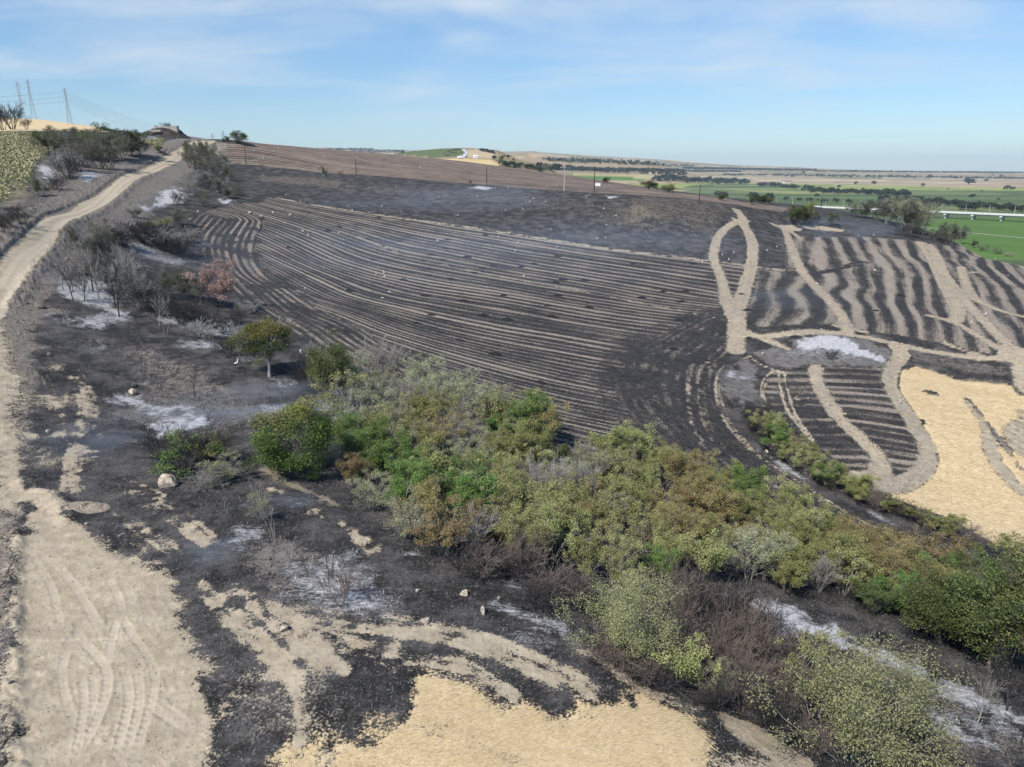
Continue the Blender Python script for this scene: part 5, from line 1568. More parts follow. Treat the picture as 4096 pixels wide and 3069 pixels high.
# ---- the thicket in the gully ----------------------------------------------------
THP = gp('P', [(715, 880), (770, 830), (800, 818), (900, 846), (1050, 905), (1250, 975), (1450, 1008), (1560, 1050), (1700, 1112), (1850, 1185), (2050, 1245), (2260, 1300), (2260, 1395), (2080, 1375), (1900, 1340), (1700, 1285), (1580, 1262), (1430, 1285), (1220, 1270), (1090, 1255), (960, 1205), (860, 1150), (760, 1090), (715, 1030), (745, 950)])
BLOB = [('bright', 820, 960, 45), ('bright', 985, 1060, 55), ('bright', 1094, 930, 40), ('bright', 1190, 1240, 45), ('bright', 1480, 900, 30), ('bright', 870, 1010, 40), ('bright', 1400, 1215, 35), ('bright', 1620, 1060, 30), ('bright', 1080, 985, 25),
        ('rust', 940, 930, 50), ('rust', 1205, 945, 55), ('rust', 980, 1105, 60), ('rust', 1495, 985, 55), ('rust', 1515, 1075, 55), ('rust', 1440, 1130, 60), ('rust', 1820, 1165, 60), ('rust', 1910, 1215, 70), ('rust', 760, 1040, 40), ('rust', 1300, 1060, 40), ('rust', 1060, 1180, 45), ('rust', 1120, 870, 35), ('rust', 2000, 1240, 50), ('rust', 1600, 1140, 40), ('rust', 1750, 1260, 40),
        ('pale', 845, 870, 45), ('pale', 960, 840, 50), ('pale', 1030, 880, 40), ('pale', 800, 1060, 55), ('pale', 860, 1120, 40), ('pale', 1020, 960, 35), ('pale', 1250, 1000, 30), ('pale', 1330, 1100, 35), ('pale', 1640, 1200, 40),
        ('yellowgreen', 1169, 1100, 60), ('yellowgreen', 1369, 1150, 60), ('yellowgreen', 1536, 1195, 60), ('yellowgreen', 1010, 1180, 50), ('yellowgreen', 1350, 1010, 60), ('yellowgreen', 1300, 1230, 60), ('yellowgreen', 900, 900, 50), ('yellowgreen', 1100, 1020, 50), ('yellowgreen', 1700, 1110, 50), ('yellowgreen', 1430, 1000, 40), ('yellowgreen', 1250, 1180, 50),
        ('olive', 1080, 960, 60), ('olive', 1270, 960, 50), ('olive', 1700, 1180, 60), ('olive', 1800, 1230, 70), ('olive', 1960, 1290, 60), ('olive', 1560, 1030, 40), ('olive', 1370, 1070, 50), ('olive', 1640, 1110, 50),
        ('dark', 2100, 1290, 90), ('dark', 2190, 1300, 80), ('dark', 1130, 980, 30), ('dark', 1880, 1290, 50), ('dark', 2020, 1330, 50), ('dark', 1180, 970, 30),
        ('twig_grey', 880, 850, 45), ('twig_grey', 1000, 900, 30), ('twig_grey', 1080, 900, 30), ('twig_grey', 960, 1000, 30), ('twig_grey', 1160, 1040, 30), ('twig_grey', 1560, 1230, 35), ('twig_grey', 1270, 1030, 25), ('twig_grey', 1690, 1150, 30), ('twig_brown', 1150, 1170, 50), ('twig_brown', 1620, 1250, 50), ('twig_brown', 1700, 1280, 40)]
gaps = gp('E', [(1085, 1235), (1285, 1315), (1110, 1190)])
lo, hi = THP.min(0), THP.max(0)
spots = []
tries = 0
while tries < 9000 and len(spots) < 265:
    tries += 1
    x, y = PR.uniform(lo[0], hi[0]), PR.uniform(lo[1], hi[1])
    ins = False
    for a, b in zip(THP, np.roll(THP, -1, 0)):
        if (a[1] > y) != (b[1] > y) and x < a[0] + (y - a[1]) * (b[0] - a[0]) / (b[1] - a[1]):
            ins = not ins
    if not ins or any((x - s[0]) ** 2 + (y - s[1]) ** 2 < 1.5 ** 2 for s in spots):
        continue
    if any((x - g_[0]) ** 2 + (y - g_[1]) ** 2 < 1.5 ** 2 for g_ in gaps):
        continue
    spots.append((x, y))
KINDLAB = {'bright': 'bright green shrub', 'rust': 'rusty brown leaved shrub', 'pale': 'pale grey green shrub', 'yellowgreen': 'yellow green shrub', 'olive': 'olive green shrub',
           'dark': 'dark green shrub', 'twig_grey': 'leafless grey shrub', 'twig_brown': 'leafless brown shrub'}


def zone(u, v):
    if u < 940:
        return 'near the round tree'
    if u < 1230:
        return 'below the striped field' if v < 830 + (u - 800) * .36 + 130 else 'over the black slope'
    if u < 1600:
        return 'along the field border' if v < 985 + (u - 1250) * .3 + 90 else 'above the tall narrow shrub'
    return 'along the lower black track' if v < 1090 + (u - 1600) * .3 + 85 else 'over the ash gully'


for x, y in spots:
    zz = float(z_at(x, y)[0])
    hgt = PR.uniform(2.6, 4.4)
    # the picture position of the crown decides which coloured patch it belongs to
    dz = zz + hgt * .6 - ZC
    dep = y * cp - dz * sp
    u, v = CX + FPX * x / dep, CY - FPX * (y * sp + dz * cp) / dep
    best, bk = -9, 'olive'
    for k, bu, bv, br in BLOB:
        sc_ = br * br * {'rust': .6, 'yellowgreen': 1.5, 'twig_brown': .6}.get(k, 1.0) / ((u - bu) ** 2 + 1.6 * (v - bv) ** 2 + 200) * PR.uniform(.4, 1.6)
        if sc_ > best:
            best, bk = sc_, k
    if PR.random() < .10:
        bk = PR.choice(['twig_grey', 'pale', 'rust', 'olive', 'yellowgreen', 'yellowgreen', 'bright'])
    dr = float(dist_line(THP[:11], 0, np.array([x]), np.array([y]))[1][0])
    if dr < 4.5:
        hgt *= 1.28 if u < 1250 else 1.1
        if u < 1120 and PR.random() < .55:
            bk = PR.choice(['twig_grey', 'pale', 'pale', 'yellowgreen'])
    if bk.startswith('twig'):
        hgt *= 1.12
    plant(bk, x, y, hgt * PR.uniform(.9, 1.2), hgt, KINDLAB[bk] + ' in thicket ' + zone(u, v), KINDLAB[bk].replace('shrub', 'shrubs') + ' of the thicket ' + zone(u, v))
for x, y, wv, hv in ((1650, 700, 200, 260), (1500, 560, 130, 200), (1080, 500, 180, 220), (930, 960, 170, 220), (2030, 1120, 130, 180), (1990, 740, 90, 80), (1330, 560, 150, 130), (1420, 570, 130, 130), (1240, 560, 150, 150)):
    plant_px('burnt_tree', 'E', x, y + 60, wv, hv, 'leafless pale sapling standing over the thicket', 'pale leafless saplings over the thicket', 1 + PR.randrange(2))
print('plants', COUNT)

# ------------------------------------------------------------------ built things
def box(bm_v, bm_f, c, s, rot=0.0, taper=1.0):
    """append a box (centre of base c, size s) to vertex and face lists"""
    b = len(bm_v)
    for z, k in ((0, 1.0), (s[2], taper)):
        for sx, sy in ((-1, -1), (1, -1), (1, 1), (-1, 1)):
            x, y = sx * s[0] / 2 * k, sy * s[1] / 2 * k
            bm_v.append((c[0] + x * math.cos(rot) - y * math.sin(rot), c[1] + x * math.sin(rot) + y * math.cos(rot), c[2] + z))
    for f in ((0, 3, 2, 1), (4, 5, 6, 7), (0, 1, 5, 4), (1, 2, 6, 5), (2, 3, 7, 6), (3, 0, 4, 7)):
        bm_f.append(tuple(b + k for k in f))


def boxes(name, items, mat, parent=None, bevel=0.0):
    v, f = [], []
    for it in items:
        box(v, f, *it)
    me = bpy.data.meshes.new(name)
    me.from_pydata(v, [], f)
    me.materials.append(mat)
    o = link(name, me, parent)
    if bevel:
        md = o.modifiers.new('bevel', 'BEVEL')
        md.width = bevel
        md.segments = 2
    return o


def empty(name, loc, label, cat, group=None, rz=0.0):
    o = bpy.data.objects.new(name, None)
    C.objects.link(o)
    o.location = loc
    o.rotation_euler = (0, 0, rz)
    tag(o, label, cat, group)
    return o


def copy_tree(o, parent=None):
    c = o.copy()
    C.objects.link(c)
    if parent is not None:
        c.parent = parent
    for ch in list(o.children):
        copy_tree(ch, c)
    return c


M_WOOD = plain_mat('pole_wood', (.035, .028, .024), .9, .3, 4)
M_CONC = plain_mat('pole_concrete', (.36, .34, .30), .85, .15, 4)
M_STEEL = plain_mat('galvanised_steel', (.34, .35, .36), .55, .1, 2, .5, .3)
M_WIRE = plain_mat('cable', (.16, .165, .17), .5)
M_PORC = plain_mat('insulator', (.30, .20, .14), .3)
M_WHITE = plain_mat('white_sheet', (.78, .78, .76), .5, .05, 2)
M_DECK = plain_mat('viaduct_concrete', (.62, .61, .58), .8, .08, .3)
M_DECKD = plain_mat('viaduct_girder', (.40, .39, .37), .8, .08, .3)
M_ASPH = plain_mat('asphalt', (.16, .16, .165), .9, .1, .5)
M_STONE = plain_mat('ruin_stone', (.36, .32, .27), .95, .25, 2)
M_ROCK = plain_mat('boulder_stone', (.40, .335, .265), .95, .45, 2.6)
M_ROCKD = plain_mat('sooty_stone', (.14, .12, .105), .95, .4, 1.6)
M_BIRD = plain_mat('white_feathers', (.80, .79, .76), .8)
M_BIRDK = plain_mat('black_feathers', (.025, .025, .028), .7)
M_BEAK = plain_mat('red_beak', (.45, .08, .03), .5)
M_GLASS = plain_mat('dark_glass', (.03, .035, .04), .1, 0, 1, .6)
M_TYRE = plain_mat('tyre_rubber', (.02, .02, .02), .9)
M_ROOF = plain_mat('roof_tiles', (.30, .14, .09), .9, .2, 3)
M_WALL = plain_mat('house_wall', (.62, .58, .52), .9, .1, 1)

# utility poles -----------------------------------------------------------------
for base, top, lab in (((531.5, 357), 319, 'dark wooden pole farthest left on the brown upper field'), ((769.5, 378), 345, 'dark wooden pole second from the left along the top of the bank'),
                       ((1051, 400), 362, 'dark wooden pole beside the little bare tree on the bank'), ((1282.5, 419), 367, 'dark wooden pole right of the pale concrete pole'),
                       ((1509, 442), 401, 'dark wooden pole where the upper field narrows'), ((1772, 452), 427, 'dark wooden pole rising from the shrubs above the middle fire break'),
                       ((2053, 522), 482, 'leaning dark wooden pole on the brow before the green plain')):
    p, D = at('P', *base)
    h = (base[1] - top) * D / FPX * 1.03
    o = empty('utility_pole', (p[0], p[1], p[2] - .1), lab, 'utility pole', 'dark poles along the upper edge of the fields')
    if 'leaning' in lab:
        o.rotation_euler = (0, .06, 0)
    segs = [(np.array([0, 0, -.6]), np.array([.02, 0, h * .5]), .17, .145), (np.array([.02, 0, h * .5]), np.array([0, .02, h]), .145, .115)]
    link('shaft', tube_mesh('shaft', segs, M_WOOD, 8), o)
    for dx in (-.22, .22):
        link('insulator', tube_mesh('insulator', [(np.array([dx, 0, h - .35]), np.array([dx, 0, h - .12]), .05, .03), (np.array([0, 0, h - .4]), np.array([dx, 0, h - .35]), .02, .02)], M_PORC, 6), o)
p, D = at('P', 1218, 413)
h = 53 * D / FPX
o = empty('concrete_pole', (p[0], p[1], p[2] - .1), 'pale concrete pole with a cross arm standing on the top of the bank', 'utility pole')
boxes('shaft', [((0, 0, -.5), (.46, .40, h + .5), 0, .55)], M_CONC, o, .02)
boxes('crossarm', [((-.45, 0, h - .75), (2.5, .14, .16))], M_CONC, o, .01)
for dx in (-1.6, -.9, .5):
    link('insulator', tube_mesh('insulator', [(np.array([dx, 0, h - .6]), np.array([dx, 0, h - .25]), .09, .06)], M_PORC, 6), o)

# lattice pylons -------------------------------------------------------------------
def pylon(x, y, z, H, label, group, rz=.3, thick=.075):
    o = empty('lattice_pylon', (x, y, z), label, 'pylon', group, rz)
    W0, W1 = H * .062, H * .013
    zs = np.array([0, .17, .31, .43, .53, .62, .70, .78, .86, .94, 1.0]) * H

    def half(zv):
        return W0 + (W1 - W0) * min(zv / (H * .68), 1.0)
    cs = [(-1, -1), (1, -1), (1, 1), (-1, 1)]

    def pt(c, zv):
        w_ = half(zv)
        return np.array([c[0] * w_, c[1] * w_, zv])
    for c in cs:
        link('leg', tube_mesh('leg', [(pt(c, a), pt(c, b), thick, thick) for a, b in zip(zs[:-1], zs[1:])], M_STEEL, 4), o)
    br = []
    for a, b in zip(zs[:-1], zs[1:]):
        for k in range(4):
            c, d = cs[k], cs[(k + 1) % 4]
            br += [(pt(c, a), pt(d, b), thick * .6, thick * .6), (pt(d, a), pt(c, b), thick * .6, thick * .6), (pt(c, b), pt(d, b), thick * .6, thick * .6)]
    tag(link('bracing', tube_mesh('bracing', br, M_STEEL, 3), o), kind='stuff')
    ends = []
    for zz_, l in ((.66, .068), (.79, .076), (.92, .066)):
        for sx in (-1, 1):
            zv, tip = zz_ * H, np.array([sx * H * l, 0, zz_ * H + .25])
            sg = []
            for sy in (-1, 1):
                sg += [(pt((sx, sy), zv), tip, thick * .8, thick * .6), (pt((sx, sy), zv + H * .045), tip, thick * .8, thick * .6)]
            arm = link('crossarm', tube_mesh('crossarm', sg, M_STEEL, 4), o)
            link('insulator', tube_mesh('insulator', [(tip, tip - np.array([0, 0, H * .045]), thick * .9, thick * .9)], M_PORC, 5), arm)
            e = tip - np.array([0, 0, H * .045])
            ends.append(np.array([x + e[0] * math.cos(rz), y + e[0] * math.sin(rz), z + e[2]]))
    return ends


def on_ray(u, v, D):
    return np.array(px2w(u, v, D))


pyl = []
for u, v, top, D, lab in ((151.5, 267.5, 195, 545, 'nearest lattice pylon, standing on the slope of the golden hill'), (74, 259, 178, 585, 'lattice pylon second from the left, on top of the golden hill'), (49, 246, 181, 700, 'lattice pylon farthest left behind the burnt trees')):
    b = on_ray(u, v, D)
    zz = float(z_at(b[0], b[1])[0])
    pyl.append(pylon(b[0], b[1], zz - .3, (v - top) * D / FPX * 1.0 + (b[2] - zz), lab, 'pylons on the golden hill'))
for u, v, top, D, lab in ((460.5, 312, 290, 1350, 'small distant pylon left of the lone skyline tree'), (484, 312, 285, 1200, 'small distant pylon just behind the lone skyline tree')):
    b = on_ray(u, v, D)
    zz = float(z_at(b[0], b[1])[0])
    pyl.append(pylon(b[0], b[1], zz, b[2] - zz + (v - top) * D / FPX, lab, 'pylons beyond the crest', thick=.2))


def cable(name, a, b, sag, label, group):
    n = 16
    P_ = [a + (b - a) * t - np.array([0, 0, sag * 4 * t * (1 - t)]) for t in np.linspace(0, 1, n)]
    o = link(name, tube_mesh(name, [(P_[k], P_[k + 1], .075, .075) for k in range(n - 1)], M_WIRE, 3))
    tag(o, label, 'cable', group)


left_far = on_ray(-420, 215, 560)
for k in range(6):
    cable('power_cable', pyl[0][k], pyl[3][k], 9, 'thin power cable falling from the nearest pylon to the right', 'cables right of the nearest pylon')
    if k % 2 == 0:
        cable('power_cable', pyl[0][k], left_far + np.array([0, 0, (pyl[0][k][2] - pyl[0][0][2])]), 5, 'thin power cable running from the nearest pylon out to the left', 'cables left of the nearest pylon')

# mound with the ruin ------------------------------------------------------------------
pm, D = at('P', 372, 302)
Dm = 405.0
mc = on_ray(360, 298, Dm)
mz = float(z_at(mc[0], mc[1])[0])
k = Dm / FPX
n_a, n_r = 40, 14
v, f = [], []
for i in range(n_r + 1):
    rr = i / n_r
    for j in range(n_a):
        a = 2 * math.pi * j / n_a
        hgt = (1 - sm(np.array(rr), .42, 1.0)) * 5.0 + PR.gauss(0, .18) - .6
        if rr > .95:
            hgt = -1.2
        v.append((mc[0] + math.cos(a) * rr * 52 * k, mc[1] + math.sin(a) * rr * 40 * k, mz + float(hgt)))
for i in range(n_r):
    for j in range(n_a):
        f.append((i * n_a + j, (i + 1) * n_a + j, (i + 1) * n_a + (j + 1) % n_a, i * n_a + (j + 1) % n_a))
me = bpy.data.meshes.new('burnt_mound')
me.from_pydata(v, [], f)
me.polygons.foreach_set('use_smooth', np.ones(len(f), bool))
me.materials.append(plain_mat('burnt_mound', (.045, .038, .034), .95, .6, .5))
tag(link('burnt_mound', me), 'low burnt mound carrying the ruin on the crest', None, None, 'structure')
top = mz + 4.2
ruin = empty('ruined_house', (mc[0] + 4 * k, mc[1] - 4, top), 'low ruined stone house on top of the burnt mound', 'ruin')
boxes('wall', [((-4 * k, 0, -.4), (34 * k, .6, 1.5)), ((-20 * k, 2, -.4), (.6, 4, 1.2))], M_STONE, ruin, .05)
boxes('wall', [((21 * k, 1, -2.2), (14 * k, 3.0, 3.6))], M_STONE, ruin, .05)
boxes('slab', [((-12 * k, -5.0, -2.0), (26 * k, .8, .9))], M_STONE, ruin, .05)
plant('twig_burnt', mc[0] + 3 * k, mc[1] - 1, 24 * k, 15 * k, 'bare tree growing out of the ruin on the mound', None, 1, z=top - .5)
plant('twig_burnt', mc[0] - 20 * k, mc[1], 10 * k, 9 * k, 'small bare bush left of the ruin on the mound', None, 0, z=top - .2)
plant('twig_burnt', mc[0] - 64 * k, mc[1], 15 * k, 12 * k, 'small bare bush on the crest left of the burnt mound', None, 0)

# white box by the field edge ------------------------------------------------------------
p, D = at('P', 1290.5, 402)
s = D / FPX
o = empty('white_hut', (p[0], p[1], p[2]), 'small white hut at the far edge of the upper field', 'hut')
boxes('wall', [((0, 0, -.2), (10.5 * s, 8 * s, 6.6 * s))], M_WHITE, o)
boxes('roof', [((0, 0, 6.6 * s - .19), (11.0 * s, 8.5 * s, .14))], M_WHITE, o)

# viaduct ----------------------------------------------------------------------------------
VA, VB = np.array([330., 1359.]), np.array([865., 614.])
vd = (VB - VA) / np.linalg.norm(VB - VA)
vn = np.array([-vd[1], vd[0]])
vlen = float(np.linalg.norm(VB - VA))
vrz = math.atan2(vd[1], vd[0])
DZ = 7.2
via = empty('viaduct', (VA[0], VA[1], 0), 'long white motorway viaduct crossing the green plain', 'viaduct', None, vrz)
boxes('deck', [((vlen / 2, 0, DZ), (vlen, 13, .9))], M_DECK, via)
boxes('girder', [((vlen / 2, 0, DZ - 1.5), (vlen, 9.5, 1.49))], M_DECKD, via)
boxes('roadway', [((vlen / 2, 0, DZ + .91), (vlen, 11.6, .06))], M_ASPH, via)
for sy in (-6.3, 6.3):
    boxes('parapet', [((vlen / 2, sy, DZ + .91), (vlen, .35, 1.0))], M_DECK, via)
n = int(vlen / 34)
pier_me = capm = None
for i in range(n + 1):
    xx = i * 34 + 8
    if pier_me is None:
        q = boxes('pier', [((0, -3.4, -1), (1.8, 2.0, DZ - 1.6)), ((0, 3.4, -1), (1.8, 2.0, DZ - 1.6))], M_DECKD, via)
        pier_me = q.data
        q2 = boxes('pier_cap', [((0, 0, DZ - 2.6), (3.2, 12.6, 1.4))], M_DECK, q)
        capm = q2.data
    else:
        q = link('pier', pier_me, via)
        q2 = link('pier_cap', capm, q)
    q.location = (xx, 0, 0)
lamp = None
nl = int(vlen / 29)
for i in range(nl):
    xx = 6 + i * 29
    pos = VA + vd * xx + vn * 6.25
    if lamp is None:
        lamp = empty('street_lamp', (0, 0, 0), 'tall curved lamp post along the white viaduct', 'street lamp', 'lamp posts along the viaduct', vrz)
        c_ = []
        for t in np.linspace(0, 1, 9):
            c_.append(np.array([0, 0 - 1.7 * max(0, (t - .55) / .45) ** 2, 11.2 * t]))
        link('post', tube_mesh('post', [(c_[q_], c_[q_ + 1], .15, .14) for q_ in range(8)], M_WHITE, 5), lamp)
        boxes('lamp_head', [((0, -2.2, 11.1), (.36, 1.1, .18))], M_WHITE, lamp)
        L_ = lamp
    else:
        L_ = copy_tree(lamp)
    L_.location = (pos[0], pos[1], DZ + 1.0)
# a car on it
cpos = VA + vd * (vlen * .30) + vn * -2.5
u_t = 1816
best = min(np.linspace(.05, .8, 400), key=lambda t_: abs(CX + 1600 * (VA + vd * vlen * t_)[0] / (VA + vd * vlen * t_)[1] - u_t))
cpos = VA + vd * vlen * best - vn * 2.5
car = empty('car', (cpos[0], cpos[1], DZ + .98), 'small white car driving along the viaduct', 'car', None, vrz)
prof = [(-2.1, .35), (-2.15, .8), (-1.9, .95), (-1.2, 1.0), (-.6, 1.45), (.8, 1.48), (1.6, 1.0), (2.1, .9), (2.15, .4)]
v = [(x_, y_, z_) for y_ in (-.85, .85) for x_, z_ in prof]
m_ = len(prof)
f = [tuple(range(m_ - 1, -1, -1)), tuple(range(m_, 2 * m_))] + [(i, (i + 1) % m_, m_ + (i + 1) % m_, m_ + i) for i in range(m_)]
me = bpy.data.meshes.new('body')
me.from_pydata(v, [], f)
me.materials.append(M_WHITE)
link('body', me, car)
boxes('window', [((.1, 0, 1.02), (1.5, 1.72, .34))], M_GLASS, car)
for x_ in (-1.3, 1.35):
    for y_ in (-.8, .8):
        wq = link('wheel', tube_mesh('wheel', [(np.array([0, -.12, 0]), np.array([0, .12, 0]), .33, .33)], M_TYRE, 12), car)
        wq.location = (x_, y_, .33)

# distant sheds and houses -------------------------------------------------------------------
for u, v_, D, wpx, hpx, lab, roof in ((992, 357, 1450, 8, 4.5, 'white shed half hidden behind the crest, left one', False), (1026.5, 363, 1400, 9, 7, 'taller white shed below the golden field', False), (1700, 393, 4200, 20, 3, 'long pale farm building far across the plain', True), (1640, 396, 3800, 12, 3, 'small farm building left of the long pale one', True),
                                      (905, 340, 2300, 4, 2.4, 'tiny white house under the orchard hill', True), (1810, 399, 3600, 8, 2.2, 'isolated farm shed on the beige plain', True)):
    b = on_ray(u, v_, D)
    zz = float(z_at(b[0], b[1])[0])
    o = empty('farm_building', (b[0], b[1], zz - .3), lab, 'building', None, .3)
    w_, h_ = wpx * D / FPX, max(hpx * D / FPX, b[2] - zz + hpx * D / FPX)
    boxes('wall', [((0, 0, 0), (w_, w_ * .5, h_ * .72))], M_WHITE if not roof else M_WALL, o)
    rv = [(-w_ * .53, -w_ * .29, h_ * .72), (w_ * .53, -w_ * .29, h_ * .72), (w_ * .53, w_ * .29, h_ * .72), (-w_ * .53, w_ * .29, h_ * .72), (-w_ * .53, 0, h_), (w_ * .53, 0, h_)]
    me = bpy.data.meshes.new('roof')
    me.from_pydata(rv, [], [(0, 1, 5, 4), (2, 3, 4, 5), (0, 4, 3), (1, 2, 5), (0, 3, 2, 1)])
    me.materials.append(M_ROOF if roof else M_WHITE)
    link('roof', me, o)

# hedgerow trees on the plain ------------------------------------------------------------------
def row_trees(crop, pts, n, hpx, jit, label, group):
    q = pp(crop, pts)
    us, vs = [a[0] for a in q], [a[1] for a in q]
    cum = np.r_[0, np.cumsum(np.hypot(np.diff(us), np.diff(vs)))]
    for i in range(n):
        t_ = (i + PR.random()) / n * cum[-1]
        u_, v__ = np.interp(t_, cum, us) + PR.gauss(0, 1), np.interp(t_, cum, vs) + PR.gauss(0, jit)
        g_, D_ = hit([u_], [v__], 500)
        s_ = D_[0] / FPX
        h_ = hpx * PR.uniform(.7, 1.3) * s_
        plant('far_tree', g_[0][0], g_[0][1], h_ * PR.uniform(1.1, 1.8), h_, label, group, z=g_[0][2])


row_trees('C', [(160, 240), (250, 240), (420, 252), (560, 258), (680, 263)], 40, 11, 1.2, 'tree in the dark hedge row nearest the upper field corner', 'trees of the left hedge row on the plain')
row_trees('C', [(730, 272), (830, 276), (950, 290)], 14, 9, .8, 'tree in the short middle hedge row on the plain', 'trees of the short middle hedge row')
row_trees('C', [(990, 298), (1100, 308), (1200, 312), (1340, 316), (1480, 322), (1580, 326)], 44, 10, 1.2, 'tree in the long hedge row crossing the green plain', 'trees of the long hedge row on the plain')
row_trees('C', [(1410, 355), (1520, 354), (1640, 362), (1760, 374), (1880, 384), (2212, 412)], 46, 11, 1.2, 'tree in the hedge row just beyond the viaduct', 'trees of the hedge row beyond the viaduct')
row_trees('C', [(520, 335), (560, 338)], 4, 12, .5, 'tree in the small clump over the upper field brow', 'trees of the small clump over the brow')
row_trees('C', [(690, 362), (760, 360), (810, 368)], 6, 17, .5, 'tree in the dark clump at the left end of the viaduct', 'trees at the left end of the viaduct')
row_trees('C', [(860, 350), (1040, 356), (1320, 374), (1590, 388)], 12, 8, 1.0, 'bush along the near foot of the viaduct', 'bushes along the viaduct')
row_trees('C', [(1860, 404), (1900, 402), (1945, 408)], 5, 16, .4, 'tree in the dark clump standing before the viaduct', 'trees of the clump before the viaduct')
row_trees('C', [(1725, 398)], 1, 16, .1, 'single round dark tree on the green strip before the viaduct', None)
for x, y, hp_ in ((1280, 262, 9), (1380, 262, 7), (1650, 274, 8), (1690, 225, 6), (1905, 262, 11), (1920, 335, 6), (2070, 348, 6), (2120, 292, 8), (2150, 292, 7), (1790, 290, 4), (2000, 245, 5), (1560, 215, 5), (2090, 220, 5), (1180, 280, 5), (2040, 210, 4), (1830, 230, 5), (1480, 218, 4), (990, 200, 4), (1250, 225, 5), (1060, 330, 6), (1970, 300, 4)):
    row_trees('C', [(x, y)], 1, hp_, .1, 'scattered lone tree far out on the beige and green plain', 'scattered trees on the plain')
row_trees('P', [(1160, 361), (1220, 365), (1290, 370), (1390, 376), (1480, 380)], 34, 8, 1.5, 'tree in the dark belt along the foot of the pale hills', 'trees along the foot of the hills')
row_trees('P', [(1085, 356), (1110, 362), (1150, 366), (1175, 373)], 16, 9, 2, 'tree on the scrubby spur beside the golden field', 'trees on the scrubby spur')
row_trees('P', [(1033, 326), (1050, 328), (1066, 333)], 12, 6, .8, 'tree in the dark grove on the orchard hill top', 'trees of the hill top grove')
row_trees('P', [(965, 327), (1000, 323), (1002, 331), (960, 335)], 22, 2.4, 2, 'small orchard tree on the green hill', 'orchard trees on the green hill')
row_trees('P', [(1060, 343), (1100, 344), (1110, 348)], 6, 6, 1.5, 'bush at the edge of the golden field', 'bushes by the golden field')
# motorway on the hill
hw = gp('P', [(996, 343), (1002, 338), (1006, 333), (1004, 328), (1001, 324), (999, 321.5)])
wv = []
for i in range(len(hw)):
    a, b = hw[max(i - 1, 0)], hw[min(i + 1, len(hw) - 1)]
    d = (b - a) / np.linalg.norm(b - a)
    nrm = np.array([-d[1], d[0]]) * 5.5
    for s_ in (1, -1):
        q = hw[i] + nrm * s_
        wv.append((q[0], q[1], float(z_at(q[0], q[1])[0]) + 1.2))
me = bpy.data.meshes.new('motorway')
me.from_pydata(wv, [], [(2 * i, 2 * i + 1, 2 * i + 3, 2 * i + 2) for i in range(len(hw) - 1)])
me.materials.append(plain_mat('motorway', (.45, .45, .46), .8))
tag(link('motorway', me), 'pale motorway climbing the orchard hill', None, None, 'structure')
# woods along the horizon, one mass
wp, wt = [], []
gg = np.random.default_rng(5)
for u0, u1, va, vb, n_, sz in ((1480, 1760, 364, 369, 900, 14), (1180, 1500, 346, 360, 260, 16), (1760, 2211, 370.5, 374, 500, 14), (760, 870, 325, 331, 160, 12), (1180, 1600, 366, 372, 700, 12), (1560, 2211, 377, 386, 420, 7), (700, 800, 322, 325, 120, 14)):
    uu, vv = gg.uniform(u0, u1, n_), gg.uniform(va, vb, n_)
    if va < vb and u1 - u0 > 250:
        vv = va + (vb - va) * np.clip((uu - u0) / (u1 - u0) + gg.normal(0, .12, n_), 0, 1)
    W_, D_ = hit(uu, vv, 900)
    ok = D_ < 15000
    W_ = W_[ok]
    for kx in range(3):
        wp.append(W_ + np.c_[gg.normal(0, sz, len(W_)), gg.normal(0, sz, len(W_)), gg.uniform(2, sz * .7, len(W_))])
        wt.append(gg.uniform(0, .8, len(W_)))
me = leaf_mesh('far_wood', np.vstack(wp), 15., np.concatenate(wt), LM['far'], 3, .2, .8)
tag(link('far_wood', me), 'dark strips of woodland along the far hills', None, None, 'stuff')

# gravel track on the green plain
gt = gp('P', [(1985, 491), (2060, 500), (2130, 507), (2260, 519)])
wv = []
for i in range(len(gt)):
    a, b = gt[max(i - 1, 0)], gt[min(i + 1, len(gt) - 1)]
    d = (b - a) / np.linalg.norm(b - a)
    for s_ in (2.4, -2.4):
        q = gt[i] + np.array([-d[1], d[0]]) * s_
        wv.append((q[0], q[1], float(z_at(q[0], q[1])[0]) + .25))
me = bpy.data.meshes.new('gravel_track')
me.from_pydata(wv, [], [(2 * i, 2 * i + 1, 2 * i + 3, 2 * i + 2) for i in range(len(gt) - 1)])
me.materials.append(plain_mat('gravel', (.36, .33, .28), .9))
tag(link('gravel_track', me), 'grey gravel track through the bright green field', None, None, 'structure')

# rocks -----------------------------------------------------------------------------------------
def rock_mesh(seed, mat, bumps=.22, cuts=4):
    import bmesh
    bm = bmesh.new()
    bmesh.ops.create_icosphere(bm, subdivisions=3, radius=1.0)
    r = random.Random(seed)
    planes = [(rvec(r), r.uniform(.48, .80)) for _ in range(cuts + 9)]
    for v_ in bm.verts:
        p_ = np.array(v_.co)
        for n_, d_ in planes:
            k_ = p_ @ n_ - d_
            if k_ > 0:
                p_ = p_ - n_ * k_ * .97
        p_ *= 1 + float(fbm(np.array([p_[0] * 2.1 + p_[2]]), np.array([p_[1] * 2.1 - p_[2]]), 1.0, 3, seed)[0]) * bumps
        v_.co = p_
    me = bpy.data.meshes.new('rock')
    bm.to_mesh(me)
    bm.free()
    me.materials.append(mat)
    return me


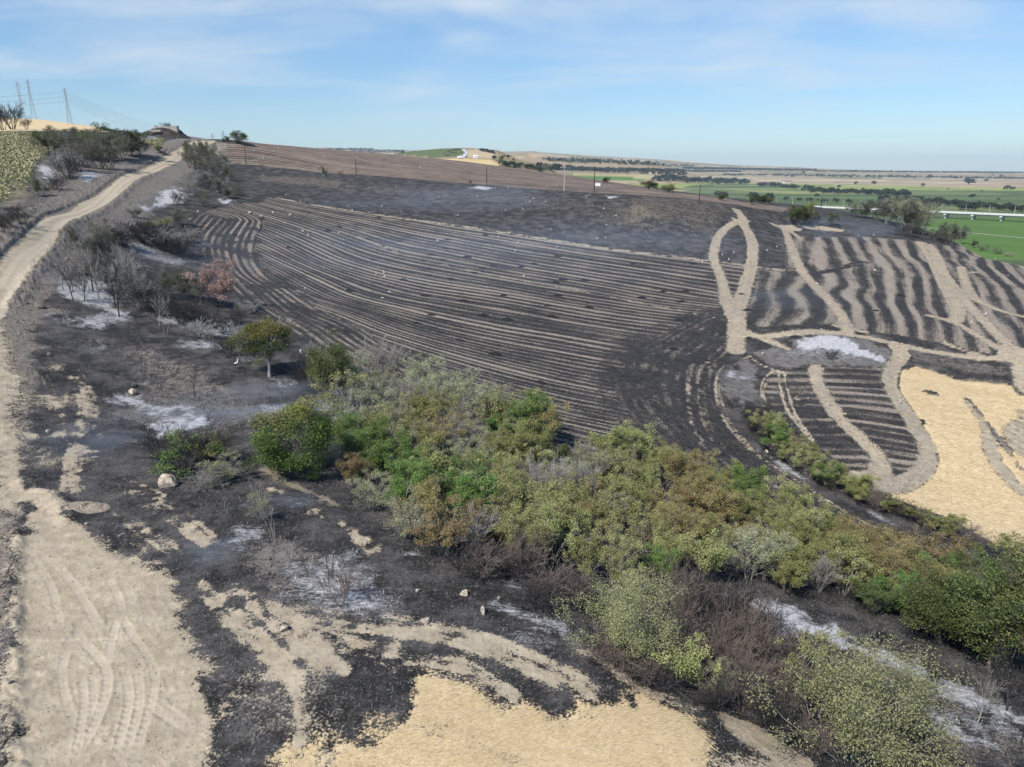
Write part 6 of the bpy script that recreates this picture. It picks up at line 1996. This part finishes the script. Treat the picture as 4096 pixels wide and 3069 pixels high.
RK = [rock_mesh(1, M_ROCK), rock_mesh(2, M_ROCK), rock_mesh(3, M_ROCKD), rock_mesh(5, M_ROCK, .3)]
for crop, x, y, wv_, hv_, kx, lab, cat in (('P', 365, 1050, 40, 34, 0, 'big pale angular boulder on the burnt ground', 'boulder'), ('D', 806, 1022, 52, 44, 1, 'pale grey rock with a black hollow on the white ash', 'rock'), ('D', 808, 972, 42, 30, 2, 'dark flat rock behind the pale rock on the ash', 'rock'),
                                    ('G', 740, 728, 54, 40, 3, 'round pale rock on the burnt slope above the straw', 'rock'), ('G', 693, 543, 28, 22, 1, 'small pale rock alone on the black slope', 'rock'), ('G', 968, 560, 60, 32, 3, 'low crumbling pale rock on the black slope', 'rock'), ('G', 1080, 668, 50, 50, 0, 'pale rock under the ash line at the slope edge', 'rock'),
                                    ('F', 1612, 878, 62, 40, 3, 'flat pale rock between the wheel tracks', 'rock'), ('F', 490, 288, 26, 18, 1, 'small brown stone on the char below the grit heap', 'rock'), ('F', 388, 205, 26, 18, 0, 'small stone at the corner of the bare soil', 'rock'), ('F', 75, 1216, 30, 22, 2, 'dark stone at the left edge strip', 'rock'), ('D', 290, 1252, 30, 22, 1, 'grey stone on the left burnt strip', 'rock'),
                                    ('I', 668, 250, 20, 16, 0, 'pale stone left of the ash hollow', 'rock'), ('H', 1694, 292, 34, 20, 0, 'pale block beside the lower black track', 'rock'), ('A', 1582, 876, 26, 14, 1, 'white stone lying in the left part of the striped field', 'rock'), ('I', 690, 830, 30, 22, 0, 'white stone at the foot of the hedge', 'rock'), ('G', 1172, 585, 22, 14, 1, 'small white stone at the burnt foot of the thicket', 'rock'),
                                    ('D', 500, 295, 60, 44, 2, 'sooty boulder among the bare trees under the road', 'rock'), ('D', 240, 500, 60, 34, 2, 'brown boulder in the rubble under the road', 'rock'), ('D', 296, 786, 30, 24, 2, 'dark clod of rock on the left slope', 'rock')):
    p, D = at(crop, x, y)
    s = (1 if crop == 'P' else KP / CROPS[crop][2]) * D / FPX
    o = link('boulder' if cat == 'boulder' else 'rock', RK[kx])
    o.scale = (wv_ * s * .56, wv_ * s * .48, hv_ * s * .62)
    o.location = (p[0], p[1], float(z_at(p[0], p[1])[0]) + hv_ * s * .30)
    o.rotation_euler = (PR.uniform(-.3, .3), PR.uniform(-.3, .3), PR.uniform(0, 6.28))
    tag(o, lab, cat)

# grit heap at the corner of the bare soil
p, D = at('F', 490, 185)
v, f = [], []
for i in range(9):
    for j in range(24):
        a, rr = 2 * math.pi * j / 24, i / 8
        v.append((p[0] + math.cos(a) * rr * 1.9, p[1] + math.sin(a) * rr * 1.2, float(z_at(p[0] + math.cos(a) * rr * 1.9, p[1] + math.sin(a) * rr * 1.2)[0]) - .06 + .42 * (1 - rr) ** .8 * PR.uniform(.7, 1.2)))
for i in range(8):
    for j in range(24):
        f.append((i * 24 + j, (i + 1) * 24 + j, (i + 1) * 24 + (j + 1) % 24, i * 24 + (j + 1) % 24))
me = bpy.data.meshes.new('soil_heap')
me.from_pydata(v, [], f)
me.materials.append(plain_mat('heap_soil', (.27, .22, .17), .95, .35, 5))
tag(link('soil_heap', me), 'low heap of brown soil tipped on the char beside the bare soil', 'soil heap')

# birds -------------------------------------------------------------------------------------------
def bird_mesh(seed, head_down=False):
    import bmesh
    bm = bmesh.new()
    segs = [((-.34, 0, .56), .05), ((-.2, 0, .60), .12), ((0, 0, .64), .155), ((.17, 0, .68), .12), ((.25, 0, .78), .055)] + ([((.36, 0, .70), .042), ((.46, 0, .52), .04), ((.50, 0, .44), .055)] if head_down else [((.27, 0, .92), .042), ((.30, 0, 1.02), .045), ((.36, 0, 1.06), .055)])
    rings = []
    for (x_, y_, z_), r_ in segs:
        rings.append([bm.verts.new((x_, y_ + r_ * math.cos(a), z_ + r_ * math.sin(a))) for a in np.linspace(0, 2 * math.pi, 9)[:-1]])
    for a, b in zip(rings[:-1], rings[1:]):
        for q in range(8):
            bm.faces.new((a[q], a[(q + 1) % 8], b[(q + 1) % 8], b[q])).material_index = 1 if (a is rings[0] or (a is rings[1] and q in (0, 3, 4, 7))) else 0
    bm.faces.new(rings[0][::-1]).material_index = 1
    bm.faces.new(rings[-1])
    hx, hz = (.50, .40) if head_down else (.40, 1.06)
    tip = bm.verts.new((hx + (.02 if head_down else .20), 0, hz - (.2 if head_down else .03)))
    hd = [bm.verts.new((hx + a, b, hz + c)) for a, b, c in ((0, -.025, 0), (0, .025, 0), (0, 0, .035))]
    for q in range(3):
        bm.faces.new((hd[q], hd[(q + 1) % 3], tip)).material_index = 2
    for y_ in (-.05, .05):
        t_ = [bm.verts.new((a, y_ + b, .56)) for a, b in ((-.012, -.012), (.012, -.012), (0, .014))]
        d_ = [bm.verts.new((a, y_ + b, -.03)) for a, b in ((-.012, -.012), (.012, -.012), (0, .014))]
        for q in range(3):
            bm.faces.new((t_[q], t_[(q + 1) % 3], d_[(q + 1) % 3], d_[q])).material_index = 2
    me = bpy.data.meshes.new('stork')
    bm.to_mesh(me)
    bm.free()
    for m__ in (M_BIRD, M_BIRDK, M_BEAK):
        me.materials.append(m__)
    return me


BM_ = [bird_mesh(0), bird_mesh(1, True)]
BIRDS = [('B', [(200, 395), (277, 428), (540, 455), (727, 455), (833, 488), (1147, 508), (1045, 405), (1260, 402), (1353, 355), (1425, 360), (1545, 435), (1565, 415), (1632, 433), (1415, 480), (1510, 470), (1955, 472), (2022, 510), (1665, 587), (1733, 603), (1917, 637), (1963, 637), (1972, 562), (660, 355)], 'white stork on the black bank above the striped field', 'storks on the black bank'),
         ('B', [(223, 508), (128, 492), (192, 548), (323, 620), (295, 600), (490, 610), (48, 582), (700, 835), (742, 832), (748, 848), (768, 940), (730, 975), (1035, 650), (1430, 605), (1376, 628), (1485, 660), (1698, 682), (1470, 705), (1516, 847), (60, 515), (310, 920), (565, 480)], 'white stork in the large striped field', 'storks in the striped field'),
         ('B', [(940, 245), (120, 150), (20, 150), (410, 180), (1700, 340), (1990, 340)], 'white stork on the brown upper field', 'storks on the upper field'),
         ('A', [(1636, 982), (1918, 1002), (1948, 1022), (1725, 880), (1835, 895), (1650, 905), (1255, 880)], 'white stork in the left corner of the striped field', 'storks in the left part of the field'),
         ('A', [(1605, 488), (1728, 488), (1588, 465), (2048, 520)], 'white stork on the brown upper field near the crest', 'storks near the crest'),
         ('E', [(480, 345), (517, 382), (72, 435)], 'white stork by the two trees at the field corner', 'storks by the two trees'),
         ('C', [(540, 662), (783, 637), (842, 614), (430, 702), (330, 690), (1295, 556), (1375, 550), (1378, 747), (2052, 682), (1825, 657), (1750, 760), (575, 690), (600, 650), (2000, 990), (1920, 1040)], 'white stork among the fire breaks on the right', 'storks among the fire breaks')]
for crop, pts, lab, grp in BIRDS:
    for x, y in pts:
        p, D = at(crop, x, y + 3)
        o = link('stork', BM_[PR.random() < .35])
        o.location = (p[0], p[1], float(z_at(p[0], p[1])[0]))
        o.rotation_euler = (0, 0, PR.uniform(0, 6.28))
        s_ = PR.uniform(.95, 1.15)
        o.scale = (s_, s_, s_)
        tag(o, lab, 'bird', grp)

# burnt heaps of straw smouldering in the rows --------------------------------------------------------
HE = []
def heap_mesh(seed):
    v, f = [], []
    for i in range(7):
        for j in range(16):
            a, rr = 2 * math.pi * j / 16, i / 6
            v.append((math.cos(a) * rr * 1.3, math.sin(a) * rr * .8, -.05 + .42 * (1 - rr) ** .7 * PR.uniform(.75, 1.2)))
    for i in range(6):
        for j in range(16):
            f.append((i * 16 + j, (i + 1) * 16 + j, (i + 1) * 16 + (j + 1) % 16, i * 16 + (j + 1) % 16))
    me = bpy.data.meshes.new('ash_heap')
    me.from_pydata(v, [], f)
    me.materials.append(M_CHARHEAP)
    return me


M_CHARHEAP = plain_mat('char_heap', (.018, .017, .019), .95, .5, 6)
HE = [heap_mesh(1), heap_mesh(2)]
for crop, pts, lab, grp in (('B', [(1080, 685), (1003, 720), (1063, 748), (735, 672), (650, 632), (1095, 635), (1300, 610), (820, 645), (1200, 730), (1340, 782), (1498, 785), (1568, 768), (1280, 795), (1240, 820), (1688, 870), (1728, 857), (1850, 858), (990, 833), (845, 858), (680, 748), (215, 680), (430, 585), (1700, 945), (1400, 945), (1110, 855), (960, 752), (1700, 725), (2115, 770), (2165, 955), (970, 945), (1180, 975), (1640, 1000), (1680, 1065), (1290, 1052), (1870, 1010), (545, 920), (490, 562), (710, 515)], 'small black heap of burnt straw in the striped field', 'burnt straw heaps in the striped field'),
                            ('E', [(1300, 95), (1620, 100), (1780, 125), (2060, 105), (1990, 525), (1700, 345), (1480, 255), (1210, 150)], 'small black heap of burnt straw in the lower rows', 'burnt straw heaps in the lower rows'),
                            ('C', [(210, 855), (335, 855), (315, 912), (90, 890), (300, 1015), (265, 1172), (680, 960), (380, 700), (1525, 880), (1390, 960), (645, 870)], 'small black heap of burnt straw near the fire breaks', 'burnt straw heaps near the fire breaks')):
    for x, y in pts:
        p, D = at(crop, x, y)
        o = link('burnt_heap', HE[PR.random() < .5])
        o.location = (p[0], p[1], float(z_at(p[0], p[1])[0]))
        o.rotation_euler = (0, 0, PR.uniform(-.5, .3))
        s_ = PR.uniform(.7, 1.15)
        o.scale = (s_, s_, s_)
        tag(o, lab, 'straw heap', grp)

# ------------------------------------------------------------------ countless small stuff on the ground
def pick(mask, n, pw=1.0):
    """random places on the near ground where mask holds, spread by true area"""
    k = np.nonzero(mask)[0]
    k = k[k < NN - NQ]
    i = k // NQ
    wgt = ny[k] ** 2 * np.r_[np.diff(rows), 0][i] / ny[k]
    g = np.random.default_rng(len(k))
    s_ = g.choice(k, n, p=wgt / wgt.sum())
    r_ = s_ // NQ
    y_ = ny[s_] + g.random(n) * (rows[r_ + 1] - rows[r_])
    x_ = nx[s_] / ny[s_] * y_ + g.random(n) * (qs[1] - qs[0]) * y_
    return np.c_[x_, y_, z_at(x_, y_)], g


def tone_mat(name, cols, rough=.9):
    m, w = new_mat(name)
    out = w.n('ShaderNodeOutputMaterial')
    bs = w.n('ShaderNodeBsdfPrincipled')
    bs.inputs['Roughness'].default_value = rough
    bs.inputs['Specular IOR Level'].default_value = .1
    at_ = w.n('ShaderNodeAttribute', attribute_name='tone').outputs['Fac']
    c = w.mix(w.sstep(at_, 0, .6), cols[0], cols[1])
    c = w.mix(w.sstep(at_, .6, 1), c, cols[2])
    w.link(c, bs.inputs['Base Color'])
    w.link(bs.outputs[0], out.inputs[0])
    return m


def blades(name, pos, g, ln, wd, up, mat, label, along=None):
    n = len(pos)
    a = g.uniform(0, 2 * math.pi, n) if along is None else along + g.normal(0, .5, n)
    el = np.abs(g.normal(up, .25, n))
    d = np.c_[np.cos(a) * np.cos(el), np.sin(a) * np.cos(el), np.sin(el)]
    sd = np.c_[-np.sin(a), np.cos(a), np.zeros(n)]
    l_ = (ln * g.uniform(.5, 1.5, n))[:, None]
    v = np.empty((n, 4, 3))
    v[:, 0] = pos - sd * wd
    v[:, 1] = pos + sd * wd
    v[:, 2] = pos + d * l_ + sd * wd * .5
    v[:, 3] = pos + d * l_ - sd * wd * .5
    v[:, :, 2] += .015
    me = mesh_np(name, v.reshape(-1, 3), np.arange(n * 4).reshape(-1, 4), mat, (('tone', 'FLOAT', np.repeat(g.random(n), 4)),), smooth=False)
    tag(link(name, me), label, None, None, 'stuff')


def clods(name, pos, g, size, mat, label):
    n = len(pos)
    o_ = np.array([[1, 0, 0], [0, 1, 0], [-1, 0, 0], [0, -1, 0], [0, 0, .75], [0, 0, -.6]])
    f_ = np.array([[0, 1, 4], [1, 2, 4], [2, 3, 4], [3, 0, 4], [1, 0, 5], [2, 1, 5], [3, 2, 5], [0, 3, 5]])
    s_ = size * np.exp(g.normal(0, .45, n))
    v = o_[None] * (s_[:, None, None] * g.uniform(.6, 1.25, (n, 6, 1)))
    a = g.uniform(0, 6.28, n)
    c, s = np.cos(a)[:, None], np.sin(a)[:, None]
    v = np.stack([v[:, :, 0] * c - v[:, :, 1] * s, v[:, :, 0] * s + v[:, :, 1] * c, v[:, :, 2]], 2) + pos[:, None, :]
    me = mesh_np(name, v.reshape(-1, 3), (f_[None] + (np.arange(n) * 6)[:, None, None]).reshape(-1, 3), mat, (('tone', 'FLOAT', np.repeat(g.random(n), 6)),), smooth=False, loops=3)
    tag(link(name, me), label, None, None, 'stuff')


T_STRAW = tone_mat('straw_blades', ((.48, .36, .19), (.62, .49, .31), (.74, .63, .45)))
T_CHAR = tone_mat('charred_stalks', ((.012, .0115, .012), (.045, .043, .043), (.19, .18, .175)))
T_ASH = tone_mat('ash_flakes', ((.10, .094, .092), (.20, .19, .186), (.42, .41, .405)))
T_ASHW = tone_mat('white_ash', ((.25, .24, .24), (.45, .44, .44), (.66, .655, .65)))
T_SOIL = tone_mat('soil_clods', ((.20, .155, .11), (.36, .28, .20), (.48, .39, .29)))
T_GREY = tone_mat('grey_clods', ((.07, .06, .052), (.15, .125, .10), (.27, .22, .17)))
T_SUN = tone_mat('sunflower_leaves', ((.21, .21, .12), (.41, .39, .23), (.54, .47, .24)))

pos, g = pick((L['straw'] > .6) & (ny < 60), 24000)
blades('loose_straw', pos, g, .17, .007, .06, T_STRAW, 'loose straw lying on the near stubble', math.radians(-18))
pos, g = pick((L['straw'] > .5) & (ny > 60) & (ny < 140) & (nx > 30), 14000)
blades('loose_straw', pos, g, .4, .02, .1, T_STRAW, 'loose straw lying on the right stubble field', math.radians(-8))
pos, g = pick((L['char'] > .45) & (ny < 80), 70000)
blades('charred_stalks', pos, g, .20, .013, .55, T_CHAR, 'charred stalks standing all over the burnt ground')
pos, g = pick((L['char'] + L['ash'] + L['grey'] > .5) & (ny < 95), 60000)
blades('ash_flakes', pos, g, .13, .011, .12, T_ASH, 'pale flakes of ash and unburnt stalk on the char')
pos, g = pick((L['ash'] > .2) & (ny < 190), 9000)
blades('ash_flakes', pos, g, .20, .013, .1, T_ASHW, 'white ash flakes on the ash patches')
pos, g = pick((L['soil'] > .5) & (ny < 60) & (TRK < .4), 8000)
clods('soil_clods', pos, g, .026, T_SOIL, 'small clods on the near bare soil')
pos, g = pick((REG == R_TRACK) & (ny > 60), 12000)
clods('soil_clods', pos, g, .10, T_SOIL, 'clods turned up along the fire breaks')
pos, g = pick((L['grey'] > .45) & (ny < 260) & (nx < 0), 14000)
clods('rubble', pos, g, .085, T_GREY, 'grey rubble along the shoulders of the road')
pos, g = pick((L['dry'] > .12) & (ny > 200) & (nx > -120), 4200)
clods('pale_stones', pos, g, .13, T_GREY, 'pale stones scattered over the black bank')
# sunflowers
pos, g = pick((L['green'] > .5) & (ny > 100), 9000)
n = len(pos)
pp_ = np.repeat(pos, 6, 0) + np.c_[g.normal(0, .28, n * 6), g.normal(0, .28, n * 6), g.uniform(.25, 1.55, n * 6)]
ton = g.uniform(0, .62, n * 6)
ton[::6] = g.uniform(.7, 1, n)
me = leaf_mesh('sunflowers', pp_, .52, ton, T_SUN, 77, .5, .8)
tag(link('sunflowers', me), 'dense yellow green sunflower crop left of the road', None, None, 'stuff')

# ------------------------------------------------------------------ air
def build_haze():
    x0, x1, y0, y1, z0, z1 = -24000, 24000, -300, 22500, -60, 520
    v = [(x, y, z) for z in (z0, z1) for y in (y0, y1) for x in (x0, x1)]
    f = [(0, 2, 3, 1), (4, 5, 7, 6), (0, 1, 5, 4), (2, 6, 7, 3), (0, 4, 6, 2), (1, 3, 7, 5)]
    me = bpy.data.meshes.new('haze')
    me.from_pydata(v, [], f)
    m, w = new_mat('haze')
    out = w.n('ShaderNodeOutputMaterial')
    pv = w.n('ShaderNodeVolumePrincipled')
    pv.inputs['Color'].default_value = (.66, .83, 1.0, 1)
    pv.inputs['Density'].default_value = HAZE_DENSITY
    pv.inputs['Anisotropy'].default_value = 0.0
    w.link(pv.outputs[0], out.inputs['Volume'])
    me.materials.append(m)
    o = link('haze', me)
    tag(o, 'thin pale summer haze over the whole valley', None, None, 'stuff')


HAZE_DENSITY = 4.5e-5
build_haze()


def smoke(loc, size, dens, label, rz=0.0, seed=0):
    import bmesh
    bm = bmesh.new()
    bmesh.ops.create_icosphere(bm, subdivisions=3, radius=1.0)
    me = bpy.data.meshes.new('smoke')
    bm.to_mesh(me)
    bm.free()
    m, w = new_mat('smoke')
    out = w.n('ShaderNodeOutputMaterial')
    tc = w.n('ShaderNodeTexCoord')
    ln = w.n('ShaderNodeVectorMath', operation='LENGTH')
    w.link(tc.outputs['Object'], ln.inputs[0])
    mp = w.n('ShaderNodeMapping')
    mp.inputs['Location'].default_value = (seed * 3.1, seed, 0)
    w.link(tc.outputs['Object'], mp.inputs[0])
    n = w.noise(mp.outputs[0], 1.7, 3, .55)
    d = w.m('MULTIPLY', w.sstep(n, .36, .75), w.sstep(ln.outputs['Value'], 1.0, .25))
    pv = w.n('ShaderNodeVolumePrincipled')
    pv.inputs['Color'].default_value = (.66, .78, .95, 1)
    w.link(w.m('MULTIPLY', d, dens), pv.inputs['Density'])
    w.link(pv.outputs[0], out.inputs['Volume'])
    m.cycles.volume_step_rate = 4.0
    me.materials.append(m)
    o = link('smoke', me)
    o.location = loc
    o.scale = size
    o.rotation_euler = (0, 0, rz)
    tag(o, label, None, None, 'stuff')


for k_, (crop, x, y, sz, dn, lab) in enumerate((('P', 560, 900, (17, 9, 2.6), .075, 'bluish smoke drifting over the ash left of the round tree'), ('F', 1170, 470, (3.4, 2.4, 1.0), .22, 'blue smoke rising from the burnt ground by the wheel tracks'),
                                             ('E', 430, 1310, (2.6, 2.2, 1.0), .20, 'blue smoke behind the pale sapling'), ('P', 250, 960, (11, 8, 2.0), .055, 'thin smoke over the burnt ground at the left'),
                                             ('B', 1150, 470, (60, 22, 7), .018, 'thin smoke hanging along the black bank'), ('C', 1180, 560, (36, 20, 6), .024, 'thin smoke at the top of the right field'), ('B', 1200, 800, (110, 70, 10), .0065, 'faint smoke spread over the large striped field'), ('C', 900, 930, (22, 12, 3), .016, 'thin smoke over the dark corner of the field'))):
    p_, D_ = at(crop, x, y)
    smoke((p_[0], p_[1], p_[2] + sz[2] * .5), sz, dn, lab, .3, k_)



# ------------------------------------------------------------------ labels: look-alikes told apart by their place
ORD = ['leftmost', 'second', 'third', 'fourth', 'fifth', 'sixth', 'seventh', 'eighth', 'ninth', 'tenth', 'eleventh', 'twelfth']
by = {}
for o in C.objects:
    if o.parent is None and o.get('label') and o.get('group'):
        by.setdefault(o['label'], []).append(o)
for lb, obs in by.items():
    n_ = len(obs)
    if n_ < 2 or n_ > 30:
        continue
    obs.sort(key=lambda o: -o.location.y)
    nb = 1 if n_ <= 9 else (2 if n_ <= 18 else 3)
    names = {1: [''], 2: ['far', 'near'], 3: ['far', 'middle', 'near']}[nb]
    for b in range(nb):
        part = obs[b * n_ // nb:(b + 1) * n_ // nb]
        part.sort(key=lambda o: o.location.x / max(o.location.y * cp + (ZC - o.location.z) * sp, 1))
        for k_, o in enumerate(part):
            if len(part) == 1:
                o['label'] = '%s, the only %s one' % (lb, names[b]) if names[b] else lb
            elif k_ == 0:
                o['label'] = '%s, leftmost %s' % (lb, (names[b] + ' one') if names[b] else 'one')
            elif k_ == len(part) - 1:
                o['label'] = '%s, rightmost %s' % (lb, (names[b] + ' one') if names[b] else 'one')
            else:
                o['label'] = '%s, %s %sfrom left' % (lb, ORD[k_], (names[b] + ' one ') if names[b] else '')
for o in C.objects:
    if o.parent is None and o.get('label') and len(o['label'].replace(',', '').split()) > 16:
        print('LONG', o['label'])
